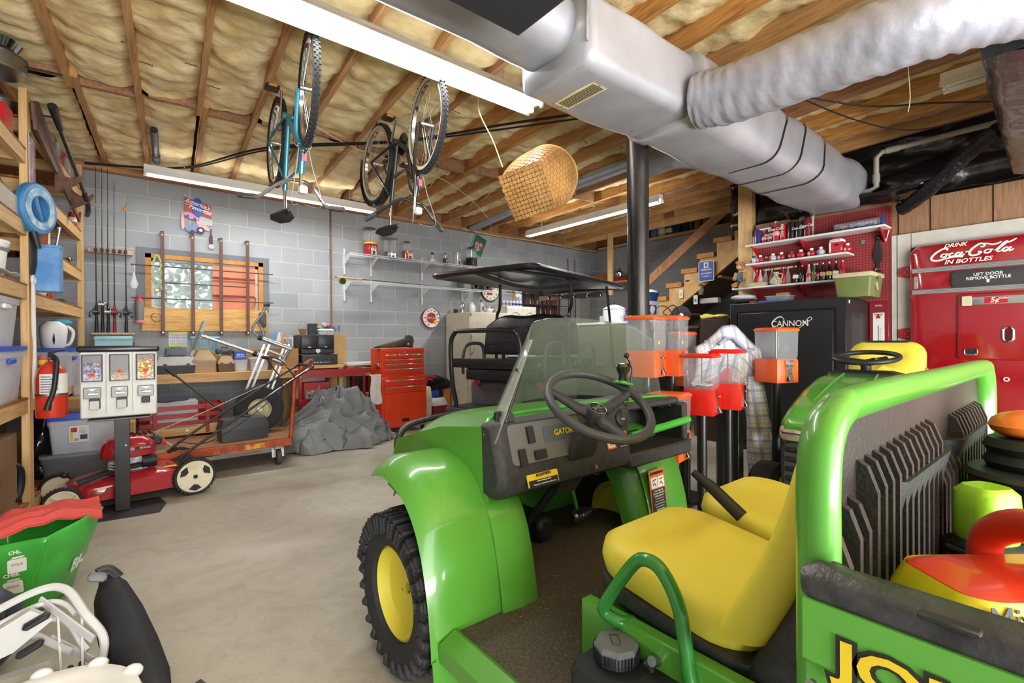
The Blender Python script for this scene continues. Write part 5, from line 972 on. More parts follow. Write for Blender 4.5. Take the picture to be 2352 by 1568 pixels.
g = MB(); rs = []
for z, k, dx in ((.34, 1.0, 0), (.38, 1.03, 0), (.43, .95, .0), (.47, .7, .0), (.485, .4, .01)): rs.append([V((x*k+dx, y*k, z)) for x, y in rrect(.33, .3, .09, 5)])
g.rings(rs); q = t.p('engine_cover', g, MR); g = MB()
for a in range(5):
    for b in range(4): g.box((.0+.035*a, -.06+.04*b, .487), (.022, .01, .01), rz=.5)
t.p('vents', g, mat('vent_dark', '#4b0d12', .7), parent=q); t.p('badge', BX((.08, -.158, .4), (.11, .006, .022), .001), BLACK, parent=q); t.x('lettering', 'BRIGGS', .02, PAPER, facing((.085, -.1625, .4), (1, 0, 0)), parent=q)
t.p('engine_block', BX((0, 0, .28), (.24, .24, .12), .012), mat('cast_alu', '#a5a6a8', .4, metal=.6, bump=(30, .4)))
t.p('muffler', BX((-.08, -.14, .28), (.11, .05, .1), .012), mat('heat_shield', '#bdbebf', .35, metal=.5)); g = MB(); [g.box((-.11, -.167, .26+.02*k), (.03, .004, .008), ry=.5) for k in range(3)]; t.p('muffler_slots', g, BLACK); t.p('air_cleaner', CY((.07, -.13, .29), (.16, -.13, .29), .045, seg=16), BLACK); g = MB(); [g.cyl((.075+.012*k, -.13, .29), (.08+.012*k, -.13, .29), .05, seg=16) for k in range(7)]; t.p('fins', g, BLACK)
t.p('fuel_cap', BX((.17, 0, .42), (.08, .12, .06), .012), BLACK)
def mwheel(x, y, r, s):
    w_ = t.p('wheel', LT([(r*.86, -.025), (r*.97, -.025), (r, -.012), (r, .012), (r*.97, .025), (r*.86, .025)], (x, y, r), 36, 'y', loop=True), RUBBER)
    g = MB(); [g.box((x+r*cos(a), y, r+r*sin(a)), (.008, .046, .014), .002, ry=-a) for a in [k*2*PI/30 for k in range(30)]]; t.p('tread', g, RUBBER, parent=w_)
    t.p('rim', LT([(.02, s*.026), (r*.3, s*.028), (r*.6, s*.02), (r*.8, s*.027), (r*.87, s*.024), (r*.87, -s*.02), (.02, -s*.02)], (x, y, r), 32, 'y'), CREAM, parent=w_)
    if r > .12:
        g = MB()
        for k in range(3):
            a0 = k*2*PI/3+.5; poly = [(x+q_*cos(a0+b), r+q_*sin(a0+b)) for q_, b in ((r*.42, -.15), (r*.72, -.45), (r*.78, 0), (r*.72, .42), (r*.5, .3))]
            g.prism(poly, y+s*.027, y+s*.029, 'xz')
        t.p('rim_openings', g, BLACK, parent=w_)
    else:
        g = MB()
        for k in range(4): a0 = k*PI/2+.4; g.tube([(x+r*.3*cos(a0), y+s*.028, r+r*.3*sin(a0)), (x+r*.75*cos(a0+.35), y+s*.026, r+r*.75*sin(a0+.35))], [.006, .014], 6)
        t.p('rim_spokes', g, CREAM, parent=w_)
    t.p('hub_cap', CY((x, y+s*.02, r), (x, y+s*.034, r), .015), BLACK, parent=w_)
mwheel(-.385, -.25, .105, -1); mwheel(.38, -.275, .142, -1); mwheel(-.385, .25, .105, 1); mwheel(.38, .27, .142, 1)
for y in (-.2, .2):
    t.p('handle_tube', TB(SPL([(.3, y, .26), (.36, y, .33), (.75, y*1.05, .58), (1.2, y*.95, .86), (1.34, y*.9, .94)], 5), .011, 8), BLACKM); t.p('height_lever', TB([(.42, y, .2), (.5, y, .18), (.53, y, .2)], .01, 6), BLACK)
t.p('handle_bar', TB(SPL([(1.33, -.18, .935), (1.38, -.15, .965), (1.38, .15, .965), (1.33, .18, .935)], 6), .013, 8), BLACKM); t.p('drive_bail', TB(SPL([(1.2, -.19, .86), (1.1, -.19, 1.0), (1.06, -.1, 1.05), (1.06, .1, 1.05), (1.1, .19, 1.0), (1.2, .19, .86)], 5), .006, 6), BLACKM); t.p('foam_grip', TB([(1.02, -.1, 1.05), (1.02, .1, 1.05)], .016, 8), BLACK)
t.p('starter_rope', TB([(.12, -.02, .47), (.5, -.1, .62), (.95, -.15, .82)], .003, 5), mat('rope_tan', '#cfc3a2', .8)); t.p('control_cable', TB(SPL([(.3, -.1, .4), (.5, -.19, .38), (.8, -.22, .55), (1.1, -.2, .78)], 6), .004, 5), BLACK); t.p('rear_flap', MB().prism([(.3, .2), (.42, .25), (.52, .1), (.5, .06), (.42, .1)], -.18, .18, 'xz'), BLACK); t.p('knob', MB().ball((-.36, -.05, .26), .025), BLACK)
t.p('yellow_label', BX((.24, -.15, .225), (.09, .06, .002)), YELLOWP)
# ---------------- vending machine on a stand ----------------
VP = V((-.02, 4.4, 0)); t = Thing('candy_vending_machine', 'white three-window candy vending machine on a black pedestal stand', 'vending machine', VP, R(-2)); VW = mat('vend_white', '#dcddda', .45)
g = MB(); g.box((0, .02, .91), (.42, .14, .46), .008); t.p('cabinet', g, VW)
t.p('top_cap', BX((0, .02, 1.155), (.455, .17, .045), .018, seg=3), mat('cap_black', '#23262c', .3, coat=.5)); g = MB(); [g.box((x, -.053, .92), (.004, .006, .42)) for x in (-.072, .072)]; t.p('divider', g, mat('divider', '#b9bab7', .5))
FS = [('#2a5fb8', '#b8323a', '#3a4fa0', '#d8d0d0'), ('#d8d04a', '#c2402c', '#8fb040', '#d88a3a'), ('#e8d040', '#d8402c', '#58a040', '#e89030')]
for i, (x, fh) in enumerate(((-.145, .125), (0, .035), (.145, .145))):
    q = t.p('window', BX((x, -.05, 1.025), (.108, .008, .185), .003), mat('window_dark', '#3a3c40', .3))
    g = MB(); [g.box((x+sx*.052, -.058, 1.025), (.006, .012, .185), .001) for sx in (-1, 1)]; [g.box((x, -.058, 1.025+sz*.09), (.108, .012, .006), .001) for sz in (-1, 1)]; t.p('window_rim', g, BLACK, parent=q)
    fm = fill_mesh((.096, .02, fh), FS[i], .0062, int(900*fh)+40, top=False); fm.xf(MT((x, -.055, .938))); fl = t.p('candies', fm, parent=q); fl['kind'] = 'stuff'
    t.p('window_glass', BX((x, -.0665, 1.025), (.098, .002, .178)), glassy('window_pane', '#ffffff', .05, .02), parent=q)
    t.p('price_sticker', CY((x, -.0675, 1.0-.02*(i == 0)), (x, -.0685, 1.0-.02*(i == 0)), .017, seg=24), mat('sticker_orange', '#ee6a1e', .5), parent=q); t.x('price', '25¢', .016, BLACK, facing((x, -.069, 1.0-.02*(i == 0)), (1, 0, 0)), parent=q, bold=.0006)
    q = t.p('coin_mechanism', BX((x, -.056, .855), (.092, .016, .075), .003), mat('mech_grey', '#6c6b69', .35, metal=.5)); t.p('turn_knob', BX((x+.005, -.072, .85), (.06, .02, .014), .004), CHROME, parent=q); t.p('coin_slot', MB().prism([(x-.02, .883), (x+.02, .883), (x, .87)], -.066, -.062, 'xz'), STEEL, parent=q)
    if i < 2: t.p('chute_flap', BX((x+.01, -.066, .77), (.052, .012, .06), .003, rx=-.15), mat('frosted_flap', '#cfd0d2', .4, bump=(90, .6))); t.p('flap_bracket', BX((x+.012, -.055, .78), (.06, .01, .07), .002), BLACK)
    else: t.p('open_chute', BX((x+.0, -.058, .79), (.05, .02, .045), .004), BLACK)
t.p('shelf_plate', BX((0, -.0, .667), (.34, .16, .014), .003), BLACKM); t.p('pole', BX((0.01, .0, .335), (.085, .05, .65), .002), mat('stand_black', '#1f2023', .45, coat=.3)); t.p('bolt', CY((.03, -.026, .47), (.03, -.029, .47), .005, seg=10), WHITE)
t.p('base_plate', MB().prism([(-.3, -.17), (.22, -.2), (.26, .0), (.22, .2), (-.24, .18), (-.32, .0)], 0, .008, 'xy'), mat('base_black', '#2f3035', .6, bump=(120, .2)))
# ---------------- hanging bicycles ----------------
def bicycle(label, front, rear, paint, style, tyre_wall, bar_pts, turn):
    F_ = V(front); R_ = V(rear); fx = (F_-R_); fx.z = 0; fx.normalize(); z = V((0, 0, -1)); y = z.cross(fx); wb = (F_-R_).length; r = .335
    M = Matrix((fx, y, z)).transposed().to_4x4(); M.translation = V((R_.x, R_.y, (R_.z+F_.z)/2+r))
    t = Thing('bicycle', label, 'bicycle', (M @ V((.5, 0, 1.05))), 0, world=True)
    def P_(*p): return [M @ V(q) for q in p]
    def wheel(cx, rot=0):
        c = V((cx, 0, r)); Wm = M @ MT(c) @ RT_(rot, 4, 'Z'); g = MB(); n = 48
        def ringp(prof, n=48): return [[Wm @ V(((rr)*cos(2*PI*k/n), q, (rr)*sin(2*PI*k/n))) for rr, q in prof] for k in range(n)]
        g.rings(ringp([(r-.042, -.012), (r-.03, -.022), (r-.01, -.02), (r, -.008), (r, .008), (r-.01, .02), (r-.03, .022), (r-.042, .012)]), loop=True); w = t.p('wheel', g, RUBBER)
        g = MB()
        for k in range(64):
            a = 2*PI*k/64
            for q, of in ((-.014, 0), (0, .5), (.014, 0)):
                a_ = a+of*2*PI/64; g.rings([[Wm @ V(((r+h)*cos(a_+s), q+e, (r+h)*sin(a_+s))) for s, e in ((-.016, -.005), (.016, -.005), (.016, .005), (-.016, .005))] for h in (-.006, .004)])
        t.p('tyre_tread', g, RUBBER, parent=w)
        if tyre_wall:
            for s in (-1, 1): g = MB(); g.rings(ringp([(r-.045, s*.0155), (r-.022, s*.0235), (r-.022, s*.0245), (r-.047, s*.017)]), loop=True); t.p('cream_sidewall', g, mat('sidewall', '#cfc7ad', .6), parent=w)
        g = MB(); g.rings(ringp([(r-.058, -.012), (r-.04, -.014), (r-.04, .014), (r-.058, .012)]), loop=True); t.p('rim', g, CHROME, parent=w)
        g = MB()
        for k in range(28):
            a = 2*PI*k/28; b = a+(.55 if k % 2 else -.55); s = 1 if (k//2) % 2 else -1
            g.tube([Wm @ V((.02*cos(b), s*.03, .02*sin(b))), Wm @ V(((r-.05)*cos(a), 0, (r-.05)*sin(a)))], .0011, 4)
        t.p('spokes', g, STEEL, parent=w)
        g = MB(); g.tube([Wm @ V((0, -.045, 0)), Wm @ V((0, .045, 0))], .016, 10); t.p('hub', g, CHROME, parent=w)
    wheel(0); wheel(wb, turn)
    bb = (.43, 0, .29); st = (.3, 0, .72); ht = (wb-.2, 0, .80); hb = (wb-.155, 0, .66); fr = MB()
    if style == 'mtb': fr.tube(P_(st, (wb-.2, 0, .75)), .017, 10); fr.tube(P_(bb, hb), .022, 10)
    else: fr.tube(SPL(P_(bb, (.62, 0, .42), (wb-.25, 0, .66), hb), 6), .016, 10); fr.tube(SPL(P_((.34, 0, .55), (.6, 0, .56), (wb-.28, 0, .72), ht), 6), .012, 10)
    fr.tube(P_(bb, (st[0]-.01, 0, .78)), .018, 10)
    for s in (-1, 1): fr.tube(P_((bb[0], s*.02, bb[2]), (0, s*.06, r)), .01, 8); fr.tube(P_((st[0], s*.012, .68), (0, s*.06, r)), .008, 8)
    fr.tube(P_(ht, hb), .024, 12); fr.tube(P_((bb[0], -.035, bb[2]), (bb[0], .035, bb[2])), .026, 12); t.p('frame', fr, paint)
    q = t.p('fork', (lambda g: [g.tube(SPL([M @ (V((hb[0]+.01, 0, hb[2]-.02))), M @ (MT((wb-.1, 0, 0)) @ RT_(turn, 4, 'Z') @ V((0, s*.05, .58))), M @ (MT((wb, 0, 0)) @ RT_(turn, 4, 'Z') @ V((-.02, s*.055, r)))], 4), .013, 8) for s in (-1, 1)] and g)(MB()), paint)
    t.p('stem', TB(P_(ht, (ht[0]-.015, 0, ht[2]+.13)), .012, 8), CHROME); t.p('reflector', BX(M @ V((ht[0]+.05, 0, .92)), (.05, .05, .05), .008), mat('reflector', '#d8dce4', .25))
    hbp = SPL([V(p) for p in bar_pts], 6); t.p('handlebar', TB(hbp, .012, 8), CHROME if style == 'mtb' else BLACKM)
    for a, b in ((0, 5), (-1, -6)): t.p('grip', TB([hbp[a], hbp[b]], .018, 10), DGREY)
    for a in (6, -7):
        g = MB(); g.tube([hbp[a], hbp[a]+V((0, -.03, -.02)), hbp[a*1]+(hbp[0 if a > 0 else -1]-hbp[a])*.9+V((0, -.05, -.02))], .005, 6); t.p('brake_lever', g, CHROME if style == 'mtb' else BLACKM)
    g = MB(); g.rings([[M @ V((x+.0, y_, z_)) for y_, z_ in ((-w_, zz), (0, zz+h), (w_, zz), (w_*.6, zz-.02), (-w_*.6, zz-.02))] for x, w_, zz, h in ((.12, .07, .97, .02), (.2, .085, .95, .025), (.3, .05, .95, .02), (.4, .022, .96, .02), (.42, .01, .955, .01))]); t.p('saddle', g, BLACK); t.p('seat_post', TB(P_((st[0]-.01, 0, .76), (st[0]-.02, 0, .95)), .012, 8), CHROME)
    t.p('chainring', LT([(.09, -.002), (.09, .002), (.02, .003)], (0, 0, 0), 28, 'y', M=None).xf(M @ MT((bb[0], -.045, bb[2]))), BLACKM)
    for s in (-1, 1):
        e = (bb[0]-s*.12, -s*.065, bb[2]+s*.12); t.p('crank', TB(P_((bb[0], -s*.05, bb[2]), e), .009, 8), CHROME); g = MB(); g.box((0, 0, 0), (.09, .09, .025), .008); g.m(BLACK); pm_ = t.p('pedal', g.xf(M @ MT((e[0], e[1]-s*.06, e[2]))), BLACK); t.p('pedal_reflector', BX((0, 0, 0), (.092, .05, .014)).xf(M @ MT((e[0], e[1]-s*.06, e[2]))), mat('amber_reflector', '#d9842c', .3), parent=pm_)
    if style == 'cruiser':
        for cx in (0,): g = MB(); g.rings([[M @ V((cx+(r+.03)*cos(a), q_, r+(r+.03)*sin(a)+(.008 if abs(q_) < .02 else 0))) for q_ in (-.03, -.015, .015, .03)] for a in [k*PI/14+.4 for k in range(15)]], closed_u=False); t.p('mudguard', g, paint)
    else: t.p('brake_arms', TB(P_((wb-.14, -.05, .63), (wb-.11, 0, .7), (wb-.14, .05, .63)), .008, 6), CHROME)
    g = MB(); [g.tube(SPL([M @ V((wb-.2, s*.02, 1.0)), M @ V((wb-.05, s*.09, 1.03)), M @ V((wb-.1, s*.05, .8)), M @ V((wb-.13, s*.03, .66))], 6), .0028, 5) for s in (-1, 1)]; t.p('brake_cables', g, mat('cable_silver', '#8d8d88', .4))
    for cx in (0, wb): a = M @ V((cx, 0, .02)); g = MB(); g.tube([a+V((0, 0, .06)), a+V((.0, .03, .03)), a+V((0, .05, -.01)), a+V((0, .02, -.045)), a+V((0, -.03, -.035))], .005, 6); t.p('ceiling_hook', g, RED)
    t.p('head_badge', BX(M @ V((hb[0]+.045, 0, .72)), (.03, .004, .05), .001), mat('badge_rw', '#c9546a', .5))
TEAL = mat('teal_paint', '#2b7d92', .25, coat=.6, metal=.3)
bicycle('teal mountain bike with knobbly tyres hanging upside down from the joists', (.90, 3.1, 2.775), (.95, 4.1, 2.745), TEAL, 'mtb', False, [(.60, 3.6, 2.17), (.70, 3.5, 2.16), (.80, 3.42, 2.24), (.88, 3.34, 2.26), (.97, 3.28, 2.22), (1.04, 3.2, 2.08), (1.13, 3.13, 2.06)], .08)
bicycle('black cruiser bike with cream-walled tyres hanging upside down beside the teal one', (1.70, 3.05, 2.76), (1.74, 4.0, 2.73), BLACKM, 'cruiser', True, [(1.42, 3.5, 2.11), (1.5, 3.42, 2.17), (1.62, 3.32, 2.26), (1.7, 3.27, 2.24), (1.77, 3.24, 2.22), (1.82, 3.16, 2.1), (1.86, 3.12, 2.02)], .08)
# ---------------- hanging basket ----------------
WK = mat('woven_cane', '#b88a52', .55, nz=(5, .35, .7), col2='#8c6434')
c0, c1 = V((2.17, 2.5, 2.22)), V((2.56, 2.70, 2.46)); ax = (c1-c0).normalized(); up = V((-.16, .12, 1)); u_ = (up-ax*up.dot(ax)).normalized(); v_ = ax.cross(u_)
t = Thing('woven_basket', 'large woven cane basket hanging tilted from the joists by a cord', 'basket', c0+V((0, 0, -.2)), world=True)
def bk(u, v, off=0):
    k = min(1, v*1.6)**2*0+v; e = 1-.0*v; n_s = 5-3*v; a = 2*PI*u; c, s = cos(a), sin(a); q = (abs(c)**n_s+abs(s)**n_s)**(-1/n_s); r_ = (.165+.06*sin(v*PI*.62))*(q if v < 1 else 1)
    return c0+ax*(.52*v)+(u_*c+v_*s)*(r_+off)
g = MB()
NU, NV = 44, 20
for i in range(NU):
    for j in range(NV):
        o = .004 if (i+j) % 2 else -.001; u0, u1, w0, w1 = i/NU, (i+.94)/NU, j/NV, (j+.94)/NV
        if (i+j) % 2: w0 -= .012; w1 += .012
        else: u0 -= .003; u1 += .003
        a = [bk(u0, w0, -.003+o), bk(u1, w0, -.003+o), bk(u1, w1, -.003+o), bk(u0, w1, -.003+o)]; b = [bk(u0, w0, o), bk(u1, w0, o), bk(u1, w1, o), bk(u0, w1, o)]; g.rings([a, b])
wv = t.p('woven_sides', g, WK)
g = MB(); N = 11
for i in range(N):
    for j in range(N):
        o = .004 if (i+j) % 2 else 0; s = .165*2/N; x = -.165+i*s; y = -.165+j*s; m1 = (.1*s, .0) if (i+j) % 2 else (0, .1*s)
        q = [c0-ax*o+u_*(x+m1[0])+v_*(y+m1[1]), c0-ax*o+u_*(x+s*.98-m1[0])+v_*(y+m1[1]), c0-ax*o+u_*(x+s*.98-m1[0])+v_*(y+s*.98-m1[1]), c0-ax*o+u_*(x+m1[0])+v_*(y+s*.98-m1[1])]; g.rings([q, [p+ax*.004 for p in q]])
t.p('woven_base', g, WK); t.p('rim', TB([bk(k/40, 1) for k in range(40)], .012, 8, closed=True), mat('cane_rim', '#b98a4c', .5))
t.p('cord', TB(SPL([(2.02, 2.58, 2.38), (2.03, 2.7, 2.6), (2.05, 2.9, 2.9), (2.1, 2.95, 3.14)], 5), .004, 6), mat('cord_yellow', '#d8c47a', .7))
# ---------------- wire shelves ----------------
for zs, lab, x1 in ((2.43, 'upper white wire shelf on the back wall carrying the gumball machines', 4.86), (2.045, 'lower white wire shelf on the back wall, nearly empty', 5.05)):
    t = Thing('wire_shelf', lab, 'shelf', (3.6, 6.75, zs), world=True); x0 = 2.46; g = MB()
    for y in (6.6, 6.74, 6.87): g.cyl((x0, y, zs), (x1, y, zs), .004, seg=6)
    g.cyl((x0, 6.595, zs-.03), (x1, 6.595, zs-.03), .004, seg=6); t.p('long_wires', g, WHITEM); g = MB(); x = x0
    while x < x1: g.tube([(x, 6.87, zs+.003), (x, 6.598, zs+.003), (x, 6.592, zs-.03)], .0022, 4); x += .0255
    w = t.p('cross_wires', g, WHITEM)
    for x in (2.48, 2.88, 3.73, 4.5):
        if x < x1: t.p('wall_standard', BB((x-.012, 6.875, zs-.27), (x+.012, 6.9, zs+.1 if zs > 2.3 else zs+.06), .002), WHITEM); t.p('bracket', MB().prism([(6.88, zs-.01), (6.62, zs-.012), (6.62, zs-.025), (6.86, zs-.14), (6.88, zs-.14)], x-.004, x+.004, 'yz'), WHITEM)
ZS = 2.436; GG = 'gumball machines on the upper wire shelf'
def gum(x, label, base, ball, cap, kind=0, y=6.72):
    t = Thing('gumball_machine', label, 'gumball machine', (x, y, ZS), R(12), GG); r, hb, w = ball
    if kind == 0: t.p('base', BX((0, 0, hb/2), (w, w, hb), .006), base)
    else: t.p('base', LT([(w*.58, 0), (w*.5, .01), (w*.42, hb*.6), (w*.5, hb)], seg=20), base)
    q = t.p('chute', BX((0, -w*.5, hb*.45), (w*.6, .012, hb*.75), .004), CHROME if kind != 1 else base); t.p('knob', BX((0, -w*.56, hb*.7), (w*.35, .014, .012), .003, ry=.6), STEEL, parent=q); t.p('slot', BX((0, -w*.56, hb*.25), (w*.25, .008, hb*.28)), DGREY, parent=q)
    if kind < 2: t.p('globe', MB().ball((0, 0, hb+r*.93), r, seg=24), GLASS); top = hb+r*1.86
    elif kind == 2:
        top = hb+r*2; t.p('globe', BX((0, 0, hb+r), (w*.9, w*.9, r*2), .002), GLASS); g = MB(); [g.cyl((sx*w*.45, sy*w*.45, hb), (sx*w*.45, sy*w*.45, top), .004, seg=6) for sx in (-1, 1) for sy in (-1, 1)]; t.p('corner_rods', g, CHROME)
    else: top = hb+r*1.9; t.p('globe', LT([(r*.8, hb), (r, hb+r), (r*.8, top)], seg=20), GLASS)
    t.p('rod', CY((0, 0, hb), (0, 0, top), .004, seg=6), CHROME)
    t.p('cap', BX((0, 0, top+.01), (w*1.15, w*1.15, .02), .005) if kind == 2 else LT([(r*.5, top-.015), (r*.62, top), (r*.5, top+.012), (.01, top+.02)], seg=20), cap); return t
t = gum(2.81, 'red and chrome gumball machine with a big globe, leftmost on the shelf', RED, (.12, .17, .15), DGREY); t.p('yellow_collar', LT([(.1, .165), (.095, .19), (.075, .2)], seg=20), YELLOWP); t.p('gum_left', MB().ball((.03, -.03, .36), .03, (1, 1, .4)), YELLOWP)
gum(3.11, 'square glass gumball machine with chrome corner rods', mat('pewter', '#8f9190', .35, metal=.6), (.095, .09, .15), mat('pewter', '#8f9190'), 2)
gum(3.39, 'copper gumball machine with a small domed globe', mat('copper', '#a5705a', .3, metal=.7), (.075, .13, .15), mat('copper', '#a5705a'), 1)
gum(3.83, 'small clear gumball bank on a white foot', WHITE, (.045, .06, .08), DGREY, 1)
gum(4.07, 'small jar-topped sweet dispenser on a black base', DGREY, (.04, .09, .09), STEEL, 3)
gum(4.3, 'small white gumball machine with a white cap', WHITE, (.055, .1, .08), WHITE, 0)
gum(4.58, 'black and chrome gumball machine, rightmost on the shelf', BLACK, (.09, .15, .14), DGREY)
# small game feeders on the lower shelf
for i, x in enumerate((4.45, 4.62, 4.86)):
    t = Thing('feeder_timer', ['grey ribbed plastic bin with a latch', 'dark timer unit with a pale face, left of two', 'dark timer unit with a pale face, right of two'][i]+' on the lower wire shelf', 'device', (x, 6.72, 2.05))
    if i == 0: t.p('body', BX((0, 0, .1), (.16, .16, .2), .015), GREYP); t.p('latch', BX((0, -.085, .14), (.08, .01, .03), .003), BLACK)
    else: t.p('body', MB().rings([[V((a*k, y, .1+b*k)) for a, b in rrect(.14, .2, .05, 4)] for y, k in ((.06, 1), (-.06, 1), (-.07, .8))]), DGREY); t.p('face', BX((.01, -.072, .13), (.06, .006, .05), .004), LGREY); t.p('dial', LT([(.03, 0), (.028, .006)], (.0, -.07, .06), 16, 'y'), BLACK)
t = Thing('fly_rod', 'thin fly rod with a black reel lying along the lower wire shelf', 'fishing rod', (3.2, 6.57, 2.03), world=True); t.p('rod', TB([(2.24, 6.57, 2.07), (4.3, 6.575, 2.045)], [.006, .002], 6), BLACKM); t.p('cork_grip', TB([(2.26, 6.57, 2.07), (2.62, 6.57, 2.065)], .013, 8), mat('cork', '#c9a06b', .8)); t.p('reel', LT([(.012, -.02), (.045, -.02), (.045, .02), (.012, .02)], (2.34, 6.57, 2.02), 24, 'y'), BLACKM); t.p('reel_rim', TB([(2.34+.046*cos(a*PI/10), 6.55, 2.02+.046*sin(a*PI/10)) for a in range(20)], .003, 5, closed=True), mat('lime_rim', '#9bb04a', .4))
t = Thing('framed_picture', 'small green framed picture hanging crooked above the wire shelf', 'picture', (4.83, 6.87, 2.64), world=True); Mx = MT((4.83, 6.87, 2.85)) @ RT_(R(22), 4, 'Y')
g = MB(); g.box((0, 0, 0), (.26, .01, .36), .002); t.p('frame', g.xf(Mx), WHITE); g = MB(); g.box((0, -.006, 0), (.245, .006, .345)); t.p('green_mount', g.xf(Mx), mat('pic_green', '#2f6f58', .4)); g = MB(); g.prism([(.07*cos(a)+.02*cos(3*a), .11*sin(a)) for a in [k*PI/8 for k in range(16)]], -.012, -.009, 'xz'); t.p('painted_flowers', g.xf(Mx), mat('pic_blob', '#7a3f3f', .5, nz=(25, .42, .58), col2='#d9b0a6'))
# ---------------- clocks ----------------
def clock(label, c, r, rim, face, cm, name='wall_clock', logo=False):
    t = Thing(name, label, 'clock', V(c)-V((0, 0, r)), world=True); t.p('rim', LT([(r*.93, -.015), (r*.95, -.026), (r, -.024), (r, .02), (r*.9, .02)], c, 40, 'y'), rim); t.p('face', LT([(.001, -.02), (r*.93, -.02), (r*.93, .0)], c, 40, 'y'), face)
    q = t.p('centre_disc', LT([(.001, -.024), (r*.52, -.024), (r*.52, -.018)], c, 36, 'y') if logo else BX(V(c)+V((-.02, -.022, 0)), (r*.6, .004, r*.9)), cm)
    for k in range(12):
        a = PI/2-k*PI/6; nn = str(k or 12) if not logo else str([60, 80, 100, 120, 120, 0, 0, -60, -40, -20, 0, 20][k]) if k not in (5, 6) else ''
        if nn: t.x('numeral', nn, r*.26 if not logo else r*.16, BLACK, facing(V(c)+V((r*.75*cos(a), -.0235, r*.75*sin(a))), (1, 0, 0)), bold=.0005)
    for a, L in ((PI/2-1.2, r*.5), (PI/2+2.5, r*.35)) if not logo else ((R(42), r*.5), (R(222), r*.4)): t.p('hand', MB().bar(V(c)+V((0, -.03, 0)), V(c)+V((L*cos(a), -.03, L*sin(a))), .006, .004, up=(0, 1, 0)), BLACK)
    return t
CREAMF = mat('clock_cream', '#e6dfc8', .5)
tc_ = clock('round red-rimmed soda thermometer on the back wall left of the fridge', (3.885, 6.88, 1.565), .165, mat('clock_red', '#9c1c28', .3, coat=.5), PAPER, mat('clock_centre', '#b8322c', .4), 'wall_thermometer', True); tc_.x('lettering', 'Coca-Cola', .065, WHITE, facing((3.885, 6.853, 1.57), (1, 0, 0)), shear=.4, sx=.85); tc_.p('yellow_tag', BX((3.95, 6.85, 1.5), (.05, .003, .05), ry=.6), YELLOWP)
clock('dark-rimmed cream clock with an orange centre half hidden by the golf cart roof', (5.08, 6.88, 2.09), .2, mat('clock_dark', '#3f3a30', .4), CREAMF, mat('clock_orange', '#a84a30', .5))
# ---------------- fridge, cabinet and things on it ----------------
CRM = mat('fridge_cream', '#cfc8b2', .4); t = Thing('refrigerator', 'tall cream two-door refrigerator against the back wall', 'refrigerator', (4.55, 6.5, 0), world=True)
t.p('body', BB((4.15, 6.22, .03), (4.95, 6.85, 1.64), .008), CRM); t.p('freezer_door', BB((4.155, 6.16, .90), (4.945, 6.215, 1.64), .012), CRM); t.p('fridge_door', BB((4.155, 6.16, .06), (4.945, 6.215, .885), .012), CRM)
for z in (1.0, .5): t.p('handle', TB([(4.2, 6.16, z+.3), (4.2, 6.12, z+.26), (4.2, 6.12, z+.04), (4.2, 6.16, z)], .012, 8), CRM)
t.p('hinge', BX((4.17, 6.15, 1.6), (.02, .02, .05), .003), STEEL); t.p('door_seam', BB((4.16, 6.17, .885), (4.94, 6.2, .9)), mat('dispenser_line', '#4e4a42', .6))
t = Thing('wall_cabinet', 'white two-door cabinet with arched door panels right of the refrigerator', 'cabinet', (5.05, 6.5, 0), world=True); t.p('body', BB((4.97, 6.25, 0), (5.62, 6.8, 1.77), .005), mat('cabinet_white', '#d9d8cc', .45))
for x in (4.985, 5.3):
    q = t.p('door', BB((x, 6.235, .1), (x+.305, 6.25, 1.74), .004), MATS['cabinet_white']); t.p('arched_moulding', TB([(x+.05, 6.232, 1.2), (x+.05, 6.232, 1.62)]+[(x+.05+.2*k/8, 6.232, 1.62+.05*sin(PI*k/8)) for k in range(1, 8)]+[(x+.25, 6.232, 1.62), (x+.25, 6.232, 1.2)], .006, 6), mat('moulding', '#b6b5aa', .5), parent=q)
def jar(label, c, prof, m_, name, cat, extra=None):
    t = Thing(name, label, cat, c); t.p('body', LT(prof, seg=20), m_)
    for e in (extra or []): t.p(*e)
    return t
ST = mat('stoneware', '#d8d6cc', .35)
t = Thing('utensil_cup', 'black cup holding a slanting steel utensil at the left of the fridge top', 'cup', (4.22, 6.65, 1.645)); t.p('cup', LT([(.035, 0), (.04, .06), (.036, .06), (.03, .005)]), BLACK); t.p('utensil', TB([(.01, 0, .02), (-.06, 0, .2)], [.006, .012], 8), STEEL)
jar('steel cocktail shaker on the fridge top', (4.34, 6.65, 1.645), [(.035, 0), (.045, .12), (.03, .16), (.018, .17), (.018, .2), (.01, .21)], CHROME, 'cocktail_shaker', 'shaker')
jar('plump white lidded jar on the fridge top', (4.53, 6.65, 1.645), [(.04, 0), (.07, .06), (.06, .13), (.03, .16), (.03, .18), (.01, .19)], ST, 'ceramic_jar', 'jar')
jar('stoneware bottle with a brown stopper and blue mark on the fridge top', (4.71, 6.62, 1.645), [(.045, 0), (.05, .1), (.045, .15), (.02, .18), (.018, .2)], mat('stone_bottle', '#bfb09c', .4), 'stone_bottle', 'bottle', [('stopper', MB().ball((0, 0, .22), .024), BROWN), ('blue_mark', BX((0, -.05, .09), (.03, .004, .07)), NAVY)])
t = Thing('teapot', 'small white fancy teapot at the right end of the fridge top', 'teapot', (4.86, 6.6, 1.645)); t.p('pot', MB().ball((0, 0, .055), .055, (1.1, .9, .9)), ST); t.p('spout', TB([(.05, 0, .05), (.09, 0, .1)], [.014, .008], 8), ST); t.p('handle', TB(SPL([(-.05, 0, .08), (-.1, 0, .09), (-.06, 0, .03)], 5), .006, 6), ST); t.p('finial', MB().ball((0, 0, .12), .014), ST)
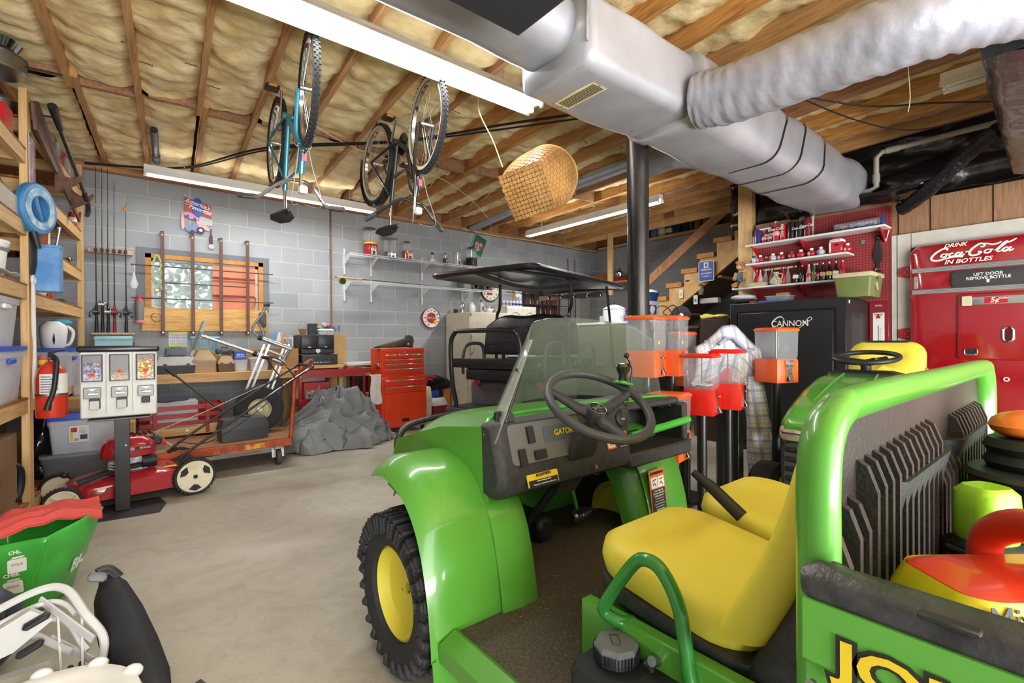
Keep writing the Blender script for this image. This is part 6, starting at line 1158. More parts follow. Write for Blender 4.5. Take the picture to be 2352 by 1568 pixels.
for i in range(6): can(['grey', 'grey', 'grey-blue', 'blue', 'blue', 'blue'][i]+' drinks can, %s of six in a row on the white cabinet' % ['leftmost', 'second', 'third', 'fourth', 'fifth', 'last'][i], (5.05+.075*i, 6.45, 1.77), .032, .11, mat('minican%d' % (i > 2), '#a9abb3' if i < 3 else '#b6bccf', .35), 'cans on the white cabinet', stripe=(NAVY if i > 2 else GREYP, .3, .6))
# second window grille
t = Thing('window_bar_rack', 'brown metal grille of straps and rods over the curtained second window', 'rack', (6.2, 6.8, 1.4), world=True)
for x in (5.78, 6.1, 6.42, 6.74): t.p('strap', BB((x-.015, 6.8, 1.35), (x+.015, 6.81, 2.42)), MBR)
for z in (2.07, 1.87, 1.68): t.p('rod', CY((5.4, 6.815, z), (7.0, 6.815, z), .007, seg=8), MBR)
for x in (7.05, 7.25): one('wall_cable', TB([(x, 6.86, 2.85), (x+.01, 6.86, 1.2)], .006, 6), CAB, 'thin dark conduit running down the back wall, %s of two' % ('left' if x < 7.1 else 'right'), 'conduit')
t = Thing('breaker_panel', 'pale grey electrical panel on the back wall behind the golf cart', 'electrical panel', (7.55, 6.84, 1.3), world=True); t.p('box', BB((7.3, 6.82, 1.35), (7.66, 6.9, 2.05), .004), mat('panel_grey', '#aeb0a6', .5)); t.p('door', BB((7.33, 6.81, 1.4), (7.63, 6.82, 2.0), .003), mat('panel_grey', '#aeb0a6'))
# tall cabinet with pots in front of the stairs
t = Thing('storage_cupboard', 'brown-fronted cupboard with a white top behind the golf cart', 'cupboard', (6.0, 4.5, 0), world=True); t.p('carcass', BB((5.72, 4.02, 0), (6.3, 5.35, 1.43), .004), mat('cupboard_brown', '#4f483d', .5)); t.p('top', BB((5.7, 4.0, 1.43), (6.32, 5.37, 1.46), .004), WHITE)
for y in (4.05, 4.71): t.p('door', BB((5.705, y, .05), (5.72, y+.62, 1.4), .004), mat('cupboard_door', '#585044', .35))
pot('large white lidded stock pot on the brown cupboard', (5.85, 4.72, 1.46), .17, .2, WHITEM, glass=False); boxy('boxes', 'blue and white small box in front of the stock pot on the cupboard', 'box', (5.78, 4.3, 1.46), .1, .3, .09, mat('box_blue', '#5266a8', .5))
boxy('label_cards', 'stack of grey card packs in front of the stock pot', 'cards', (5.75, 4.82, 1.46), .06, .16, .1, LGREY)
t = boxy('seafood_box', 'white polystyrene box with a blue SEAFOOD print under a blue roaster', 'box', (6.05, 4.33, 1.46), .32, .34, .3, WHITE); t.p('blue_print', BX((-.02, -.172, .15), (.2, .003, .18)), mat('print_blue', '#3f4a9c', .5)); t.p('print_circle', CY((-.02, -.173, .17), (-.02, -.176, .17), .06, seg=24), PAPER); t.x('lettering', 'SEAFOOD', .05, WHITE, facing((-.02, -.175, .085), (1, 0, 0)), bold=.001)
t = Thing('roaster', 'dark blue enamel roasting pan with a white lid on the polystyrene box', 'pan', (6.05, 4.33, 1.762)); t.p('pan', MB().rings([[V((x*k, y*k, z)) for x, y in rrect(.3, .42, .1, 5)] for z, k in ((0, .9), (.11, 1), (.12, 1.05))]), NAVY); t.p('lid', MB().rings([[V((x*k, y*k, z)) for x, y in rrect(.3, .42, .1, 5)] for z, k in ((.12, .95), (.15, .9), (.17, .6))]), WHITE); t.p('handle', BX((0, -.23, .09), (.1, .03, .012), .004), NAVY)
# things on the far wall ledge above the golf cart
t = Thing('wall_shelf', 'small shelf in the far corner carrying a wooden box and a grinder', 'shelf', (7.7, 6.2, 2.3), world=True); t.p('board', BB((7.45, 5.7, 2.3), (7.92, 6.8, 2.33)), WOOD_Y)
boxy('wooden_box', 'orange-brown wooden box on the corner shelf above the golf cart', 'box', (7.7, 6.55, 2.33), .25, .35, .2, mat('box_orange', '#b3713c', .6)); boxy('red_carton', 'red carton under the metal dish on the corner shelf', 'carton', (7.7, 6.0, 2.33), .2, .3, .1, mat('carton_r', '#b02a30', .5))
pot('chrome chafing dish on the red carton on the corner shelf', (7.68, 6.05, 2.43), .1, .08, CHROME, glass=False)
# bits by the stair foot
t = Thing('work_table', 'dark table by the foot of the stairs carrying glasses and a reel', 'table', (5.9, 3.55, 0), world=True); t.p('top', BB((5.45, 3.1, 1.33), (6.3, 3.95, 1.36)), BROWN)
for x in (5.5, 6.22):
    for y in (3.15, 3.88): t.p('leg', BB((x, y, 0), (x+.05, y+.05, 1.33)), BROWN)
t = Thing('film_reel', 'black round cable reel on the table at the foot of the stairs', 'reel', (5.9, 3.62, 1.36)); t.p('disc', LT([(.02, -.02), (.13, -.02), (.13, .02), (.02, .02)], (0, 0, .16), 32, 'y').xf(RT_(R(-50), 4, 'Z')), BLACK); t.p('hub', LT([(.01, -.03), (.03, -.03), (.03, .03)], (0, 0, .16), 16, 'y').xf(RT_(R(-50), 4, 'Z')), STEEL); t.p('foot', BX((0, 0, .02), (.1, .1, .04), .004), BLACK)
for i in range(6):
    t = Thing('glass_jar', 'small clear glass jar in a row on the table beside the steel pole', 'jar', (5.5+.06*i, 3.78-.05*i, 1.36), 0, 'glass jars by the pole'); t.p('glass', LT([(.025, 0), (.03, .04), (.024, .09), (.026, .1)], seg=14), GLASS); t.p('lid', LT([(.027, .1), (.027, .115)], seg=14), STEEL)
one('wire_coil', TB(SPL([(5.5, 3.8, 1.48), (5.55, 3.75, 1.62), (5.65, 3.68, 1.63), (5.72, 3.62, 1.5), (5.6, 3.7, 1.55), (5.7, 3.6, 1.65), (5.8, 3.56, 1.5)], 6), .006, 6), CAB, 'loops of black wire above the glass jars by the pole', 'wire')
boxy('brown_carton', 'dark brown carton left of the black safe with yellow gloves on it', 'box', (5.55, 2.85, 0), .4, .35, 1.43, mat('dark_carton', '#4a3a2f', .7))
t = Thing('rubber_gloves', 'pair of yellow rubber gloves lying on the dark carton left of the safe', 'gloves', (5.5, 2.85, 1.435)); g = MB(); g.ball((.0, 0, .03), .06, (1.2, 1.5, .45)); t.p('cuff', g, mat('glove_yellow', '#e5db62', .5))
for k in range(4): t.p('finger', TB([(-.02, .05, .03), (-.05+.01*k, .14+.012*k, .02+.012*k), (-.07+.015*k, .21+.015*(k % 3), .012+.014*k)], [.014, .012, .008], 8), MATS['glove_yellow'])
# sign and tags on the stairs
t = Thing('parking_sign', 'blue and white RESERVED LIFE MEMBERS ONLY sign hanging from a stair tread', 'sign', (6.9, 3.8, 2.07), world=True); Mf = facing((6.9, 3.8, 2.23), (0, -1, 0)); g = MB(); g.prism(rrect(.25, .31, .02, 3), -.002, .002); t.p('plate', g.xf(Mf), WHITE); g = MB(); g.prism(rrect(.23, .29, .015, 3), .002, .003); t.p('blue_field', g.xf(Mf), mat('sign_blue2', '#2b50b0', .4)); g = MB(); g.box((0, .09, .004), (.075, .085, .002)); t.p('emblem', g.xf(Mf), WHITE); g = MB(); g.prism([(.02*cos(k*PI/3), .09+.028*sin(k*PI/3)) for k in range(6)], .005, .006); t.p('emblem_centre', g.xf(Mf), mat('sign_blue2', '#2b50b0'))
for s, z, q in (('RESERVED', .02, .038), ('LIFE MEMBERS', -.035, .028), ('— ONLY —', -.08, .034)): t.x('lettering', s, q, WHITE, Mf @ MT((0, z, .0035)), bold=.001)
for y, z, lab in ((4.25, 1.86, 'white price tag with yellow print hanging under the third visible tread'), (4.0, 1.75, 'white packaged tag hanging on the stair stringer beside a brass lamp')):
    t = Thing('hang_tag', lab, 'tag', (6.93, y, z), world=True); t.p('card', BX((6.94, y, z+.06), (.004, .07, .14), .001), PAPER); t.p('print', BX((6.936, y, z+.05), (.003, .03, .05)), YELLOWP if y > 4.1 else GREYP)
t = Thing('brass_lantern', 'small brass and glass lantern hanging on the stair stringer', 'lantern', (6.92, 3.9, 1.95), world=True); t.p('glass', LT([(.03, 0), (.045, .05), (.03, .11)], (6.92, 3.9, 1.9), 16), GLASS); t.p('brass_ends', LT([(.035, .11), (.04, .13), (.01, .15)], (6.92, 3.9, 1.9), 16), mat('brass', '#b79a62')); t.p('base', LT([(.035, -.02), (.035, .0)], (6.92, 3.9, 1.9), 16), MATS['brass'])
for i, y in enumerate((3.3, 3.24, 3.17)): jar('small copper bottle, %s of three on a high stair tread' % ['left', 'middle', 'right'][i], (6.98, y, 2.94), [(.02, 0), (.022, .06), (.01, .1), (.01, .12)], mat('copper', '#a5705a'), 'copper_bottle', 'bottle')
one('glove', MB().ball((7.0, 4.15, 2.12), .05, (1, 1.4, .4)), BLACK, 'black glove lying on a stair tread', 'glove'); boxy('switch_box', 'white emergency light box on the cleat under the stairs', 'lamp', (7.2, 3.9, 1.76), .1, .3, .08, PAPER)
# ---------------- golf cart ----------------
GP = mat('cart_grey', '#5d5a60', .3, coat=.5); VIN = mat('black_vinyl', '#26262a', .28, spec=.6, bump=(40, .1)); CA = V((3.0, 4.15, 0))
t = Thing('golf_cart', 'golf cart with a black canopy roof and rear-facing black seat', 'golf cart', CA, R(17))
def B(nm, a, b, m_, bev=.01, seg=2, par=None): return t.p(nm, BB(a, b, bev, seg), m_, parent=par)
B('rear_footplate', (-.02, -.56, .36), (.42, .56, .45), DGREY, .015); B('footplate_mat', (.0, -.53, .45), (.38, .53, .456), BLACK, .002)
t.p('grab_bar', TB(SPL([(.06, .46, .3), (.05, .46, .5), (-.01, .46, .75), (-.03, .46, 1.15), (-.03, .4, 1.28), (-.03, .3, 1.3), (-.03, -.3, 1.3), (-.03, -.4, 1.28), (-.03, -.46, 1.15), (-.01, -.46, .75), (.05, -.46, .5), (.06, -.46, .3)], 5), .026, 10), BLACKM)
B('bag_rail', (-.03, -.46, .9), (.0, .46, 1.0), BLACKM, .004)
def seat(x, s):
    B('seat_cushion', (x-.24, -.53, .86), (x+.24, .53, .98), VIN, .05, 4); B('seat_base', (x-.22, -.5, .74), (x+.22, .5, .86), BLACK, .01)
    g = MB(); rs = []
    for k in range(13):
        y = -.54+1.08*k/12; h = 1.50-.1*abs(y/.54)**4-.03*cos(y*12)*(.4); xx = x+s*.27; rs.append([V((xx+a+s*(b-.25)*.12, y, 1.02+b*(h-1.02)/.5)) for a, b in rrect(.12, .5, .05, 4) for b in [b+.25]])
    g.rings(rs); t.p('seat_back', g, VIN)
    g = MB()
    for q in (-.36, -.12, .12, .36):
        for zz in (1.12, 1.2, 1.28, 1.36): g.tube([(x+s*.205+s*(zz-1.27)*.06, q-.09, zz), (x+s*.203+s*(zz-1.27)*.06, q+.09, zz)], .003, 5)
    t.p('stitched_ribs', g, BLACK)
    for y in (-.56, .56): t.p('arm_rest', TB(SPL([(x-s*.2, y, .8), (x-s*.2, y, 1.0), (x-s*.12, y, 1.14), (x+s*.1, y, 1.16), (x+s*.2, y, 1.1), (x+s*.22, y, .9)], 5), .024, 10, flat=.8), DGREY)
seat(.5, 1); seat(1.35, -1)
B('rear_body', (.42, -.56, .3), (1.1, .56, .74), GP, .06, 3); B('floor', (1.1, -.58, .28), (1.95, .58, .34), DGREY, .01); g = MB(); g.prism([(1.85, .3), (2.35, .32), (2.42, .5), (2.3, .78), (1.95, .9), (1.85, .85)], -.55, .55, 'xz'); t.p('front_cowl', g, GP)
def tyre(x, y, r, w, par='wheel', hubm=None):
    q = t.p(par, LT([(r*.55, -w/2), (r*.9, -w/2), (r, -w*.35), (r, w*.35), (r*.9, w/2), (r*.55, w/2)], (x, y, r), 32, 'y', loop=True), RUBBER); t.p('hub', LT([(r*.56, -w*.4), (r*.4, -w*.3), (.02, -w*.45), (.02, w*.45), (r*.56, w*.4)], (x, y, r), 24, 'y'), hubm or STEEL, parent=q); return q
for x in (.75, 2.1):
    for y in (-.5, .5): tyre(x, y, .22, .2)
for y in (-.575, .575): g = MB(); g.rings([[V((.75+rr*cos(a), y+q, .24+rr*sin(a))) for rr, q in ((.27, -.05), (.29, 0), (.27, .05), (.25, 0))] for a in [k*PI/12 for k in range(13)]]); t.p('wheel_arch', g, BLACK)
for y in (-.42, .42): t.p('tail_light', MB().ball((.40, y, .72), .06, (.5, .8, 1.1)), mat('lamp_red', '#c01825', .15, coat=1))
def rf(u, v, z0=1.93):
    x = -.06+2.4*u; y = -.66+1.32*v; e = max(abs(u-.5)*2, abs(v-.5)*2); return (x, y, z0+.075*(1-e**4)+.02*(1-abs(v-.5)*2))
g = MB(); g.grid(rf, 30, 20); g.grid(lambda u, v: (V(rf(u, v, 1.93))*1.0-V((0, 0, .035))), 30, 20)
rim = [(-.12, -.66), (2.33, -.66), (2.33, .66), (-.12, .66)]; t.p('canopy', g, BLACKM); t.p('canopy_rim', TB([V((x, y, 1.925)) for x, y in [(a*.985+1.105, b) for a, b in rrect(2.48, 1.34, .1, 5)]], .03, 8, closed=True), BLACKM)
for y in (-.52, .52):
    t.p('rear_strut', TB(SPL([(1.0, y*.98, 1.92), (1.0, y, 1.62), (.93, y, 1.45), (.92, y, .8)], 4), .02, 8), BLACKM); t.p('front_strut', TB([(2.05, y, 1.92), (2.2, y, 1.3), (2.28, y, .8)], .018, 8), BLACKM)
t.p('mirror_bar', TB([(1.95, -.5, 1.8), (1.95, .5, 1.8)], .016, 8), BLACK)
for k in range(5): t.p('mirror', BX((1.94, -.4+.2*k, 1.8), (.02, .17, .07), .004), CHROME)
t.p('canopy_channel', TB(SPL([(.1, -.2, 1.95), (1.2, -.45, 1.93), (1.6, -.3, 1.92), (1.7, 0, 1.92), (1.6, .3, 1.92), (1.2, .45, 1.93), (.1, .2, 1.95)], 5), .03, 8, flat=.5), DGREY)
t.p('steering_wheel', TB([(1.85+.08*sin(a), .3+.17*cos(a), 1.05+.12*sin(a)) for a in [k*PI/12 for k in range(24)]], .014, 8, closed=True), BLACK)
# ---------------- shelves on the pegboard ----------------
for z, y0, y1, lab in ((2.29, 1.31, 2.64, 'top white shelf on the red pegboard holding tall drinks cans'), (2.07, 1.62, 2.64, 'middle white shelf on the red pegboard holding round souvenir bottles'), (1.80, 1.5, 2.8, 'lowest white shelf on the red pegboard holding glass bottles')):
    t = Thing('wall_shelf', lab, 'shelf', (5.78, 2, z-.02), world=True); t.p('board', BB((5.67, y0, z-.02), (5.893, y1, z), .002), WHITE)
    for y in (1.36, 2.07, 2.58):
        if y > y0: t.p('bracket', MB().prism([(5.7, z-.02), (5.89, z-.02), (5.89, z-.14), (5.87, z-.14)], y-.004, y+.004, 'xz'), RED)
CR = mat('soda_red', '#c01826', .3, coat=.4); COLA = mat('cola_dark', '#1c1013', .12, coat=.8); SIL = mat('soda_silver', '#b9b4b4', .3, metal=.4)
def bottle(label, x, y, z, r, h, m_, cap, group, band=None, shape=0):
    t = Thing('soda_bottle', label, 'bottle', (x, y, z), 0, group)
    pr = [(r*.8, 0), (r, .01), (r*.92, h*.2), (r, h*.42), (r*.8, h*.55), (r*.38, h*.78), (r*.36, h*.95)] if not shape else [(r*.5, 0), (r, h*.22), (r*1.05, h*.4), (r*.8, h*.62), (r*.35, h*.74), (r*.35, h*.86)]
    t.p('body', LT(pr, seg=18), m_); t.p('cap', LT([(r*.45, h*(.93 if not shape else .82)), (r*.45, h), (r*.3, h)], seg=14), cap)
    if band: t.p('label_band', LT([(r*1.0, h*.3), (r*1.03, h*.36), (r*1.03, h*.44), (r*.9, h*.5)] if not shape else [(r*1.03, h*.25), (r*1.08, h*.4), (r*.98, h*.5)], seg=18), band)
    return t
G1 = 'drinks cans and bottles on the top pegboard shelf'
T1 = [(2.54, .04, .17, '#3b3a78', 'purple and red tall can', 0), (2.47, .03, .16, '#a82032', 'small red metal bottle', 1), (2.405, .03, .16, '#7d3236', 'patterned red metal bottle', 1), (2.335, .042, .24, '#c42230', 'large red bottle with a frosted base', 1), (2.262, .035, .19, '#c01826', 'plain red tall can with white script', 0), (2.18, .042, .2, '#2a1c20', 'black and red tall can', 0), (2.1, .038, .19, '#33222a', 'black can with white script', 0), (2.015, .04, .21, '#7c2530', 'dark red can with a round emblem', 0)]
for i, (y, r, h, c, n, k) in enumerate(T1):
    m_ = mat('topcan%d' % i, c, .3, coat=.4)
    if k: o = bottle(n+' on the top pegboard shelf', 5.78, y, 2.29, r, h, m_, STEEL, G1, mat('tb%d' % i, '#d9b7ae' if i == 3 else '#c9a9a4', .4))
    else: o = can(n+' on the top pegboard shelf', (5.78, y, 2.29), r, h, m_, G1)
    if i in (3, 4, 6, 7, 2): o.x('script', 'Coca-Cola', h*.2 if i != 4 else .045, WHITE, facing((-r*1.06, .0, h*.6), (0, 0, 1) if i == 4 else (0, -1, 0), (0, 1, 0) if i == 4 else (0, 0, 1)), shear=.4, bold=.0006, sx=.75)
boxy('paper_card', 'small white card lying behind the first cans on the top pegboard shelf', 'card', (5.82, 2.47, 2.46), .06, .12, .02, PAPER)
t = Thing('toy_truck_box', 'long clear and dark blue box with a toy truck on the top pegboard shelf', 'box', (5.78, 1.55, 2.29)); t.p('base', BX((0, 0, .01), (.09, .42, .02), .002), NAVY); t.p('window', BX((0, .01, .055), (.085, .4, .07), .012), CLEAR); t.p('end_panel', BX((0, -.2, .055), (.09, .02, .09), .002), NAVY); t.p('truck', BX((0, -.04, .05), (.04, .24, .045), .006), mat('truck_grey', '#6a7090', .3, nz=(60, .4, .6), col2='#c0c4d4')); t.p('truck_cab', BX((0, .13, .045), (.04, .07, .04), .008), mat('truck_gold', '#c29a3c', .4))
t.p('wheels', (lambda g: [g.cyl((-.025, y, .03), (.025, y, .03), .012, seg=10) for y in (-.12, -.08, .02, .1, .15)] and g)(MB()), RUBBER)
G2 = 'round souvenir bottles on the middle pegboard shelf'
for i, (y, dx) in enumerate(((2.585, 0), (2.51, 0), (2.465, .06), (2.37, 0), (2.28, 0), (2.17, 0), (2.08, 0), (1.975, 0), (1.885, 0), (1.80, .06), (1.645, 0))):
    w_ = i in (0, 3, 8); t = Thing('souvenir_bottle', ['silver-grey and black', 'red and silver', 'red patterned, standing behind the second', 'white bear-shaped', 'blue and red banded', 'red spiky-topped', 'white and red split', 'red with a pale ring', 'white and red script', 'small red one left of the tin', 'white and red ball beyond the tin'][i]+' round souvenir bottle on the middle pegboard shelf', 'bottle', (5.77+dx, y, 2.07), 0, G2)
    r = .042 if i not in (2, 9) else .034; t.p('ball', MB().ball((0, 0, r*.92), r, (1, 1.05, .95)), mat('ball_red', '#b8232e', .25, coat=.6) if not w_ else mat('ball_white', '#cfcdd2', .25, coat=.6))
    if i != 5: t.p('cap', LT([(.016, r*1.8), (.018, r*2.3), (.012, r*2.35)], seg=12), WHITE if i else BLACK); 
    else: t.p('spout', CY((0, 0, r*1.7), (0, 0, r*2.2), .005), STEEL)
    t.p('patch', MB().ball((-r*.25, r*.3, r*.9), r*.84, (.98, .7, .8), 12), mat('patch%d' % (i % 3), ['#d9d4d6', '#b5b9c4', '#5d82b8'][i % 3] if not w_ else ['#a82d36', '#e4e2e6', '#c42a34'][i % 3], .3))
t = Thing('vending_tin', 'red and white tin shaped like a small drinks machine on the middle pegboard shelf', 'tin', (5.77, 1.735, 2.07)); t.p('body', BX((0, 0, .065), (.11, .12, .13), .012), CR); t.p('white_top', MB().rings([[V((x*k, y*k, z)) for x, y in rrect(.115, .125, .02, 3)] for z, k in ((.12, 1), (.145, .95), (.155, .7))]), PAPER); t.p('dark_window', BX((-.057, -.01, .09), (.003, .04, .02)), BLACK); t.p('white_strip', BX((-.057, .05, .065), (.003, .015, .1)), PAPER); t.x('script', 'Coca-Cola', .022, CR, facing((-.056, 0, .135), (0, -1, 0)), shear=.4, sx=.8)
G3 = 'glass soda bottles on the lowest pegboard shelf'
for i, (y, k) in enumerate(((2.56, 'r'), (2.52, 'w'), (2.46, 'c'), (2.39, 'c'), (2.27, 'r'), (2.22, 'c'), (2.14, 'd'), (2.075, 'd'), (2.01, 'w'), (1.955, 'g'), (1.93, 'd'), (1.875, 'd'), (1.815, 'd'), (1.755, 'd'), (1.695, 'r'))):
    m_ = {'r': CR, 'w': mat('frost_red', '#d9a9ab', .3), 'c': GLASS, 'd': COLA, 'g': mat('green_glass', '#3f7a4f', .15, coat=.5)}[k]
    bottle(['red labelled', 'frosted pink', 'empty clear', 'second empty clear', 'red', 'third empty clear', 'full dark cola with white script', 'full dark cola beside the frosted one', 'frosted with red print', 'green glass', 'full cola with a red label', 'full cola with a pink badge', 'full cola with a yellow badge', 'tallest full cola with a white label', 'all-red'][i]+' bottle, %s from the left on the lowest shelf' % ['1st', '2nd', '3rd', '4th', '5th', '6th', '7th', '8th', '9th', '10th', '11th', '12th', '13th', '14th', '15th'][i], 5.79, y, 1.8, .03, .2, m_, STEEL, G3, {10: CR, 11: mat('pinkb', '#d9a08a', .4), 12: mat('yelb', '#c8c05a', .4), 13: PAPER, 6: PAPER, 8: CR}.get(i))
for y in (2.45, 2.33, 2.22): boxy('display_case', 'cream-topped clear display case around bottles on the lowest pegboard shelf', 'case', (5.83, y, 1.985), .07, .09, .02, mat('case_cream', '#d8cd9a', .5), 0, 'display case tops on the lowest shelf')
t = jar('cream patterned pitcher with a loop handle on the lowest pegboard shelf', (5.75, 2.33, 1.8), [(.04, 0), (.065, .03), (.055, .07), (.025, .1), (.022, .13), (.032, .15)], mat('pitcher', '#cfc7ad', .4, nz=(60, .45, .6), col2='#948b68'), 'pitcher', 'pitcher'); t.p('handle', TB(SPL([(0, -.025, .13), (0, -.065, .12), (0, -.06, .07), (0, -.05, .05)], 5), .007, 6), MATS['pitcher'])
boxy('wooden_tray', 'pale yellow-green box under bottles at the left end of the lowest shelf', 'box', (5.72, 2.55, 1.8), .06, .26, .045, mat('tray_green', '#b9b48a', .6))
t = Thing('teddy_bear', 'tan teddy bear in blue clothes sitting at the left end of the lowest pegboard shelf', 'teddy bear', (5.74, 2.72, 1.8)); FUR = mat('bear_fur', '#b88a5a', .9, bump=(90, 1))
t.p('head', MB().ball((0, 0, .26), .055), FUR); t.p('body', MB().ball((0, 0, .12), .06, (.9, .9, 1.3)), mat('bear_cloth', '#4d6878', .9)); t.p('muzzle', MB().ball((-.05, 0, .245), .022), mat('muzzle', '#d2b48a', .9))
for s in (-1, 1): t.p('ear', MB().ball((0, s*.045, .31), .02), FUR); t.p('arm', TB([(-.01, s*.05, .18), (-.05, s*.06, .1)], [.024, .022], 8), FUR); t.p('leg', TB([(-.02, s*.04, .05), (-.09, s*.05, .03)], [.03, .028], 8), FUR)
t.p('eyes', (lambda g: [g.ball((-.05, s*.02, .275), .006) for s in (-1, 1)] and g)(MB()), BLACK)
t = Thing('bottle_opener', 'black cast-iron oversized bottle opener hanging on the pegboard', 'opener', (5.88, 1.415, 1.86), world=True); g = MB(); g.rings([[V((5.885+a*.4, 1.415+dx+a, z)) for a in (-w_, 0, w_)]+[V((5.885-.012, 1.415+dx+a, z)) for a in (w_, 0, -w_)] for z, w_, dx in ((1.9, .02, 0), (1.93, .012, 0), (1.98, .03, 0), (2.04, .036, 0), (2.1, .028, 0), (2.15, .016, 0), (2.18, .016, 0))]); t.p('handle', g, BLACKM); t.p('eye', MB().ball((5.875, 1.415, 2.2), .024), BLACKM); t.p('claw', TB(SPL([(5.88, 1.43, 1.9), (5.88, 1.44, 1.87), (5.88, 1.42, 1.85), (5.88, 1.395, 1.87), (5.88, 1.39, 1.85)], 4), .009, 8), BLACKM)
t = Thing('heart_hook', 'small chrome heart-shaped plate on the pegboard', 'hook', (5.885, 1.545, 2.16), world=True); t.p('plate', MB().prism([(1.545+.02*cos(a)*(1.1 if sin(a) > 0 else .9), 2.18+.022*sin(a)) for a in [k*PI/8 for k in range(16)]], 5.886, 5.89, 'yz'), GREYP)
t = Thing('bracket_hook', 'white V-shaped hook at the right end of the top pegboard shelf', 'hook', (5.88, 1.35, 2.15), world=True); t.p('wire', TB([(5.87, 1.375, 2.26), (5.87, 1.35, 2.15), (5.87, 1.325, 2.26)], .006, 6), WHITE)
t = Thing('tin_thermometer', 'tall red and white tin thermometer with a red star beside the safe', 'thermometer', (5.88, 1.4, 1.05), world=True); t.p('plate', BB((5.875, 1.33, 1.0), (5.885, 1.49, 1.56), .003), mat('thermo_red', '#8e1f2c', .3, coat=.5)); t.p('white_panel', BB((5.871, 1.365, 1.0), (5.876, 1.46, 1.45), .002), PAPER); t.p('star', MB().prism([(1.412+(.03 if k % 2 == 0 else .012)*sin(k*PI/5), 1.41+(.03 if k % 2 == 0 else .012)*cos(k*PI/5)) for k in range(10)], 5.867, 5.871, 'yz'), CR); t.x('lettering', 'TEXACO', .018, BLACK, facing((5.868, 1.412, 1.432), (0, -1, 0))); g = MB(); g.bb((5.868, 1.41, 1.03), (5.871, 1.415, 1.32)); [g.bb((5.869, 1.39, 1.05+.02*k), (5.871, 1.405, 1.053+.02*k)) for k in range(13)]; t.p('scale', g, GREYP); t.x('lettering', 'DRINK', .02, WHITE, facing((5.873, 1.41, 1.52), (0, -1, 0)))
# ---------------- safe ----------------
SF = mat('safe_black', '#1f2023', .5, coat=.15, bump=(200, .05)); t = Thing('gun_safe', 'large matt black gun safe with white script lettering on its door', 'safe', (5.5, 2.0, 0), world=True); t.p('body', BB((5.22, 1.5, .0), (5.86, 2.6, 1.58), .008), SF)
t.p('door', BB((5.2, 1.6, .1), (5.225, 2.5, 1.47), .006), SF); t.p('door_gap', BB((5.216, 1.58, .08), (5.222, 2.52, 1.49)), mat('gap_black', '#050506', .9)); t.x('lettering', 'CANNON', .085, WHITE, facing((5.196, 1.98, 1.345), (0, -1, 0)), sx=.9, bold=.0008)
g = MB(); tz = lambda pts: SPL([(5.195, 1.98-a, 1.345+b) for a, b in pts], 8)
for pts in ([(-.06, .06), (-.1, .07), (-.16, .02), (-.15, -.03), (-.08, -.03), (-.05, .03), (-.08, .075), (-.13, .06), (-.17, .01), (-.15, -.05)], [(.12, .0), (.17, .02), (.2, .04), (.19, .06), (.16, .04), (.12, -.02), (.05, -.06), (-.02, -.07)]): g.tube(tz(pts), .003, 6)
t.p('swash', g, WHITE); t.p('handle', TB([(5.2, 1.98, .95), (5.15, 1.98, .95), (5.13, 1.9, .97)], [.012, .012, .008], 8), CHROME); t.p('dial', CY((5.2, 2.0, 1.1), (5.17, 2.0, 1.1), .035), STEEL); t.p('label_sticker', BX((5.3, 1.498, 1.54), (.03, .003, .03)), PAPER)
t = Thing('cool_box', 'olive green camping cool box with a cream lid on the right of the safe top', 'cooler', (5.5, 1.48, 1.585), 0); t.p('body', MB().rings([[V((x*k, y*k, z)) for x, y in rrect(.38, .3, .02, 3)] for z, k in ((0, .88), (.18, 1))]), mat('olive', '#76814a', .45)); t.p('lid', BX((0, 0, .205), (.4, .32, .045), .012, seg=2), mat('cream_lid', '#cbbf9a', .4)); t.p('sticker', BX((0, -.148, .1), (.06, .003, .07), rx=-.09), mat('cream_lid', '#cbbf9a'))
t.p('latch', BX((.0, -.163, .18), (.06, .012, .03), .003), mat('olive', '#76814a'))
one('fabric_roll', MB().ball((5.42, 2.55, 1.66), .11, (1, 1.2, .3), 20), mat('white_bag', '#d5d5da', .4, bump=(14, .6)), 'white plastic bag lying at the left of the safe top', 'bag'); one('dark_cloth', MB().ball((5.40, 2.5, 1.612), .12, (1, 1.15, .22), 20), mat('black_cloth', '#1f2026', .9, bump=(30, 1)), 'black folded cloth under the white bag on the safe', 'cloth')
bin_('organizer', 'clear plastic parts organizer on the middle of the safe top', (5.45, 2.17, 1.6), .2, .24, .05, CLEAR, FROST, handles=False); boxy('blue_tray', 'blue tray under the clear organizer on the safe', 'tray', (5.4, 2.2, 1.582), .2, .26, .017, mat('tray_blue', '#4a8ad0', .4)); boxy('card_box', 'small brown box on the clear organizer', 'box', (5.5, 2.16, 1.652), .06, .12, .035, CARD); one('screwdriver', TB([(5.3, 2.42, 1.592), (5.3, 2.34, 1.592)], [.011, .007], 8), mat('orange_red', '#d8442c', .4), 'orange-red screwdriver handle on the safe beside the black cloth', 'screwdriver'); boxy('pale_board', 'thin pale board lying on the safe behind the cool box', 'board', (5.6, 1.9, 1.582), .1, .24, .02, mat('pale_board', '#d6cbb0', .6))
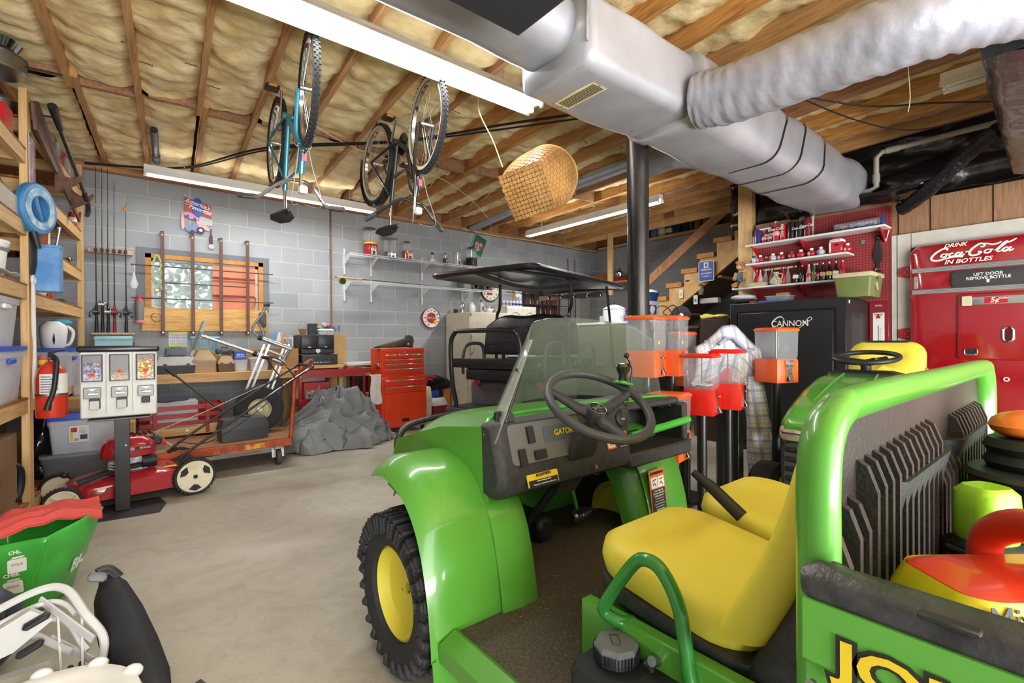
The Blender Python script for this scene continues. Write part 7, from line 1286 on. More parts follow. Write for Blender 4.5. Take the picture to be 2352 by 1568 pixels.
# ---------------- soda vending machine built into the wall ----------------
CK = mat('machine_red', '#98101f', .1, spec=.7, coat=1, nz=(2, .7, .9), col2='#8b0e1c'); X_ = 5.80
t = Thing('soda_machine', 'glossy red vintage soda machine with white script lettering in the panelled wall', 'vending machine', (5.85, .68, .3), world=True)
def slab(nm, y0, y1, z0, z1, x0, x1, m_, r=.06, par=None, crown=0):
    g = MB(); cy, cz = (y0+y1)/2, (z0+z1)/2; rs = [[V((x1, cy+a, cz+b)) for a, b in rrect(y1-y0, z1-z0, r, 6)]]
    for k, q in ((1, .6), (.992, .25), (.975, .05), (.95, 0)): rs.append([V((x0+(x1-x0)*q-crown*(1-q), cy+a*k, cz+b*k)) for a, b in rrect(y1-y0, z1-z0, r, 6)])
    g.rings(rs); return t.p(nm, g, m_, parent=par)
slab('door', .22, 1.16, .35, 2.07, X_, 5.9, CK, .1)
CHS = mat('trim_silver', '#b9bab6', .3, metal=.7)
for z in (1.80, 1.60):
    g = MB(); g.bb((X_-.012, .24, z), (X_, 1.135, z+.045), .003); q = t.p('chrome_trim', g, CHS); g = MB(); [g.bb((X_-.014, .24, z+.012+.012*k), (X_-.011, 1.13, z+.016+.012*k)) for k in range(3)]; t.p('trim_grooves', g, GREYP, parent=q)
slab('bottle_door', .3, .86, 1.61+.03, 1.79, X_-.02, X_, mat('door_charcoal', '#3a3b3e', .45), .03); TF = lambda y, z, x=X_-.022: facing((x, y, z), (0, -1, 0)); t.x('lettering', 'LIFT DOOR', .036, PAPER, TF(.62, 1.745), bold=.0006); t.x('lettering', 'REMOVE BOTTLE', .036, PAPER, TF(.62, 1.712), bold=.0006); t.p('arrow', MB().prism([(.628, 1.67), (.612, 1.67), (.612, 1.688), (.604, 1.688), (.62, 1.702), (.636, 1.688), (.628, 1.688)], X_-.025, X_-.021, 'yz'), PAPER)
slab('dispensing_door', .3, .82, 1.0, 1.585, X_-.018, X_, CK, .03); slab('coin_plate', .3, .79, 1.48, 1.55, X_-.03, X_-.018, CHS, .008); t.p('price_plate', BB((X_-.034, .50, 1.49), (X_-.03, .64, 1.54), .002), CR); t.x('lettering', '5¢', .058, WHITE, TF(.58, 1.515, X_-.036), bold=.001, shear=.2); t.x('lettering', 'Coke', .02, WHITE, TF(.525, 1.53, X_-.036), shear=.3, bold=.0006); t.p('instruction_plate', BB((X_-.034, .72, 1.475), (X_-.03, .785, 1.56), .002), mat('cream_plate', '#d6d0b0', .4)); t.p('coin_window', BB((X_-.034, .665, 1.485), (X_-.03, .705, 1.525)), GREYP)
g = MB(); P0 = [V((X_-.02, .5+a, 1.22+b)) for a, b in rrect(.06, .12, .03, 5)]; g.tube(P0, .01, 8, closed=True); t.p('handle_ring', g, CHROME); t.p('handle_recess', MB().prism([(.5+a, 1.22+b) for a, b in rrect(.045, .1, .02, 4)], X_-.021, X_-.017, 'yz'), mat('dark_red', '#5a0a12', .3))
g = MB(); g.tube([V((X_-.02, .73+a, 1.07+b)) for a, b in rrect(.08, .05, .012, 3)], .007, 6, closed=True); t.p('coin_return', g, CHROME); t.p('coin_return_hole', MB().prism([(.73+a, 1.07+b) for a, b in rrect(.07, .04, .01, 3)], X_-.021, X_-.017, 'yz'), BLACK)
t.p('lock_plate', BB((X_-.008, 1.09, 1.655), (X_, 1.12, 1.77), .002), CHS); t.p('lock', CY((X_-.008, 1.105, 1.73), (X_-.016, 1.105, 1.73), .011), CHROME)
for z in (1.785, 1.19): q = t.p('hinge', MB().prism([(1.155, z-.005), (1.2, z-.01), (1.245, z+.005), (1.25, z+.045), (1.245, z+.085), (1.2, z+.1), (1.155, z+.1)], 5.865, 5.886, 'yz'), RED); g = MB(); [g.cyl((5.865, y, zz), (5.86, y, zz), .005, seg=8) for y, zz in ((1.235, z+.015), (1.235, z+.075), (1.205, z+.045), (1.18, z+.02), (1.18, z+.07))]; t.p('screws', g, CHROME, parent=q)
for i, ch in enumerate('ICE COLD'):
    if ch != ' ': t.x('letter', ch, .05, PAPER, TF(1.07-.112*i, .84), bold=.0015)
t.x('lettering', 'DRINK', .045, PAPER, TF(.83, 2.022), shear=.35, bold=.001, sx=1.1); t.x('lettering', 'IN BOTTLES', .05, PAPER, TF(.75, 1.875), shear=.3, bold=.001, sx=1.15)
ST_ = [[(.2, .32), (.215, .36), (.16, .38), (.07, .27), (.01, .12), (.03, .02), (.1, .0), (.2, .05), (.3, .075), (.4, .05)], [(.19, .2), (.155, .2), (.13, .14), (.15, .1), (.19, .12), (.2, .18), (.19, .2), (.24, .19)], [(.285, .18), (.265, .205), (.235, .16), (.235, .115), (.265, .1), (.3, .13)], [(.375, .18), (.345, .21), (.31, .16), (.315, .11), (.345, .11), (.38, .17), (.385, .21), (.37, .13), (.39, .1), (.42, .14)], [(.425, .2), (.45, .205), (.475, .21)],
    [(.60, .33), (.63, .31), (.65, .36), (.61, .42), (.55, .36), (.49, .24), (.475, .12), (.51, .06), (.57, .08), (.61, .14), (.59, .17), (.57, .14)], [(.61, .42), (.68, .39), (.74, .35), (.8, .37), (.84, .41)], [(.71, .2), (.67, .2), (.645, .14), (.665, .1), (.71, .12), (.72, .18), (.71, .2), (.75, .19)], [(.76, .14), (.82, .27), (.87, .38), (.9, .40), (.88, .34), (.81, .2), (.79, .12), (.81, .1), (.84, .14)], [(.92, .18), (.89, .21), (.85, .16), (.855, .11), (.885, .11), (.925, .17), (.935, .21), (.915, .13), (.935, .1), (.97, .15)], [(.87, .36), (.93, .38), (1.0, .46)]]
g = MB()
for s_ in ST_:
    P_ = SPL([(X_-.006, 1.0-.55*a, 1.90+.27*b) for a, b in s_], 7); n = len(P_); g.tube(P_, [.0025+.0055*abs(sin(PI*(.15+.7*i/n)))*(1.25 if len(s_) > 9 else .9) for i in range(n)], 6)
t.p('script_lettering', g, PAPER)
# ---------------- bulk vending heads ----------------
def vend(label, c, z0, m_, rz=R(18), h=.37, w=.175, front=True, pole=True, sticker=True, name='candy_dispenser'):
    t = Thing(name, label, 'candy dispenser', (c[0], c[1], 0), rz); hb = h*.43; zt = z0+h
    t.p('base', MB().rings([[V((x*k, y*k, z0+z)) for x, y in rrect(w, w, .008, 2)] for z, k in ((0, 1), (hb*.9, 1), (hb, .96))]), m_)
    t.p('hopper', MB().rings([[V((x*k, y*k, z0+z)) for x, y in rrect(w, w, .015, 3)] for z, k in ((hb, .95), (hb+.02, 1), (h-.02, 1.04))], cap1=False), CLEAR); t.p('lid', MB().rings([[V((x*k, y*k, z0+z)) for x, y in rrect(w, w, .02, 3)] for z, k in ((h-.022, 1.1), (h-.01, 1.13), (h, 1.02), (h+.003, .9))]), m_)
    t.p('centre_rod', CY((0, 0, z0+hb), (0, 0, zt), .004, seg=6), STEEL)
    q = t.p('coin_plate', MB().prism([(-.035, hb*.95), (.035, hb*.95), (.022, hb*.5), (.03, hb*.1), (-.03, hb*.1), (-.022, hb*.5)], -w/2-.012, -w/2, 'xz').xf(MT((0, 0, z0))), CHROME); t.p('turn_handle', BX((0, -w/2-.022, z0+hb*.72), (.055, .012, .014), .005), CHROME, parent=q); t.p('chute_flap', BX((0, -w/2-.02, z0+hb*.22), (.04, .006, .05), .002, rx=-.4), STEEL, parent=q)
    if sticker: t.p('round_sticker', CY((-w*.2, -w/2*1.02, z0+hb+.05), (-w*.2, -w/2*1.02-.002, z0+hb+.05), .012), YELLOWP)
    if pole: t.p('pole', CY((0, 0, .02), (0, 0, z0), .03, seg=14), BLACKM); t.p('foot', LT([(.001, 0), (.17, 0), (.16, .02), (.04, .035)], seg=24), BLACKM)
    return t
VR = mat('vend_red', '#dc2318', .3, coat=.4); VO = mat('vend_orange', '#e8642a', .4, coat=.3)
t = vend('red-based clear candy dispenser with a white paper inside, left of the red pair', (2.79, 1.57), .735, VR, R(14), sticker=False); t.p('paper', BX((.0, .0, .92), (.12, .1, .004), rx=.15), PAPER)
vend('red-based clear candy dispenser, right and slightly higher of the red pair', (2.98, 1.5), .76, VR, R(14)); vend('orange-topped tall candy dispenser, left of the pair beside the steel pole', (2.57, 1.82), .965, VO, R(12), .38, .19); vend('orange-topped tall candy dispenser, right of the pair beside the steel pole', (2.76, 1.765), .965, VO, R(12), .38, .17)
t = vend('slim orange candy dispenser with a white splash sticker behind the tall pair', (3.28, 2.0), .85, VO, R(5), .4, .15); t.p('white_splash', MB().prism([(-.04, 1.06), (0, 1.05), (.04, 1.07), (.03, 1.1), (.05, 1.14), (.02, 1.15), (-.01, 1.11), (-.05, 1.1)], -.082, -.079, 'xz'), mat('splash', '#c9b98e', .6))
vend('low orange-lidded candy dispenser in front of the orange pair', (2.5, 1.62), .5, VO, R(12), .38, .2); vend('orange candy dispenser standing alone in front of the black safe', (3.5, 1.42), .9, VO, R(-20), .37, .19, sticker=False)
for i, (x, y) in enumerate(((3.12, 1.5), (3.2, 1.62))): one('stand_post', BB((x, y, 0), (x+.07, y+.07, .8), .004), BLACKM, 'square black stand post under the red dispensers, %s of two' % ['front', 'rear'][i], 'post')
t = Thing('hand_truck', 'black tubular hand truck frame behind the orange dispensers', 'hand truck', (3.05, 1.95, 0), world=True); t.p('frame', TB(SPL([(2.85, 2.0, .05), (2.85, 2.0, .8), (2.9, 1.98, 1.0), (3.02, 1.95, 1.06), (3.14, 1.92, 1.0), (3.18, 1.9, .85), (3.18, 1.9, .05)], 6), .018, 10), BLACKM); t.p('cross_bar', CY((2.86, 2.0, .8), (3.18, 1.9, .8), .014), BLACKM); t.p('toe_plate', BB((2.85, 1.85, .0), (3.18, 2.0, .02)), BLACKM)
# ---------------- plaid shirt draped over a stand ----------------
def plaid():
    m = bpy.data.materials.new('plaid_cloth'); m.use_nodes = True; nt = m.node_tree; b = nt.nodes['Principled BSDF']; b.inputs['Roughness'].default_value = .9
    uv = NN(nt, 'ShaderNodeUVMap'); sp = NN(nt, 'ShaderNodeSeparateXYZ'); LK(nt, uv.outputs[0], sp.inputs[0]); prev = None
    for ax, (sc, th, c) in ((0, (9, .22, '#6f7fae')), (1, (9, .22, '#7a89b4')), (0, (27, .16, '#9aa3bd')), (1, (27, .16, '#9aa3bd'))):
        mu = NN(nt, 'ShaderNodeMath'); mu.operation = 'MULTIPLY'; mu.inputs[1].default_value = sc; fr = NN(nt, 'ShaderNodeMath'); fr.operation = 'FRACT'; lt = NN(nt, 'ShaderNodeMath'); lt.operation = 'LESS_THAN'; lt.inputs[1].default_value = th
        LK(nt, sp.outputs[ax], mu.inputs[0]); LK(nt, mu.outputs[0], fr.inputs[0]); LK(nt, fr.outputs[0], lt.inputs[0]); ml = NN(nt, 'ShaderNodeMath'); ml.operation = 'MULTIPLY'; ml.inputs[1].default_value = .6; LK(nt, lt.outputs[0], ml.inputs[0])
        x = NN(nt, 'ShaderNodeMix'); x.data_type = 'RGBA'; LK(nt, ml.outputs[0], x.inputs[0]); x.inputs[7].default_value = (*lin(c), 1)
        if prev: LK(nt, prev.outputs[2], x.inputs[6])
        else: x.inputs[6].default_value = (*lin('#e4e2dd'), 1)
        prev = x
    LK(nt, prev.outputs[2], b.inputs['Base Color']); return m
PL = plaid()
def cloth(fn, nu, nv, su, sv, th=.006):
    g = MB(); L = g.bm.loops.layers.uv.new('UVMap'); vs = [[g.bm.verts.new(V(fn(i/nu, j/nv))) for j in range(nv+1)] for i in range(nu+1)]
    for i in range(nu):
        for j in range(nv):
            f = g._f((vs[i][j], vs[i+1][j], vs[i+1][j+1], vs[i][j+1]))
            for lp, (a, b) in zip(f.loops, ((i, j), (i+1, j), (i+1, j+1), (i, j+1))): lp[L].uv = (a/nu*su, b/nv*sv)
    g.bm.normal_update(); bmesh.ops.solidify(g.bm, geom=g.bm.faces[:], thickness=th); return g
SH = V((3.42, 1.74, 0)); rt = V((.777, -.63, 0)); fw = V((.63, .777, 0))
t = Thing('plaid_shirt', 'white and blue plaid shirt draped over a dispenser stand, one sleeve hanging down', 'shirt', SH, world=True)
def torso(u, v):
    a = PI*(1.06-.9*u*1.15)-.3; s = u*2-1; top = 1.27-.14*abs(s)**2.2-.03*sin(u*9); z = top-(.42+.08*s)*v*(1 if s > -.2 else .85)+.012*n3(u*9, v*5, 3)
    return SH+rt*(s*.235+.02*v*s)-fw*(.10*sin(PI*min(1, .15+v))*(1-.3*s*s)+.02*sin(u*17+v*3)*v)+V((0, 0, z))
t.p('torso', cloth(torso, 44, 26, .6, .5), PL, sharp=180)
def sleeve(u, v):
    a = 2*PI*u; r = .06+.025*v+.012*sin(3*a+v*6)+.008*sin(5*a); ce = SH+rt*(.15+.10*v)-fw*.08+V((0, 0, .93-.72*v)); r *= (.75 if v < .08 else 1)
    return ce+rt*r*cos(a)*1.05+fw*r*sin(a)*.7
t.p('sleeve', cloth(sleeve, 36, 40, .5, .9), PL, sharp=180); t.p('collar', TB([SH+rt*(-.1+.05*k)-fw*.12+V((0, 0, 1.16+.05*sin(k*1.1))) for k in range(6)], .018, 8, flat=.6), PL)
t = vend('red candy dispenser hidden under the plaid shirt', (3.46, 1.8), .83, VR, R(14), .36, .17, sticker=False)
# ---------------- ride-on mower ----------------
GR = mat('tractor_green', '#55a238', .25, coat=.7, nz=(5, .6, .9), col2='#5fab42'); YL = mat('seat_yellow', '#ddd048', .5, nz=(4, .5, .8), col2='#d6c840', bump=(160, .08))
t = Thing('lawn_tractor', 'green ride-on mower with a yellow seat parked beside the safe', 'lawn tractor', (3.6, .98, 0), R(2), world=False); O = V((3.6, .98, 0))
g = MB(); rs = []
for x, w_, zt, zb, r in ((-.60, .40, .70, .60, .05), (-.57, .46, .745, .56, .07), (-.42, .50, .82, .5, .09), (-.2, .52, .89, .5, .1), (.0, .5, .945, .5, .09), (.12, .44, .965, .5, .08), (.14, .40, .95, .5, .08)): rs.append([V((x-(.05*(b/((zt-zb))+.5) if x < -.5 else 0), a, (zt+zb)/2+b)) for a, b in rrect(w_, zt-zb, r*.8, 5)])
g.rings(rs); t.p('hood', g, GR, sharp=60); t.p('hood_crease', (lambda g: [g.tube([(-.4, s*.12, .825), (-.1, s*.1, .925), (.1, s*.09, .967)], .006, 6, flat=.5) for s in (-1, 1)] and g)(MB()), GR)
for s in (-1, 1): t.p('headlamp', MB().rings([[V((x, s*.155+a, .655+b)) for a, b in rrect(w_, h_, .03, 4)] for x, w_, h_ in ((-.5, .17, .11), (-.625, .15, .085), (-.64, .1, .05))]), mat('lamp_glass', '#c9bdae', .1, coat=1, metal=.3))
t.p('nose_panel', BX((-.6, 0, .645), (.06, .16, .08), .015), DGREY); q = t.p('badge', MB().rings([[V((x, a, .655+b)) for a, b in rrect(.075*k, .06*k, .014, 3)] for x, k in ((-.63, 1), (-.637, .98))]), YL)
t.p('badge_field', MB().prism([(a, .655+b) for a, b in rrect(.067, .052, .012, 3)], -.6395, -.637, 'yz'), mat('badge_green', '#1f7a35', .4), parent=q); DEER = [(.024, .004), (.018, .008), (.01, .006), (-.006, .008), (-.014, .016), (-.02, .014), (-.016, .007), (-.012, -.001), (-.024, -.008), (-.022, -.011), (-.008, -.006), (.008, -.004), (.02, -.013), (.026, -.012), (.018, -.001)]
t.p('leaping_deer', MB().prism([(a*.9, .655+b*.9) for a, b in DEER], -.6415, -.6395, 'yz'), YL, parent=q)
t.p('grille_frame', MB().rings([[V((x, a, .45+b)) for a, b in rrect(.46*k, .3, .05, 4)] for x, k in ((-.5, 1.05), (-.6, 1), (-.62, .9))]), DGREY); g = MB(); [g.box((-.622, 0, .34+.055*k), (.02, .40, .028), .008) for k in range(5)]; t.p('grille_bars', g, BLACK)
t.p('dash', MB().rings([[V((x, a, z)) for x, a in ((x0+p, q_) for p, q_ in rrect(.2*k, .42*k, .05, 4))] for x0, z, k in ((.18, .9, 1), (.2, .97, .95), (.21, .985, .7))]), BLACK); t.p('steering_wheel', TB([V((.22, 0, 1.07))+V((.165*cos(a), .175*sin(a), .03*cos(a))) for a in [k*PI/20 for k in range(40)]], .016, 10, closed=True), BLACK)
g = MB(); [g.tube([(.22, 0, 1.03), (.22+.16*cos(a), .17*sin(a), 1.065)], [.03, .014], 8, flat=.6) for a in (R(90), R(210), R(330))]; t.p('wheel_spokes', g, BLACK); t.p('steering_column', CY((.22, 0, .9), (.22, 0, 1.04), .03), BLACK)
def seatback(t, c, w, h, d, m_, lean, nm='seat_back', ax=(1, 0)):
    g = MB(); rs = []; a_ = V((ax[0], ax[1], 0)); s_ = V((-ax[1], ax[0], 0))
    for k, q in ((.0, -.5), (.6, -.5), (.95, -.3), (1, 0), (.95, .35), (.6, .5), (0, .5)): rs.append([V(c)+a_*(q*d+lean*(b+h/2))+s_*a*max(.02, k)+V((0, 0, b*max(.02, k)+h/2)) for a, b in rrect(w, h, min(w, h)*.3, 6)])
    g.rings(rs); return t.p(nm, g, m_, sharp=60)
seatback(t, (.72, 0, .83), .46, .34, .11, YL, .25); t.p('seat_cushion', MB().rings([[V((.5+x*k, y*k, z)) for x, y in rrect(.42, .46, .1, 5)] for z, k in ((.74, .9), (.77, 1), (.83, .97), (.85, .8))]), YL); t.p('seat_top_pad', BX((.8, 0, 1.165), (.05, .26, .025), .01), BLACK); t.p('seat_shell', MB().rings([[V((.52+x*k, y*k, z)) for x, y in rrect(.46, .5, .1, 5)] for z, k in ((.66, .7), (.75, 1))]), BLACK); t.p('rear_body', BX((.5, 0, .52), (.8, .5, .34), .06, seg=3), GR)
for s in (-1, 1): t.p('fender', BX((.68, s*.36, .62), (.6, .26, .05), .025, seg=3), GR); w_ = t.p('wheel', LT([(.13, -.1), (.24, -.12), (.27, -.08), (.27, .08), (.24, .12), (.13, .1)], (.7, s*.38, .27), 32, 'y', loop=True), RUBBER); t.p('hub', LT([(.02, -.07), (.14, -.09), (.14, .09), (.02, .07)], (.7, s*.38, .27), 24, 'y'), YL, parent=w_)
g = MB()
for s in (-1, 1): w_ = t.p('front_wheel', LT([(.1, -.07), (.17, -.085), (.195, -.06), (.2, 0), (.195, .06), (.17, .085), (.1, .07)], (-.32, s*.4, .2), 32, 'y', loop=True), RUBBER); t.p('hub', LT([(.02, -.05), (.11, -.065), (.11, .065), (.02, .05)], (-.32, s*.4, .2), 24, 'y'), YL, parent=w_)
t.p('yellow_lever', BX((-.35, .3, .3), (.06, .05, .05), .01), YL); t.p('mower_deck', BX((.15, 0, .2), (.5, .95, .14), .04, seg=2), YL); t.p('chassis', BX((-.1, 0, .35), (.9, .3, .2), .02), BLACK); t.p('orange_tag', BX((.26, -.3, .98), (.07, .012, .045), .004, ry=-.4), ORANGE)
# ---------------- utility vehicle in the foreground ----------------
UG = mat('utility_green', '#559b36', .3, coat=.4, nz=(2.5, .5, .85), col2='#5ba33c', bump=(3, .03)); PB = mat('dash_black', '#38383a', .5, nz=(40, .4, .6), col2='#2e2e30', bump=(260, .25)); PG = mat('dash_grey', '#6b6a69', .45, bump=(200, .15)); FM = mat('floor_mat', '#4a453f', .85, nz=(120, .45, .6), col2='#5d564c', bump=(60, .5))
U = Thing('utility_vehicle', 'green and yellow open utility vehicle with a black dash filling the foreground', 'utility vehicle', (1.45, .9, 0), world=True)
def sweep(prof, xs, th=.006, nm='fender', m_=UG, n=5):
    """prof: (y,z) points front to back; xs: (x, dy, dz, scale about (cy,cz)) stations"""
    P_ = SPL([(0, y, z) for y, z in prof], n); g = MB(); L = []
    for x, dy, dz, k in xs:
        cy, cz = 1.62, .28; L.append([V((x, cy+(p.y-cy)*k+dy, cz+(p.z-cz)*k+dz if p.z > .2 else p.z)) for p in P_])
    vs = [[g.bm.verts.new(p) for p in r] for r in L]
    for i in range(len(vs)-1):
        for j in range(len(P_)-1): g._f((vs[i][j], vs[i+1][j], vs[i+1][j+1], vs[i][j+1]))
    g.bm.normal_update(); bmesh.ops.solidify(g.bm, geom=g.bm.faces[:], thickness=th); return g
FP = [(1.76, .745), (1.72, .755), (1.64, .76), (1.50, .72), (1.40, .62), (1.34, .46), (1.31, .28), (1.29, .1)]
U.p('fender', sweep(FP, [(.735, .0, -.05, .975), (.75, .0, -.033, .98), (.785, .0, -.01, .99), (.82, 0, 0, 1), (.88, 0, 0, 1), (1.0, 0, .0, 1), (1.08, .005, -.004, 1), (1.12, .02, -.02, .98)]), UG, sharp=60)
LP = [(1.75, .64), (1.5, .66), (1.40, .62), (1.345, .52), (1.31, .38), (1.29, .26)]
U.p('inner_fender', sweep(LP, [(1.0, -.0, -.0, .99), (1.08, -.012, 0, .99), (1.15, -.01, -.01, .985), (1.185, .02, -.035, .95), (1.2, .12, -.05, .9)]), UG, sharp=60)
U.p('fender', sweep([(1.9, .6)]+FP, [(1.9, 0, -.02, .97), (1.95, 0, 0, 1), (2.1, 0, 0, 1), (2.2, 0, -.01, .985), (2.25, .02, -.035, .95)]), UG, sharp=60)
U.p('inner_fender', sweep([(1.95, .27), (1.75, .66), (1.5, .66), (1.42, .6), (1.34, .42), (1.3, .27)], [(1.86, .1, -.05, .9), (1.88, .02, -.02, .97), (1.95, 0, 0, 1)]), UG, sharp=60)
# cowl and hood
def cowl(u, v):
    x = 1.005+1.19*u; s = abs(u*2-1); y = 1.39+.95*v; z = .915-.02*s**3-.12*v**1.6-.10*s**4*(.4+v)-.5*max(0, v-.85)**1.2*4; return (x+(.06*(.5-u)*v), y-.12*s*s*v, z)
g = MB(); g.grid(cowl, 30, 24, .006); U.p('hood', g, UG, sharp=60)
for x in (1.005, 2.19): g = MB(); g.prism([(1.39, .89), (1.7, .85), (2.1, .74), (2.2, .5), (1.95, .45), (1.75, .62), (1.5, .62), (1.385, .62)], x-.008, x+.008, 'yz'); U.p('cowl_side', g, UG)
U.p('front_guard', TB(SPL([(1.1, 2.12, .45), (1.1, 2.28, .6), (1.12, 2.33, .69), (1.22, 2.36, .75), (1.5, 2.37, .77), (1.9, 2.36, .75), (2.0, 2.33, .69), (2.02, 2.12, .45)], 6), .018, 10), BLACKM)
# floor
U.p('frame', BB((.98, -1.1, .18), (2.02, 2.1, .25), .01), UG); U.p('floor_mat', BB((.815, .3, .25), (2.1, 1.93, .268), .004), FM); U.p('firewall', MB().prism([(1.90, .26), (1.96, .66), (1.98, .66), (1.93, .26)], .98, 2.1, 'yz'), UG); U.p('centre_hump', BX((1.5, 1.75, .33), (.1, .3, .12), .02), BLACK)
g = MB(); g.prism([(.755, .2), (.82, .2), (.825, .275), (.81, .282), (.755, .255)], .3, 1.30, 'xz'); U.p('sill', g, UG); rr = random.Random(8); g = MB()
for k in range(90): x, y = rr.uniform(1.0, 1.35), rr.uniform(.85, 1.4); a = rr.uniform(0, 3); l_ = rr.uniform(.003, .012); g.bar((x, y, .270), (x+l_*cos(a), y+l_*sin(a), .270), .0012, .001)
q = U.p('straw_bits', g, mat('straw', '#b59a62', .9)); q['kind'] = 'stuff'
# wheels
def uwheel(x, y, r=.285, w=.22):
    q = U.p('wheel', LT([(.16, -w*.38), (.17, -w*.5), (.21, -w*.56), (r*.86, -w*.53), (r*.93, -w*.44), (r*.95, 0), (r*.93, w*.44), (r*.86, w*.53), (.21, w*.56), (.16, w*.38)], (x, y, r), 48, 'x', loop=True), RUBBER); g = MB(); n = 26
    for k in range(n):
        for row, (px, sw, of) in enumerate(((-.42, .05, 0), (-.15, .052, .5), (.15, .052, 0), (.42, .05, .5))):
            a = 2*PI*(k+of)/n; rc = r*.955 if abs(px) < .3 else r*.93; g.box((x+px*w, y+rc*cos(a), r+rc*sin(a)), (sw, .036, .03), .007, rx=a+PI/2)
        a = 2*PI*k/n
        for s in (-1, 1): g.box((x+s*w*.53, y+r*.86*cos(a), r+r*.86*sin(a)), (.02, .026, .05), .006, rx=a+PI/2)
    U.p('tread_lugs', g, mat('lug_rubber', '#37373a', .65), parent=q); U.p('rim', LT([(.165, -w*.42), (.155, -w*.44), (.135, -w*.25), (.06, -w*.18), (.02, -w*.2), (.02, w*.2), (.165, w*.4)], (x, y, r), 40, 'x', loop=True), YL, parent=q)
uwheel(.855, 1.62); uwheel(2.1, 1.62); uwheel(.88, -.75, .3, .25); uwheel(2.08, -.75, .3, .25)
# dash
g = MB(); prof = [(1.41, .905), (1.38, .912), (1.345, .90), (1.29, .72), (1.30, .66), (1.34, .635), (1.385, .635), (1.395, .905)]; rs = []
for x, k, dz in ((.995, .86, .0), (1.01, .97, 0), (1.03, 1, 0), (1.7, 1, -.0)): rs.append([V((x, 1.45+(y-1.45)*k, .77+(z-.77)*k+dz)) for y, z in prof])
g.rings(rs); U.p('dash_panel', g, PB)
def DF(x, s, off=0):  # point on the sloping dash face; s: 0 bottom, 1 top
    d = V((0, 1.345-1.29, .90-.72)); n = V((0, -.18, .055)).normalized(); p = V((x, 1.29, .72))+d*s+n*off; return p
DU = (DF(0, 1)-DF(0, 0)).normalized(); DM = lambda x, s, off=.003: facing(DF(x, s, off), (1, 0, 0), DU)
def plate(nm, x, s, w, h, m_, off=.003, th=.004, r=.006, par=None, rot=0):
    g = MB(); g.prism(rrect(w, h, r, 3), 0, th); return U.p(nm, g.xf(DM(x, s, off-.003) @ RT_(rot, 4, 'Z')), m_, parent=par)
q = plate('instrument_panel', 1.24, .58, .37, .145, PG, .003, .006, .02); plate('switch', 1.10, .32, .03, .062, BLACK, .009, .01, .004, q); plate('switch', 1.155, .72, .03, .062, BLACK, .009, .01, .004, q); plate('switch', 1.185, .32, .055, .034, BLACK, .009, .01, .004, q); plate('decal', 1.30, .68, .16, .06, mat('decal_grey', '#575f62', .4), .009, .002, .01, q); U.x('lettering', 'GATOR', .03, YELLOWP, DM(1.32, .68, .0125), shear=.2, bold=.0006, parent=q)
q = plate('caution_label', 1.18, -.13, .15, .045, YELLOWP, .004, .003, .004); plate('label_field', 1.18, -.19, .14, .024, BLACK, .0075, .001, .002, q); U.x('lettering', '▲CAUTION', .013, BLACK, DM(1.18, -.045, .0085), parent=q, bold=.0003); U.x('lettering', 'Before leaving vehicle:', .0075, PAPER, DM(1.18, -.15, .0095), parent=q); U.x('lettering', '• Stop engine • Set park brake • Remove key', .0062, PAPER, DM(1.18, -.21, .0095), parent=q)
q = plate('warning_label', 1.63, .28, .14, .062, ORANGE, .004, .003, .004); plate('pictogram', 1.585, .28, .042, .05, PAPER, .0075, .001, .003, q); U.p('no_symbol', TB([DF(1.585+.017*cos(a), .28, .011)+DU*.017*sin(a) for a in [k*PI/8 for k in range(16)]], .0013, 5, closed=True), RED, parent=q); plate('label_field', 1.656, .2, .082, .034, BLACK, .0075, .001, .002, q); U.x('lettering', '▲WARNING', .011, BLACK, DM(1.655, .41, .0085), parent=q)
for k, s_ in enumerate(('YOUNG DRIVERS INCREASE', 'CHANCE OF DEATH', '• Young drivers may not', '• No drivers under 16')): U.x('lettering', s_, .0055, PAPER, DM(1.656, .265-.045*k, .0095), parent=q)
q = U.p('hour_meter', LT([(.034, 0), (.036, .006), (.03, .01), (.001, .009)], seg=28).xf(DM(1.69, .72, .0)), BLACK); U.x('lettering', 'LLLL', .012, PAPER, DM(1.69, .72, .013), parent=q)
# glove box on the right
g = MB(); OY = 1.3
def gb(x0, x1, z0, z1, y0=1.29, y1=1.6): g.bb((x0, y0, z0), (x1, y1, z1), .01)
gb(1.7, 2.2, .635, .70, 1.29, 1.62); gb(1.7, 2.2, .87, .905, 1.36, 1.62); gb(2.17, 2.215, .66, .88, 1.32, 1.62); gb(1.69, 1.74, .66, .9, 1.32, 1.62); gb(1.7, 2.2, .66, .9, 1.58, 1.62); U.p('glove_box', g, PB); U.p('grab_bar', CY((1.72, 1.30, .775), (2.18, 1.30, .80), .018, seg=14), mat('bar_green', '#48b33c', .3, coat=.5)); U.p('bolt', CY((2.0, 1.58, .82), (2.0, 1.57, .82), .008), STEEL)
U.p('box_contents', (lambda g: [g.bar((1.78+.012*k, 1.4, .705), (1.785+.012*k, 1.46, .73), .004, .02) for k in range(10)] and g.box((1.95, 1.45, .73), (.1, .06, .04), .01) and g)(MB()), DGREY)
U.p('hood_lip', TB(SPL([(1.0, 1.39, .86), (1.02, 1.40, .905), (1.1, 1.415, .918), (1.6, 1.42, .92), (2.1, 1.415, .912), (2.2, 1.41, .89)], 5), .007, 8), mat('bar_green', '#48b33c'))
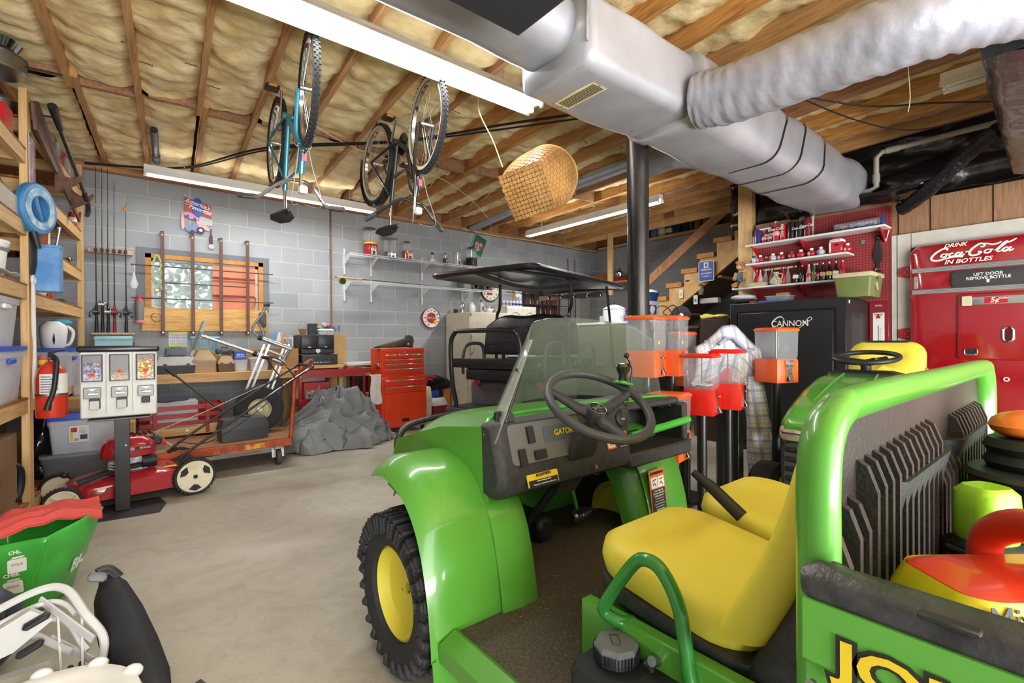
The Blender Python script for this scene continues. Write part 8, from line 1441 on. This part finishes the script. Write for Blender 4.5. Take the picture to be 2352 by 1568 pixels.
# steering
WC = V((1.362, 1.17, .962)); WN = V((-.1, -.5, .85)).normalized(); WA = WN.cross(V((0, 0, 1))).normalized(); WB = WN.cross(WA)
g = MB(); g.rings([[V((1.40+a*kx, y, z+b*.5)) for a, b in rrect(.15, .10, .02, 3)] for y, z, kx in ((1.22, .885, .7), (1.27, .80, .95), (1.32, .70, 1.0), (1.38, .6, .8))]); U.p('column_shroud', g, PB); U.p('lock_screw', CY((1.44, 1.262, .7), (1.44, 1.252, .7), .009), mat('brass', '#b79a62')); U.p('steering_shaft', TB([(1.38, 1.4, .62), (1.34, 1.55, .42), (1.3, 1.62, .3)], .018, 10), BLACK)
U.p('steering_wheel', TB([WC+(WA*cos(a)+WB*sin(a))*.196 for a in [k*PI/30 for k in range(60)]], .0165, 12, closed=True), mat('wheel_vinyl', '#47484b', .4, bump=(120, .15)))
def wp(a, r, d=0): return WC+(WA*cos(R(a))+WB*sin(R(a)))*r-WN*d
for a in (250, 10, 130):
    best = a
g = MB(); import itertools
for tgt in (V((-.11, .05, .09)), V((.14, -.0, .03)), V((-.02, -.05, -.1))):
    d = (tgt-WN*tgt.dot(WN)).normalized(); g.tube([WC-WN*.045, WC+d*.07-WN*.04, WC+d*.19], [.034, .024, .016], 10, flat=.7)
U.p('wheel_spokes', g, PB); q = U.p('horn_pad', LT([(.05, -.06), (.045, -.03), (.038, -.022), (.001, -.02)], seg=28).xf(facing(WC, WA, WB) if (WA.cross(WB)-WN).length < .1 else facing(WC, -WA, WB)), BLACK)
HM = facing(WC-WN*.018, V((1, 0, 0))-WN*WN.x, V((0, .85, .5))); U.p('leaping_deer', MB().prism([(-a*1.1, b*1.1) for a, b in DEER], 0, .002).xf(HM), STEEL, parent=q); U.p('pad_ring', TB([HM @ V((.034*cos(a), .034*sin(a), -.001)) for a in [k*PI/16 for k in range(32)]], .0015, 6, closed=True), STEEL, parent=q)
kp = WC+V((.165, .02, .06)); U.p('knob_clamp', BX(kp+V((0, 0, .005)), (.07, .05, .012), .004, ry=.2), mat('bar_green', '#48b33c')); U.p('spinner_knob', LT([(.02, .01), (.016, .035), (.026, .055), (.03, .07), (.024, .082), (.001, .086)], kp, 24), mat('knob_black', '#141416', .12, coat=1)); U.p('knob_bolts', CY(kp+V((-.028, -.01, .01)), kp+V((-.028, -.01, .018)), .006), STEEL)
U.p('gear_stick', TB([(1.76, 1.35, .9), (1.84, 1.38, 1.06), (1.83, 1.39, 1.1), (1.81, 1.39, 1.12)], .005, 8), BLACKM); U.p('gear_knob', MB().ball((1.81, 1.39, 1.125), .013), BLACK)
g = MB(); g.tube([(1.62, 1.5, .62), (1.64, 1.58, .5), (1.72, 1.62, .36)], .01, 8); U.p('pedal_arm', g, mat('bar_green', '#48b33c')); g = MB(); g.box((1.72, 1.6, .35), (.11, .05, .05), .01, rx=.5); [g.box((1.68+.02*k, 1.573, .365), (.006, .012, .05), rx=.5) for k in range(5)]; U.p('brake_pedal', g, STEEL); U.p('linkage', TB(SPL([(1.66, 1.5, .6), (1.75, 1.52, .56), (1.85, 1.55, .6), (1.88, 1.56, .64)], 5), .006, 6), mat('zinc_yellow', '#a09048', .4, metal=.5))
# warning label on the right inner fender
g = MB(); a_, b_ = V((1.88, 1.335, .62)), V((2.02, 1.335, .62)); wl = U.p('warning_label', MB().prism(rrect(.12, .21, .006, 2), 0, .003).xf(facing((1.97, 1.335, .475), (1, 0, 0), (0, .12, 1))), ORANGE); WM = facing((1.97, 1.3315, .475), (1, 0, 0), (0, .12, 1))
U.p('pictograms', (lambda g: [g.box((s*.027, .045, .001), (.05, .05, .001)) for s in (-1, 1)] and g)(MB()).xf(WM), PAPER, parent=wl); U.p('label_field', BX((0, -.045, .001), (.106, .12, .001)).xf(WM), BLACK, parent=wl); g = MB()
for s in (-1, 1): g.tube([(s*.027-.012, .035, .002), (s*.027, .045, .002), (s*.027+.012, .03, .002)], .002, 5); g.tube([(s*.027-.01, .055, .002), (s*.027+.014, .06, .002)], .0025, 5)
U.p('pictogram_lines', g.xf(WM), BLACK, parent=wl); U.x('lettering', '▲WARNING', .018, BLACK, WM @ MT((0, .088, .001)), parent=wl, bold=.0004)
for k, (s_, z_) in enumerate((('ROLLOVER OR', .011), ('FALLING OFF MAY', .011), ('CAUSE DEATH', .011), ("• Read operator's manual", .0065), ('• Drive very slowly turning', .0065), ('• Always use brakes going down a', .0062), ('slope. Vehicle can take off', .0065), ('• No loads heavier than', .0065))): U.x('lettering', s_, z_, PAPER, WM @ MT((0, .006-.012*k, .002)), parent=wl)
# windshield
WS = glassy('scratched_windshield', '#8f9a8c', .22, .1)
def ws(u, v):
    s = u*2-1; xb = 1.03+1.14*u; xt = 1.22+.80*u; x = xb+(xt-xb)*v; bow = 1-abs(s)**2.6; y = (1.43+.24*bow)*(1-v)+(1.40+.14*bow)*v; z = (.84+.085*bow)*(1-v)+(1.255+.045*(1-s*s))*v-.10*v*max(0, abs(s)-.82)**1*3; return (x, y, z)
g = MB(); g.grid(ws, 36, 16, .004); U.p('windshield', g, WS, sharp=180); e = [ws(0, k/16) for k in range(17)]
g = MB(); g.grid(lambda u, v: V(ws(0, v))+V((-.03*u*(1-v*.8), -.10*u*(1-v*.75), .0)), 4, 16, .004); U.p('windshield_wing', g, glassy('windshield_edge', '#c8cecd', .3, .06), sharp=180)
U.p('windshield_stay', TB([(1.07, 1.36, .90), (1.16, 1.38, 1.07), (1.155, 1.40, 1.09)], .006, 8), BLACKM); U.p('windshield_knob', LT([(.026, -.012), (.028, 0), (.026, .012), (.001, .013)], (1.085, 1.37, .915), 12, 'y'), DGREY); U.p('knob_bracket', BX((1.06, 1.39, .905), (.03, .02, .07), .004), BLACK)
# seats
def useat(x0):
    cx = x0+.245; q = U.p('seat_cushion', MB().rings([[V((cx+x*k*tw, .72+y*k, z+.035*((y*k)/.24)*(1))) for x, y in rrect(.49, .47, .12, 6)] for z, k, tw in ((.49, .86, 1), (.515, .97, 1), (.55, 1.0, 1), (.585, .97, 1), (.605, .86, 1), (.60, .55, 1), (.592, .2, 1))]), YL, sharp=70)
    g = MB(); rs = []
    for k in range(15):
        b = k/14; zz = .53+.5*b; w_ = .49*(1-.06*b)*(1 if b < .82 else math.sqrt(max(.02, 1-((b-.82)/.19)**2))); th = .11*(1-.35*b)*(1 if b < .9 else .75); yc = .50-.18*b-.03*sin(PI*b); rs.append([V((cx+x, yc+y-(.05 if abs(x) < w_*.3 else 0)*(y > 0)*.5+.05*(abs(x)/.25)**2*(.5+b*.3), zz)) for x, y in rrect(w_, th, th*.42, 6)])
    g.rings(rs); U.p('seat_back', g, YL, sharp=70); g = MB(); rs = []
    for k in range(12): b = k/11; zz = .44+.5*b; yc = .455-.19*b-.02*sin(PI*b); rs.append([V((cx+x, yc+y, zz)) for x, y in rrect(.47, .13*(1-.3*b), .05, 5)])
    g.rings(rs); U.p('seat_shell', g, PB, sharp=60); U.p('seat_base', MB().rings([[V((cx+x*k, .70+y*k, z+.03*(y*k)/.24)) for x, y in rrect(.49, .48, .09, 5)] for z, k in ((.43, .86), (.47, 1), (.505, 1))]), PB, sharp=60)
useat(1.045); useat(1.6)
U.p('side_panel', BB((1.0, .28, .268), (1.04, .93, .47), .004), UG); U.p('seat_box', BB((1.04, .3, .268), (2.1, .9, .45), .01), UG)
AR = [(1.04, .78, .455), (1.005, .80, .46), (.99, .835, .475), (.985, .825, .51), (.98, .74, .635), (.98, .70, .665), (.98, .655, .655), (.985, .615, .59), (.99, .60, .50), (.99, .585, .42), (.995, .55, .385), (1.01, .50, .39), (1.04, .46, .40)]
U.p('arm_rail', TB(SPL(AR, 7), .0165, 12), mat('rail_green', '#2f8a36', .3, coat=.5)); U.p('hand_lever', TB([(1.56, .74, .62), (1.545, .84, .70), (1.54, .90, .735)], [.022, .02, .012], 10), BLACK)
t_ = MB(); t_.rings([[V((.93+x*k, .68+y*k, z)) for x, y in rrect(.17, .34, .05, 5)] for z, k in ((.2, .8), (.25, 1), (.38, 1), (.40, .92))]); U.p('fuel_tank', t_, BLACK); q = U.p('fuel_cap', LT([(.052, 0), (.056, .012), (.056, .036), (.05, .044), (.001, .045)], (.955, .77, .40), 8).xf(Matrix.Identity(4)), mat('cap_grey', '#6b7075', .5), sharp=30)
g = MB(); [g.box((.955+.055*cos(a), .77+.055*sin(a), .418), (.006, .004, .026), rz=a) for a in [k*PI/20 for k in range(40)]]; U.p('cap_grip', g, BLACK, parent=q); g = MB(); g.tube([(.935, .765, .446), (.96, .795, .446), (.975, .782, .446), (.95, .752, .446)], .0015, 5, closed=True); U.p('pump_symbol', g, DGREY, parent=q); U.p('ignition_key', CY((1.0, .68, .42), (.975, .68, .43), .012), STEEL); U.p('black_knob', LT([(.018, -.01), (.022, 0), (.018, .01)], (.985, .70, .395), 16, 'x'), BLACK)
# cargo box
CB = mat('cargo_plastic', '#312b2a', .4, nz=(4, .45, .7), col2='#3f3532', bump=(160, .25)); X0, X1 = .685, 2.2
U.p('guard_frame', TB(SPL([(.735, .245, .5), (.735, .245, .9), (.735, .245, 1.0), (.75, .245, 1.06), (.80, .245, 1.09), (.9, .245, 1.10), (1.5, .245, 1.10), (2.05, .245, 1.10), (2.14, .245, 1.085), (2.185, .245, 1.02), (2.19, .245, .9), (2.19, .245, .5)], 6), .034, 18, flat=.72), UG, sharp=80)
g = MB(); g.bb((.77, .255, .5), (2.16, .27, 1.085), .004); k = 0; x = .80
while x < 2.12:
    zt = .92 if x < .83 else .95 if x < .9 else 1.0+.03*(x-.9) if x < 1.44 else .91+.1*(x-1.44) if x < 1.66 else 1.0; g.prism([(.256, .5), (.226, .5), (.226, zt-.05), (.24, zt-.01), (.256, zt)], x, x+.015, 'yz'); x += .044
U.p('front_board', g, CB); U.p('box_floor', BB((X0, -1.2, .5), (X1, .26, .53)), CB)
sp = [(.66, .5), (.66, .70), (.672, .715), (.672, .79), (.66, .80), (.66, .875), (.70, .875), (.70, .5)]
U.p('side_panel', MB().prism(sp, -1.2, .238, 'xz'), UG); U.p('side_panel', BB((2.18, -1.2, .5), (2.22, .26, .875), .01), UG)
for x in (.685, 2.2): U.p('rail_cap', TB([(x, .245, .888), (x, .23, .892), (x, -1.2, .892)], [.018, .027, .027], 12, flat=.55), mat('rail_rubber', '#48484b', .3, nz=(40, .4, .6), col2='#39393b', bump=(160, .15)))
U.p('rail_corner', TB(SPL([(.70, .2, .9), (.72, .24, .905), (.76, .26, .93), (.79, .262, .97)], 5), [.012+.008*k/15 for k in range(16)], 8, flat=.5), MATS['rail_rubber']); U.p('rail_slot', BX((.66, .1, .905), (.016, .05, .006), .002), BLACK); U.p('panel_bolt', CY((.655, .225, .775), (.65, .225, .775), .007), STEEL)
JM = facing((.658, .20, .818), (0, -1, 0)); q = U.x('decal_outline', 'JOHN DEERE', .058, BLACK, JM, align='LEFT', bold=.0055, ext=.0006, sx=1.3); U.x('decal_lettering', 'JOHN DEERE', .058, YELLOWP, facing((.6565, .20, .818), (0, -1, 0)), align='LEFT', bold=.0016, ext=.0006, sx=1.3, parent=q)
# cargo
t = Thing('fuel_can', 'red plastic fuel can marked Mixed on yellow tape, in the cargo box', 'fuel can', (1.03, .065, .53), R(-39)); t.o.scale = (1, .8, 1.14); FR = mat('can_red2', '#d83a22', .3, coat=.4)
t.p('body', MB().rings([[V((x*k, y*k, z)) for x, y in rrect(.34, .2, .05, 6)] for z, k in ((0, .96), (.02, 1), (.2, 1), (.25, .96), (.28, .85), (.29, .6))]), FR); t.p('handle', TB(SPL([(0, -.092, .14), (0, -.11, .24), (0, -.08, .335), (0, .0, .345), (0, .08, .31), (0, .09, .25)], 6), .024, 12, flat=.8), FR); t.p('tape', MB().rings([[V((x*k, y*k, z)) for x, y in rrect(.344, .204, .05, 6)] for z, k in ((.225, 1.008), (.252, .975), (.281, .87))], cap0=False, cap1=False), mat('tape_yellow', '#f0cf2c', .4)); t.p('spout', CY((.12, .0, .26), (.14, 0, .33), .03), mat('spout', '#c9c4b0', .5)); t.x('lettering', 'Mixed', .042, CAB, facing((-.09, -.099, .262), (1, 0, 0), (0, .42, 1)), bold=.0003, shear=.15)
t = Thing('string_trimmer', 'lime green and black power tool head standing in the cargo box', 'power tool', (1.41, .155, .53), R(-30)); t.o.scale = (1, 1, .86); LM = mat('lime_plastic', '#9bd22c', .35, coat=.4)
t.p('motor_head', MB().rings([[V((x*k, y*k, z)) for x, y in rrect(.1, .09, .03, 5)] for z, k in ((.28, .9), (.3, 1), (.36, 1), (.4, .95), (.415, .7))]), LM); t.p('battery_slot', BX((0, -.047, .355), (.07, .008, .035), .006), mat('slot_dark', '#2e4a3a', .3)); t.p('black_body', BX((0, 0, .2), (.12, .11, .17), .015), BLACK); g = MB(); [g.box((-.055, -.02, .15+.022*k), (.02, .1, .008)) for k in range(6)]; t.p('cooling_fins', g, DGREY); t.p('lime_collar', LT([(.08, .1), (.085, .115), (.08, .13)], seg=24), LM); t.p('base_guard', LT([(.1, 0), (.1, .08), (.06, .11)], seg=24), mat('tool_grey', '#8b8d92', .35, metal=.4)); t.p('handle_loop', TB([(-.06, -.05, .25), (-.1, -.05, .2), (-.1, -.05, .12)], .01, 8), LM)
t = Thing('leaf_blower', 'orange and black power equipment at the right edge of the cargo box', 'power tool', (1.78, .10, .53), R(-20)); t.p('casing', MB().rings([[V((x*k, y*k, z)) for x, y in rrect(.34, .2, .07, 6)] for z, k in ((.0, .9), (.05, 1), (.26, 1), (.34, .85), (.37, .5))]), ORANGE); t.p('black_hose', MB().rings([[V(((.085+.01*(k % 2))*cos(a)-.12, (.085+.01*(k % 2))*sin(a)-.05, .25+.018*k)) for a in [j*PI/12 for j in range(24)]] for k in range(11)]), BLACK); t.p('disc', LT([(.13, 0), (.14, .01), (.13, .02)], (-.14, -.07, .34), 28), BLACK); t.p('orange_cap', MB().ball((-.1, -.03, .46), .07, (1.4, 1, .5)), ORANGE)
one('orange_rope', TB(SPL([(.80, .2, .54), (.86, .17, .57), (.82, .13, .6), (.78, .17, .58), (.84, .21, .56)], 6), .012, 8), ORANGE, 'piece of orange cord in the front corner of the cargo box', 'cord')
one('grey_jug', LT([(.05, 0), (.06, .02), (.06, .1), (.03, .14)], (.86, .17, .60)), LGREY, 'small grey container beside the red fuel can in the cargo box', 'container')
# ---------------- foreground left ----------------
BG = mat('bag_green', '#3fae3f', .35, coat=.4, nz=(8, .4, .7), col2='#37a038', bump=(9, .5)); c_ = [V((-.335, 2.93, 0)), V((-.21, 3.13, 0)), V((-.46, 3.30, 0)), V((-.60, 3.08, 0))]; tt = [V((-.26, 2.88, .36)), V((-.08, 3.12, .385)), V((-.44, 3.42, .37)), V((-.64, 3.06, .31))]
t = Thing('shopping_bag', 'bright green printed shopping bag with white cola can pictures on the floor at left', 'bag', (-.4, 3.1, 0), world=True)
def bagp(u, v):  # u around, v up
    k = u*4; i = int(k) % 4; f_ = k-int(k); a = c_[i].lerp(c_[(i+1) % 4], f_); b = tt[i].lerp(tt[(i+1) % 4], f_); p = a.lerp(b, v); o = (a-V((-.4, 3.1, 0))).normalized(); return p+o*(.03*sin(PI*v)*sin(PI*f_)+.01*n3(u*12, v*5, 2))
g = MB(); g.grid(bagp, 64, 14, .004); t.p('bag_body', g, BG, sharp=180); t.p('bag_base', MB().rings([c_, [p+V((0, 0, .01)) for p in c_]]), BG)
d4 = (c_[0]-c_[3]); LL = (c_[3]).lerp(c_[0], .5)
for j in range(3):
    for i in range(4):
        u = .72+.075*i; v = .2+.26*j; p = V(bagp(u, v)); r_ = (V(bagp(u+.01, v))-p).normalized(); up_ = (V(bagp(u, v+.05))-p).normalized(); M_ = facing(p+r_.cross(up_)*.004, r_, up_); q = t.p('can_print', MB().prism(rrect(.062, .055, .006, 2), 0, .001).xf(M_), PAPER); t.p('can_top', MB().prism([(-.02, .03), (.02, .03), (.026, .037), (-.014, .037)], 0, .001).xf(M_), PAPER, parent=q); t.x('lettering', 'COLA', .014, GREYP, M_ @ MT((0, .005, .0015)), parent=q); t.x('lettering', 'CHEK', .02, PAPER, M_ @ MT((0, .055, .001)), bold=.0006, parent=q)
p = V(bagp(.16, .45)); r_ = (V(bagp(.18, .45))-p).normalized(); up_ = (V(bagp(.16, .55))-p).normalized(); t.x('lettering', 'BI-', .08, PAPER, facing(p+r_.cross(up_)*.006, r_, up_), bold=.0025, shear=.15); t.p('bag_strap', TB(SPL([V(bagp(.83, .98)), V(bagp(.85, .8))+V((.02, -.02, 0)), V(bagp(.83, .55))+V((.02, -.03, 0)), V(bagp(.79, .5))+V((.0, -.03, 0)), V(bagp(.76, .9))], 5), .014, 6, flat=.25), BG)
def rag(u, v): a = V((-.52, 3.0, .37))+V((.43, .12, .02))*u+V((-.02, .2, .02))*(v-.3); return a+V((0, 0, .05*sin(PI*u)*(1-.4*v)+.03*n3(u*5, v*4, 1)-.03*(v < .1)))
g = MB(); g.grid(rag, 30, 18, .006); one('red_rag', g, mat('red_rag', '#c84e48', .95, bump=(90, .5)), 'red cloth rag lying over the top of the green shopping bag', 'rag')
t = Thing('yellow_rag', 'yellow cloth scrap under the black handle on the bottom shelf at left', 'rag', S(-.1, -.55, .122)); g = MB(); g.grid(lambda u, v: (-.1+.2*u, -.15+.35*v, .01+.02*abs(n3(u*5, v*5, 3))), 12, 16, .003); t.p('cloth', g, YELLOWP)
G_ = mat('pale_grey_plastic', '#c7c8c9', .4); t = Thing('child_seat_shell', 'pale grey ribbed plastic frame with black webbing at the lower left corner', 'seat frame', (-.24, 2.12, 0)); t.o.scale = (.78, .9, .8); 
g = MB(); out = SPL([(-.4, .1, .33), (-.2, .13, .39), (.0, .17, .45), (.1, .15, .44), (.17, .05, .36), (.235, -.02, .26), (.21, -.08, .15), (.16, -.12, .05)], 6); g.tube(out, .016, 8, flat=.7); g.tube([p+V((0, -.03, -.05)) for p in out[:22]], .011, 8); g.tube([p+V((0, -.05, -.11)) for p in out[2:26]], .013, 8); t.p('outer_rim', g, G_)
g = MB(); [g.bar(a, b, .008, .03) for a, b in (((.02, .15, .42), (.2, -.03, .28)), ((.08, .1, .36), (.1, -.02, .14)), ((.16, .06, .34), (.17, -.08, .14)), ((.06, .08, .28), (.2, -.04, .2)), ((.0, .12, .3), (.13, .0, .24)))]; t.p('ribs', g, G_); t.p('side_shell', MB().prism([(-.4, .18), (-.05, .27), (.07, .36), (.0, .42), (-.1, .37), (-.4, .3)], .07, .1, 'xz'), G_)
for x, z in ((.02, .375), (-.0, .27)): t.p('slot', BX((x, .06, z), (.09, .03, .028), .01, ry=-.4), BLACK)
t.p('webbing', TB([(-.09, .13, .31), (-.09, .15, .37), (-.085, .17, .42)], .012, 6), BLACK)
g = MB(); [g.box((-.05+.035*k, -.02, .13+.004*k), (.02, .1, .05), .006) for k in range(7)]; t.p('black_tyre_block', g, BLACK); t.p('support_foot', BX((-.1, .08, .09), (.35, .08, .18), .02), G_)
def disc(u, v):
    return 0
t = Thing('round_tray', 'large round white plastic tray with lugs and an orange centre in the bottom left corner', 'tray', (-.2, 1.8, .05)); t.o.scale = (.8, .8, 1); t.p('pan', LT([(.25, 0), (.29, .05), (.3, .12), (.29, .14), (.25, .15), (.2, .145), (.18, .13)], seg=48), WHITE); t.p('orange_centre', LT([(.18, .13), (.17, .14), (.001, .145)], seg=40), ORANGE); g = MB()
for a in (20, 55, 90, 125, 160, 340, 300): t.p('lug', MB().ball((.285*cos(R(a)), .285*sin(R(a)), .14), .035, (1, .8, .6), 14), WHITE)
t = Thing('black_backpack', 'black padded carrier with a buckle lying beside the grey plastic frame', 'backpack', (.0, 2.08, 0)); t.o.scale = (.8, .9, .85); g = MB(); rs = []
for x, y, z, r_ in ((-.06, .33, .33, .05), (-.05, .28, .31, .075), (-.02, .15, .25, .1), (.02, .0, .17, .11), (.06, -.12, .1, .1), (.1, -.22, .05, .05)): rs.append([V((x+r_*.8*cos(a)+.006*sin(5*a), y+.2*r_*sin(a), z+r_*sin(a)*.95)) for a in [k*PI/12 for k in range(24)]])
g.rings(rs); t.p('padding', g, mat('black_nylon', '#1d1e22', .7, bump=(18, .6)), sharp=70); t.p('buckle', BX((-.1, .27, .4), (.07, .05, .03), .01, ry=.3), GREYP); t.p('strap_end', TB(SPL([(-.1, .29, .41), (-.06, .31, .41), (-.02, .29, .37)], 5), .022, 8, flat=.3), BLACK); t.p('foot_strap', MB().bar((.1, -.2, .02), (.26, -.14, .03), .05, .012), BLACK)
g = MB(); g.ball((-.42, 2.55, .16), .13, (1, 1, 1.2), 20); one('dark_helmet', g, mat('slate_shell', '#333c48', .45), 'dark slate rounded shell at the left edge in front of the green bag', 'helmet')
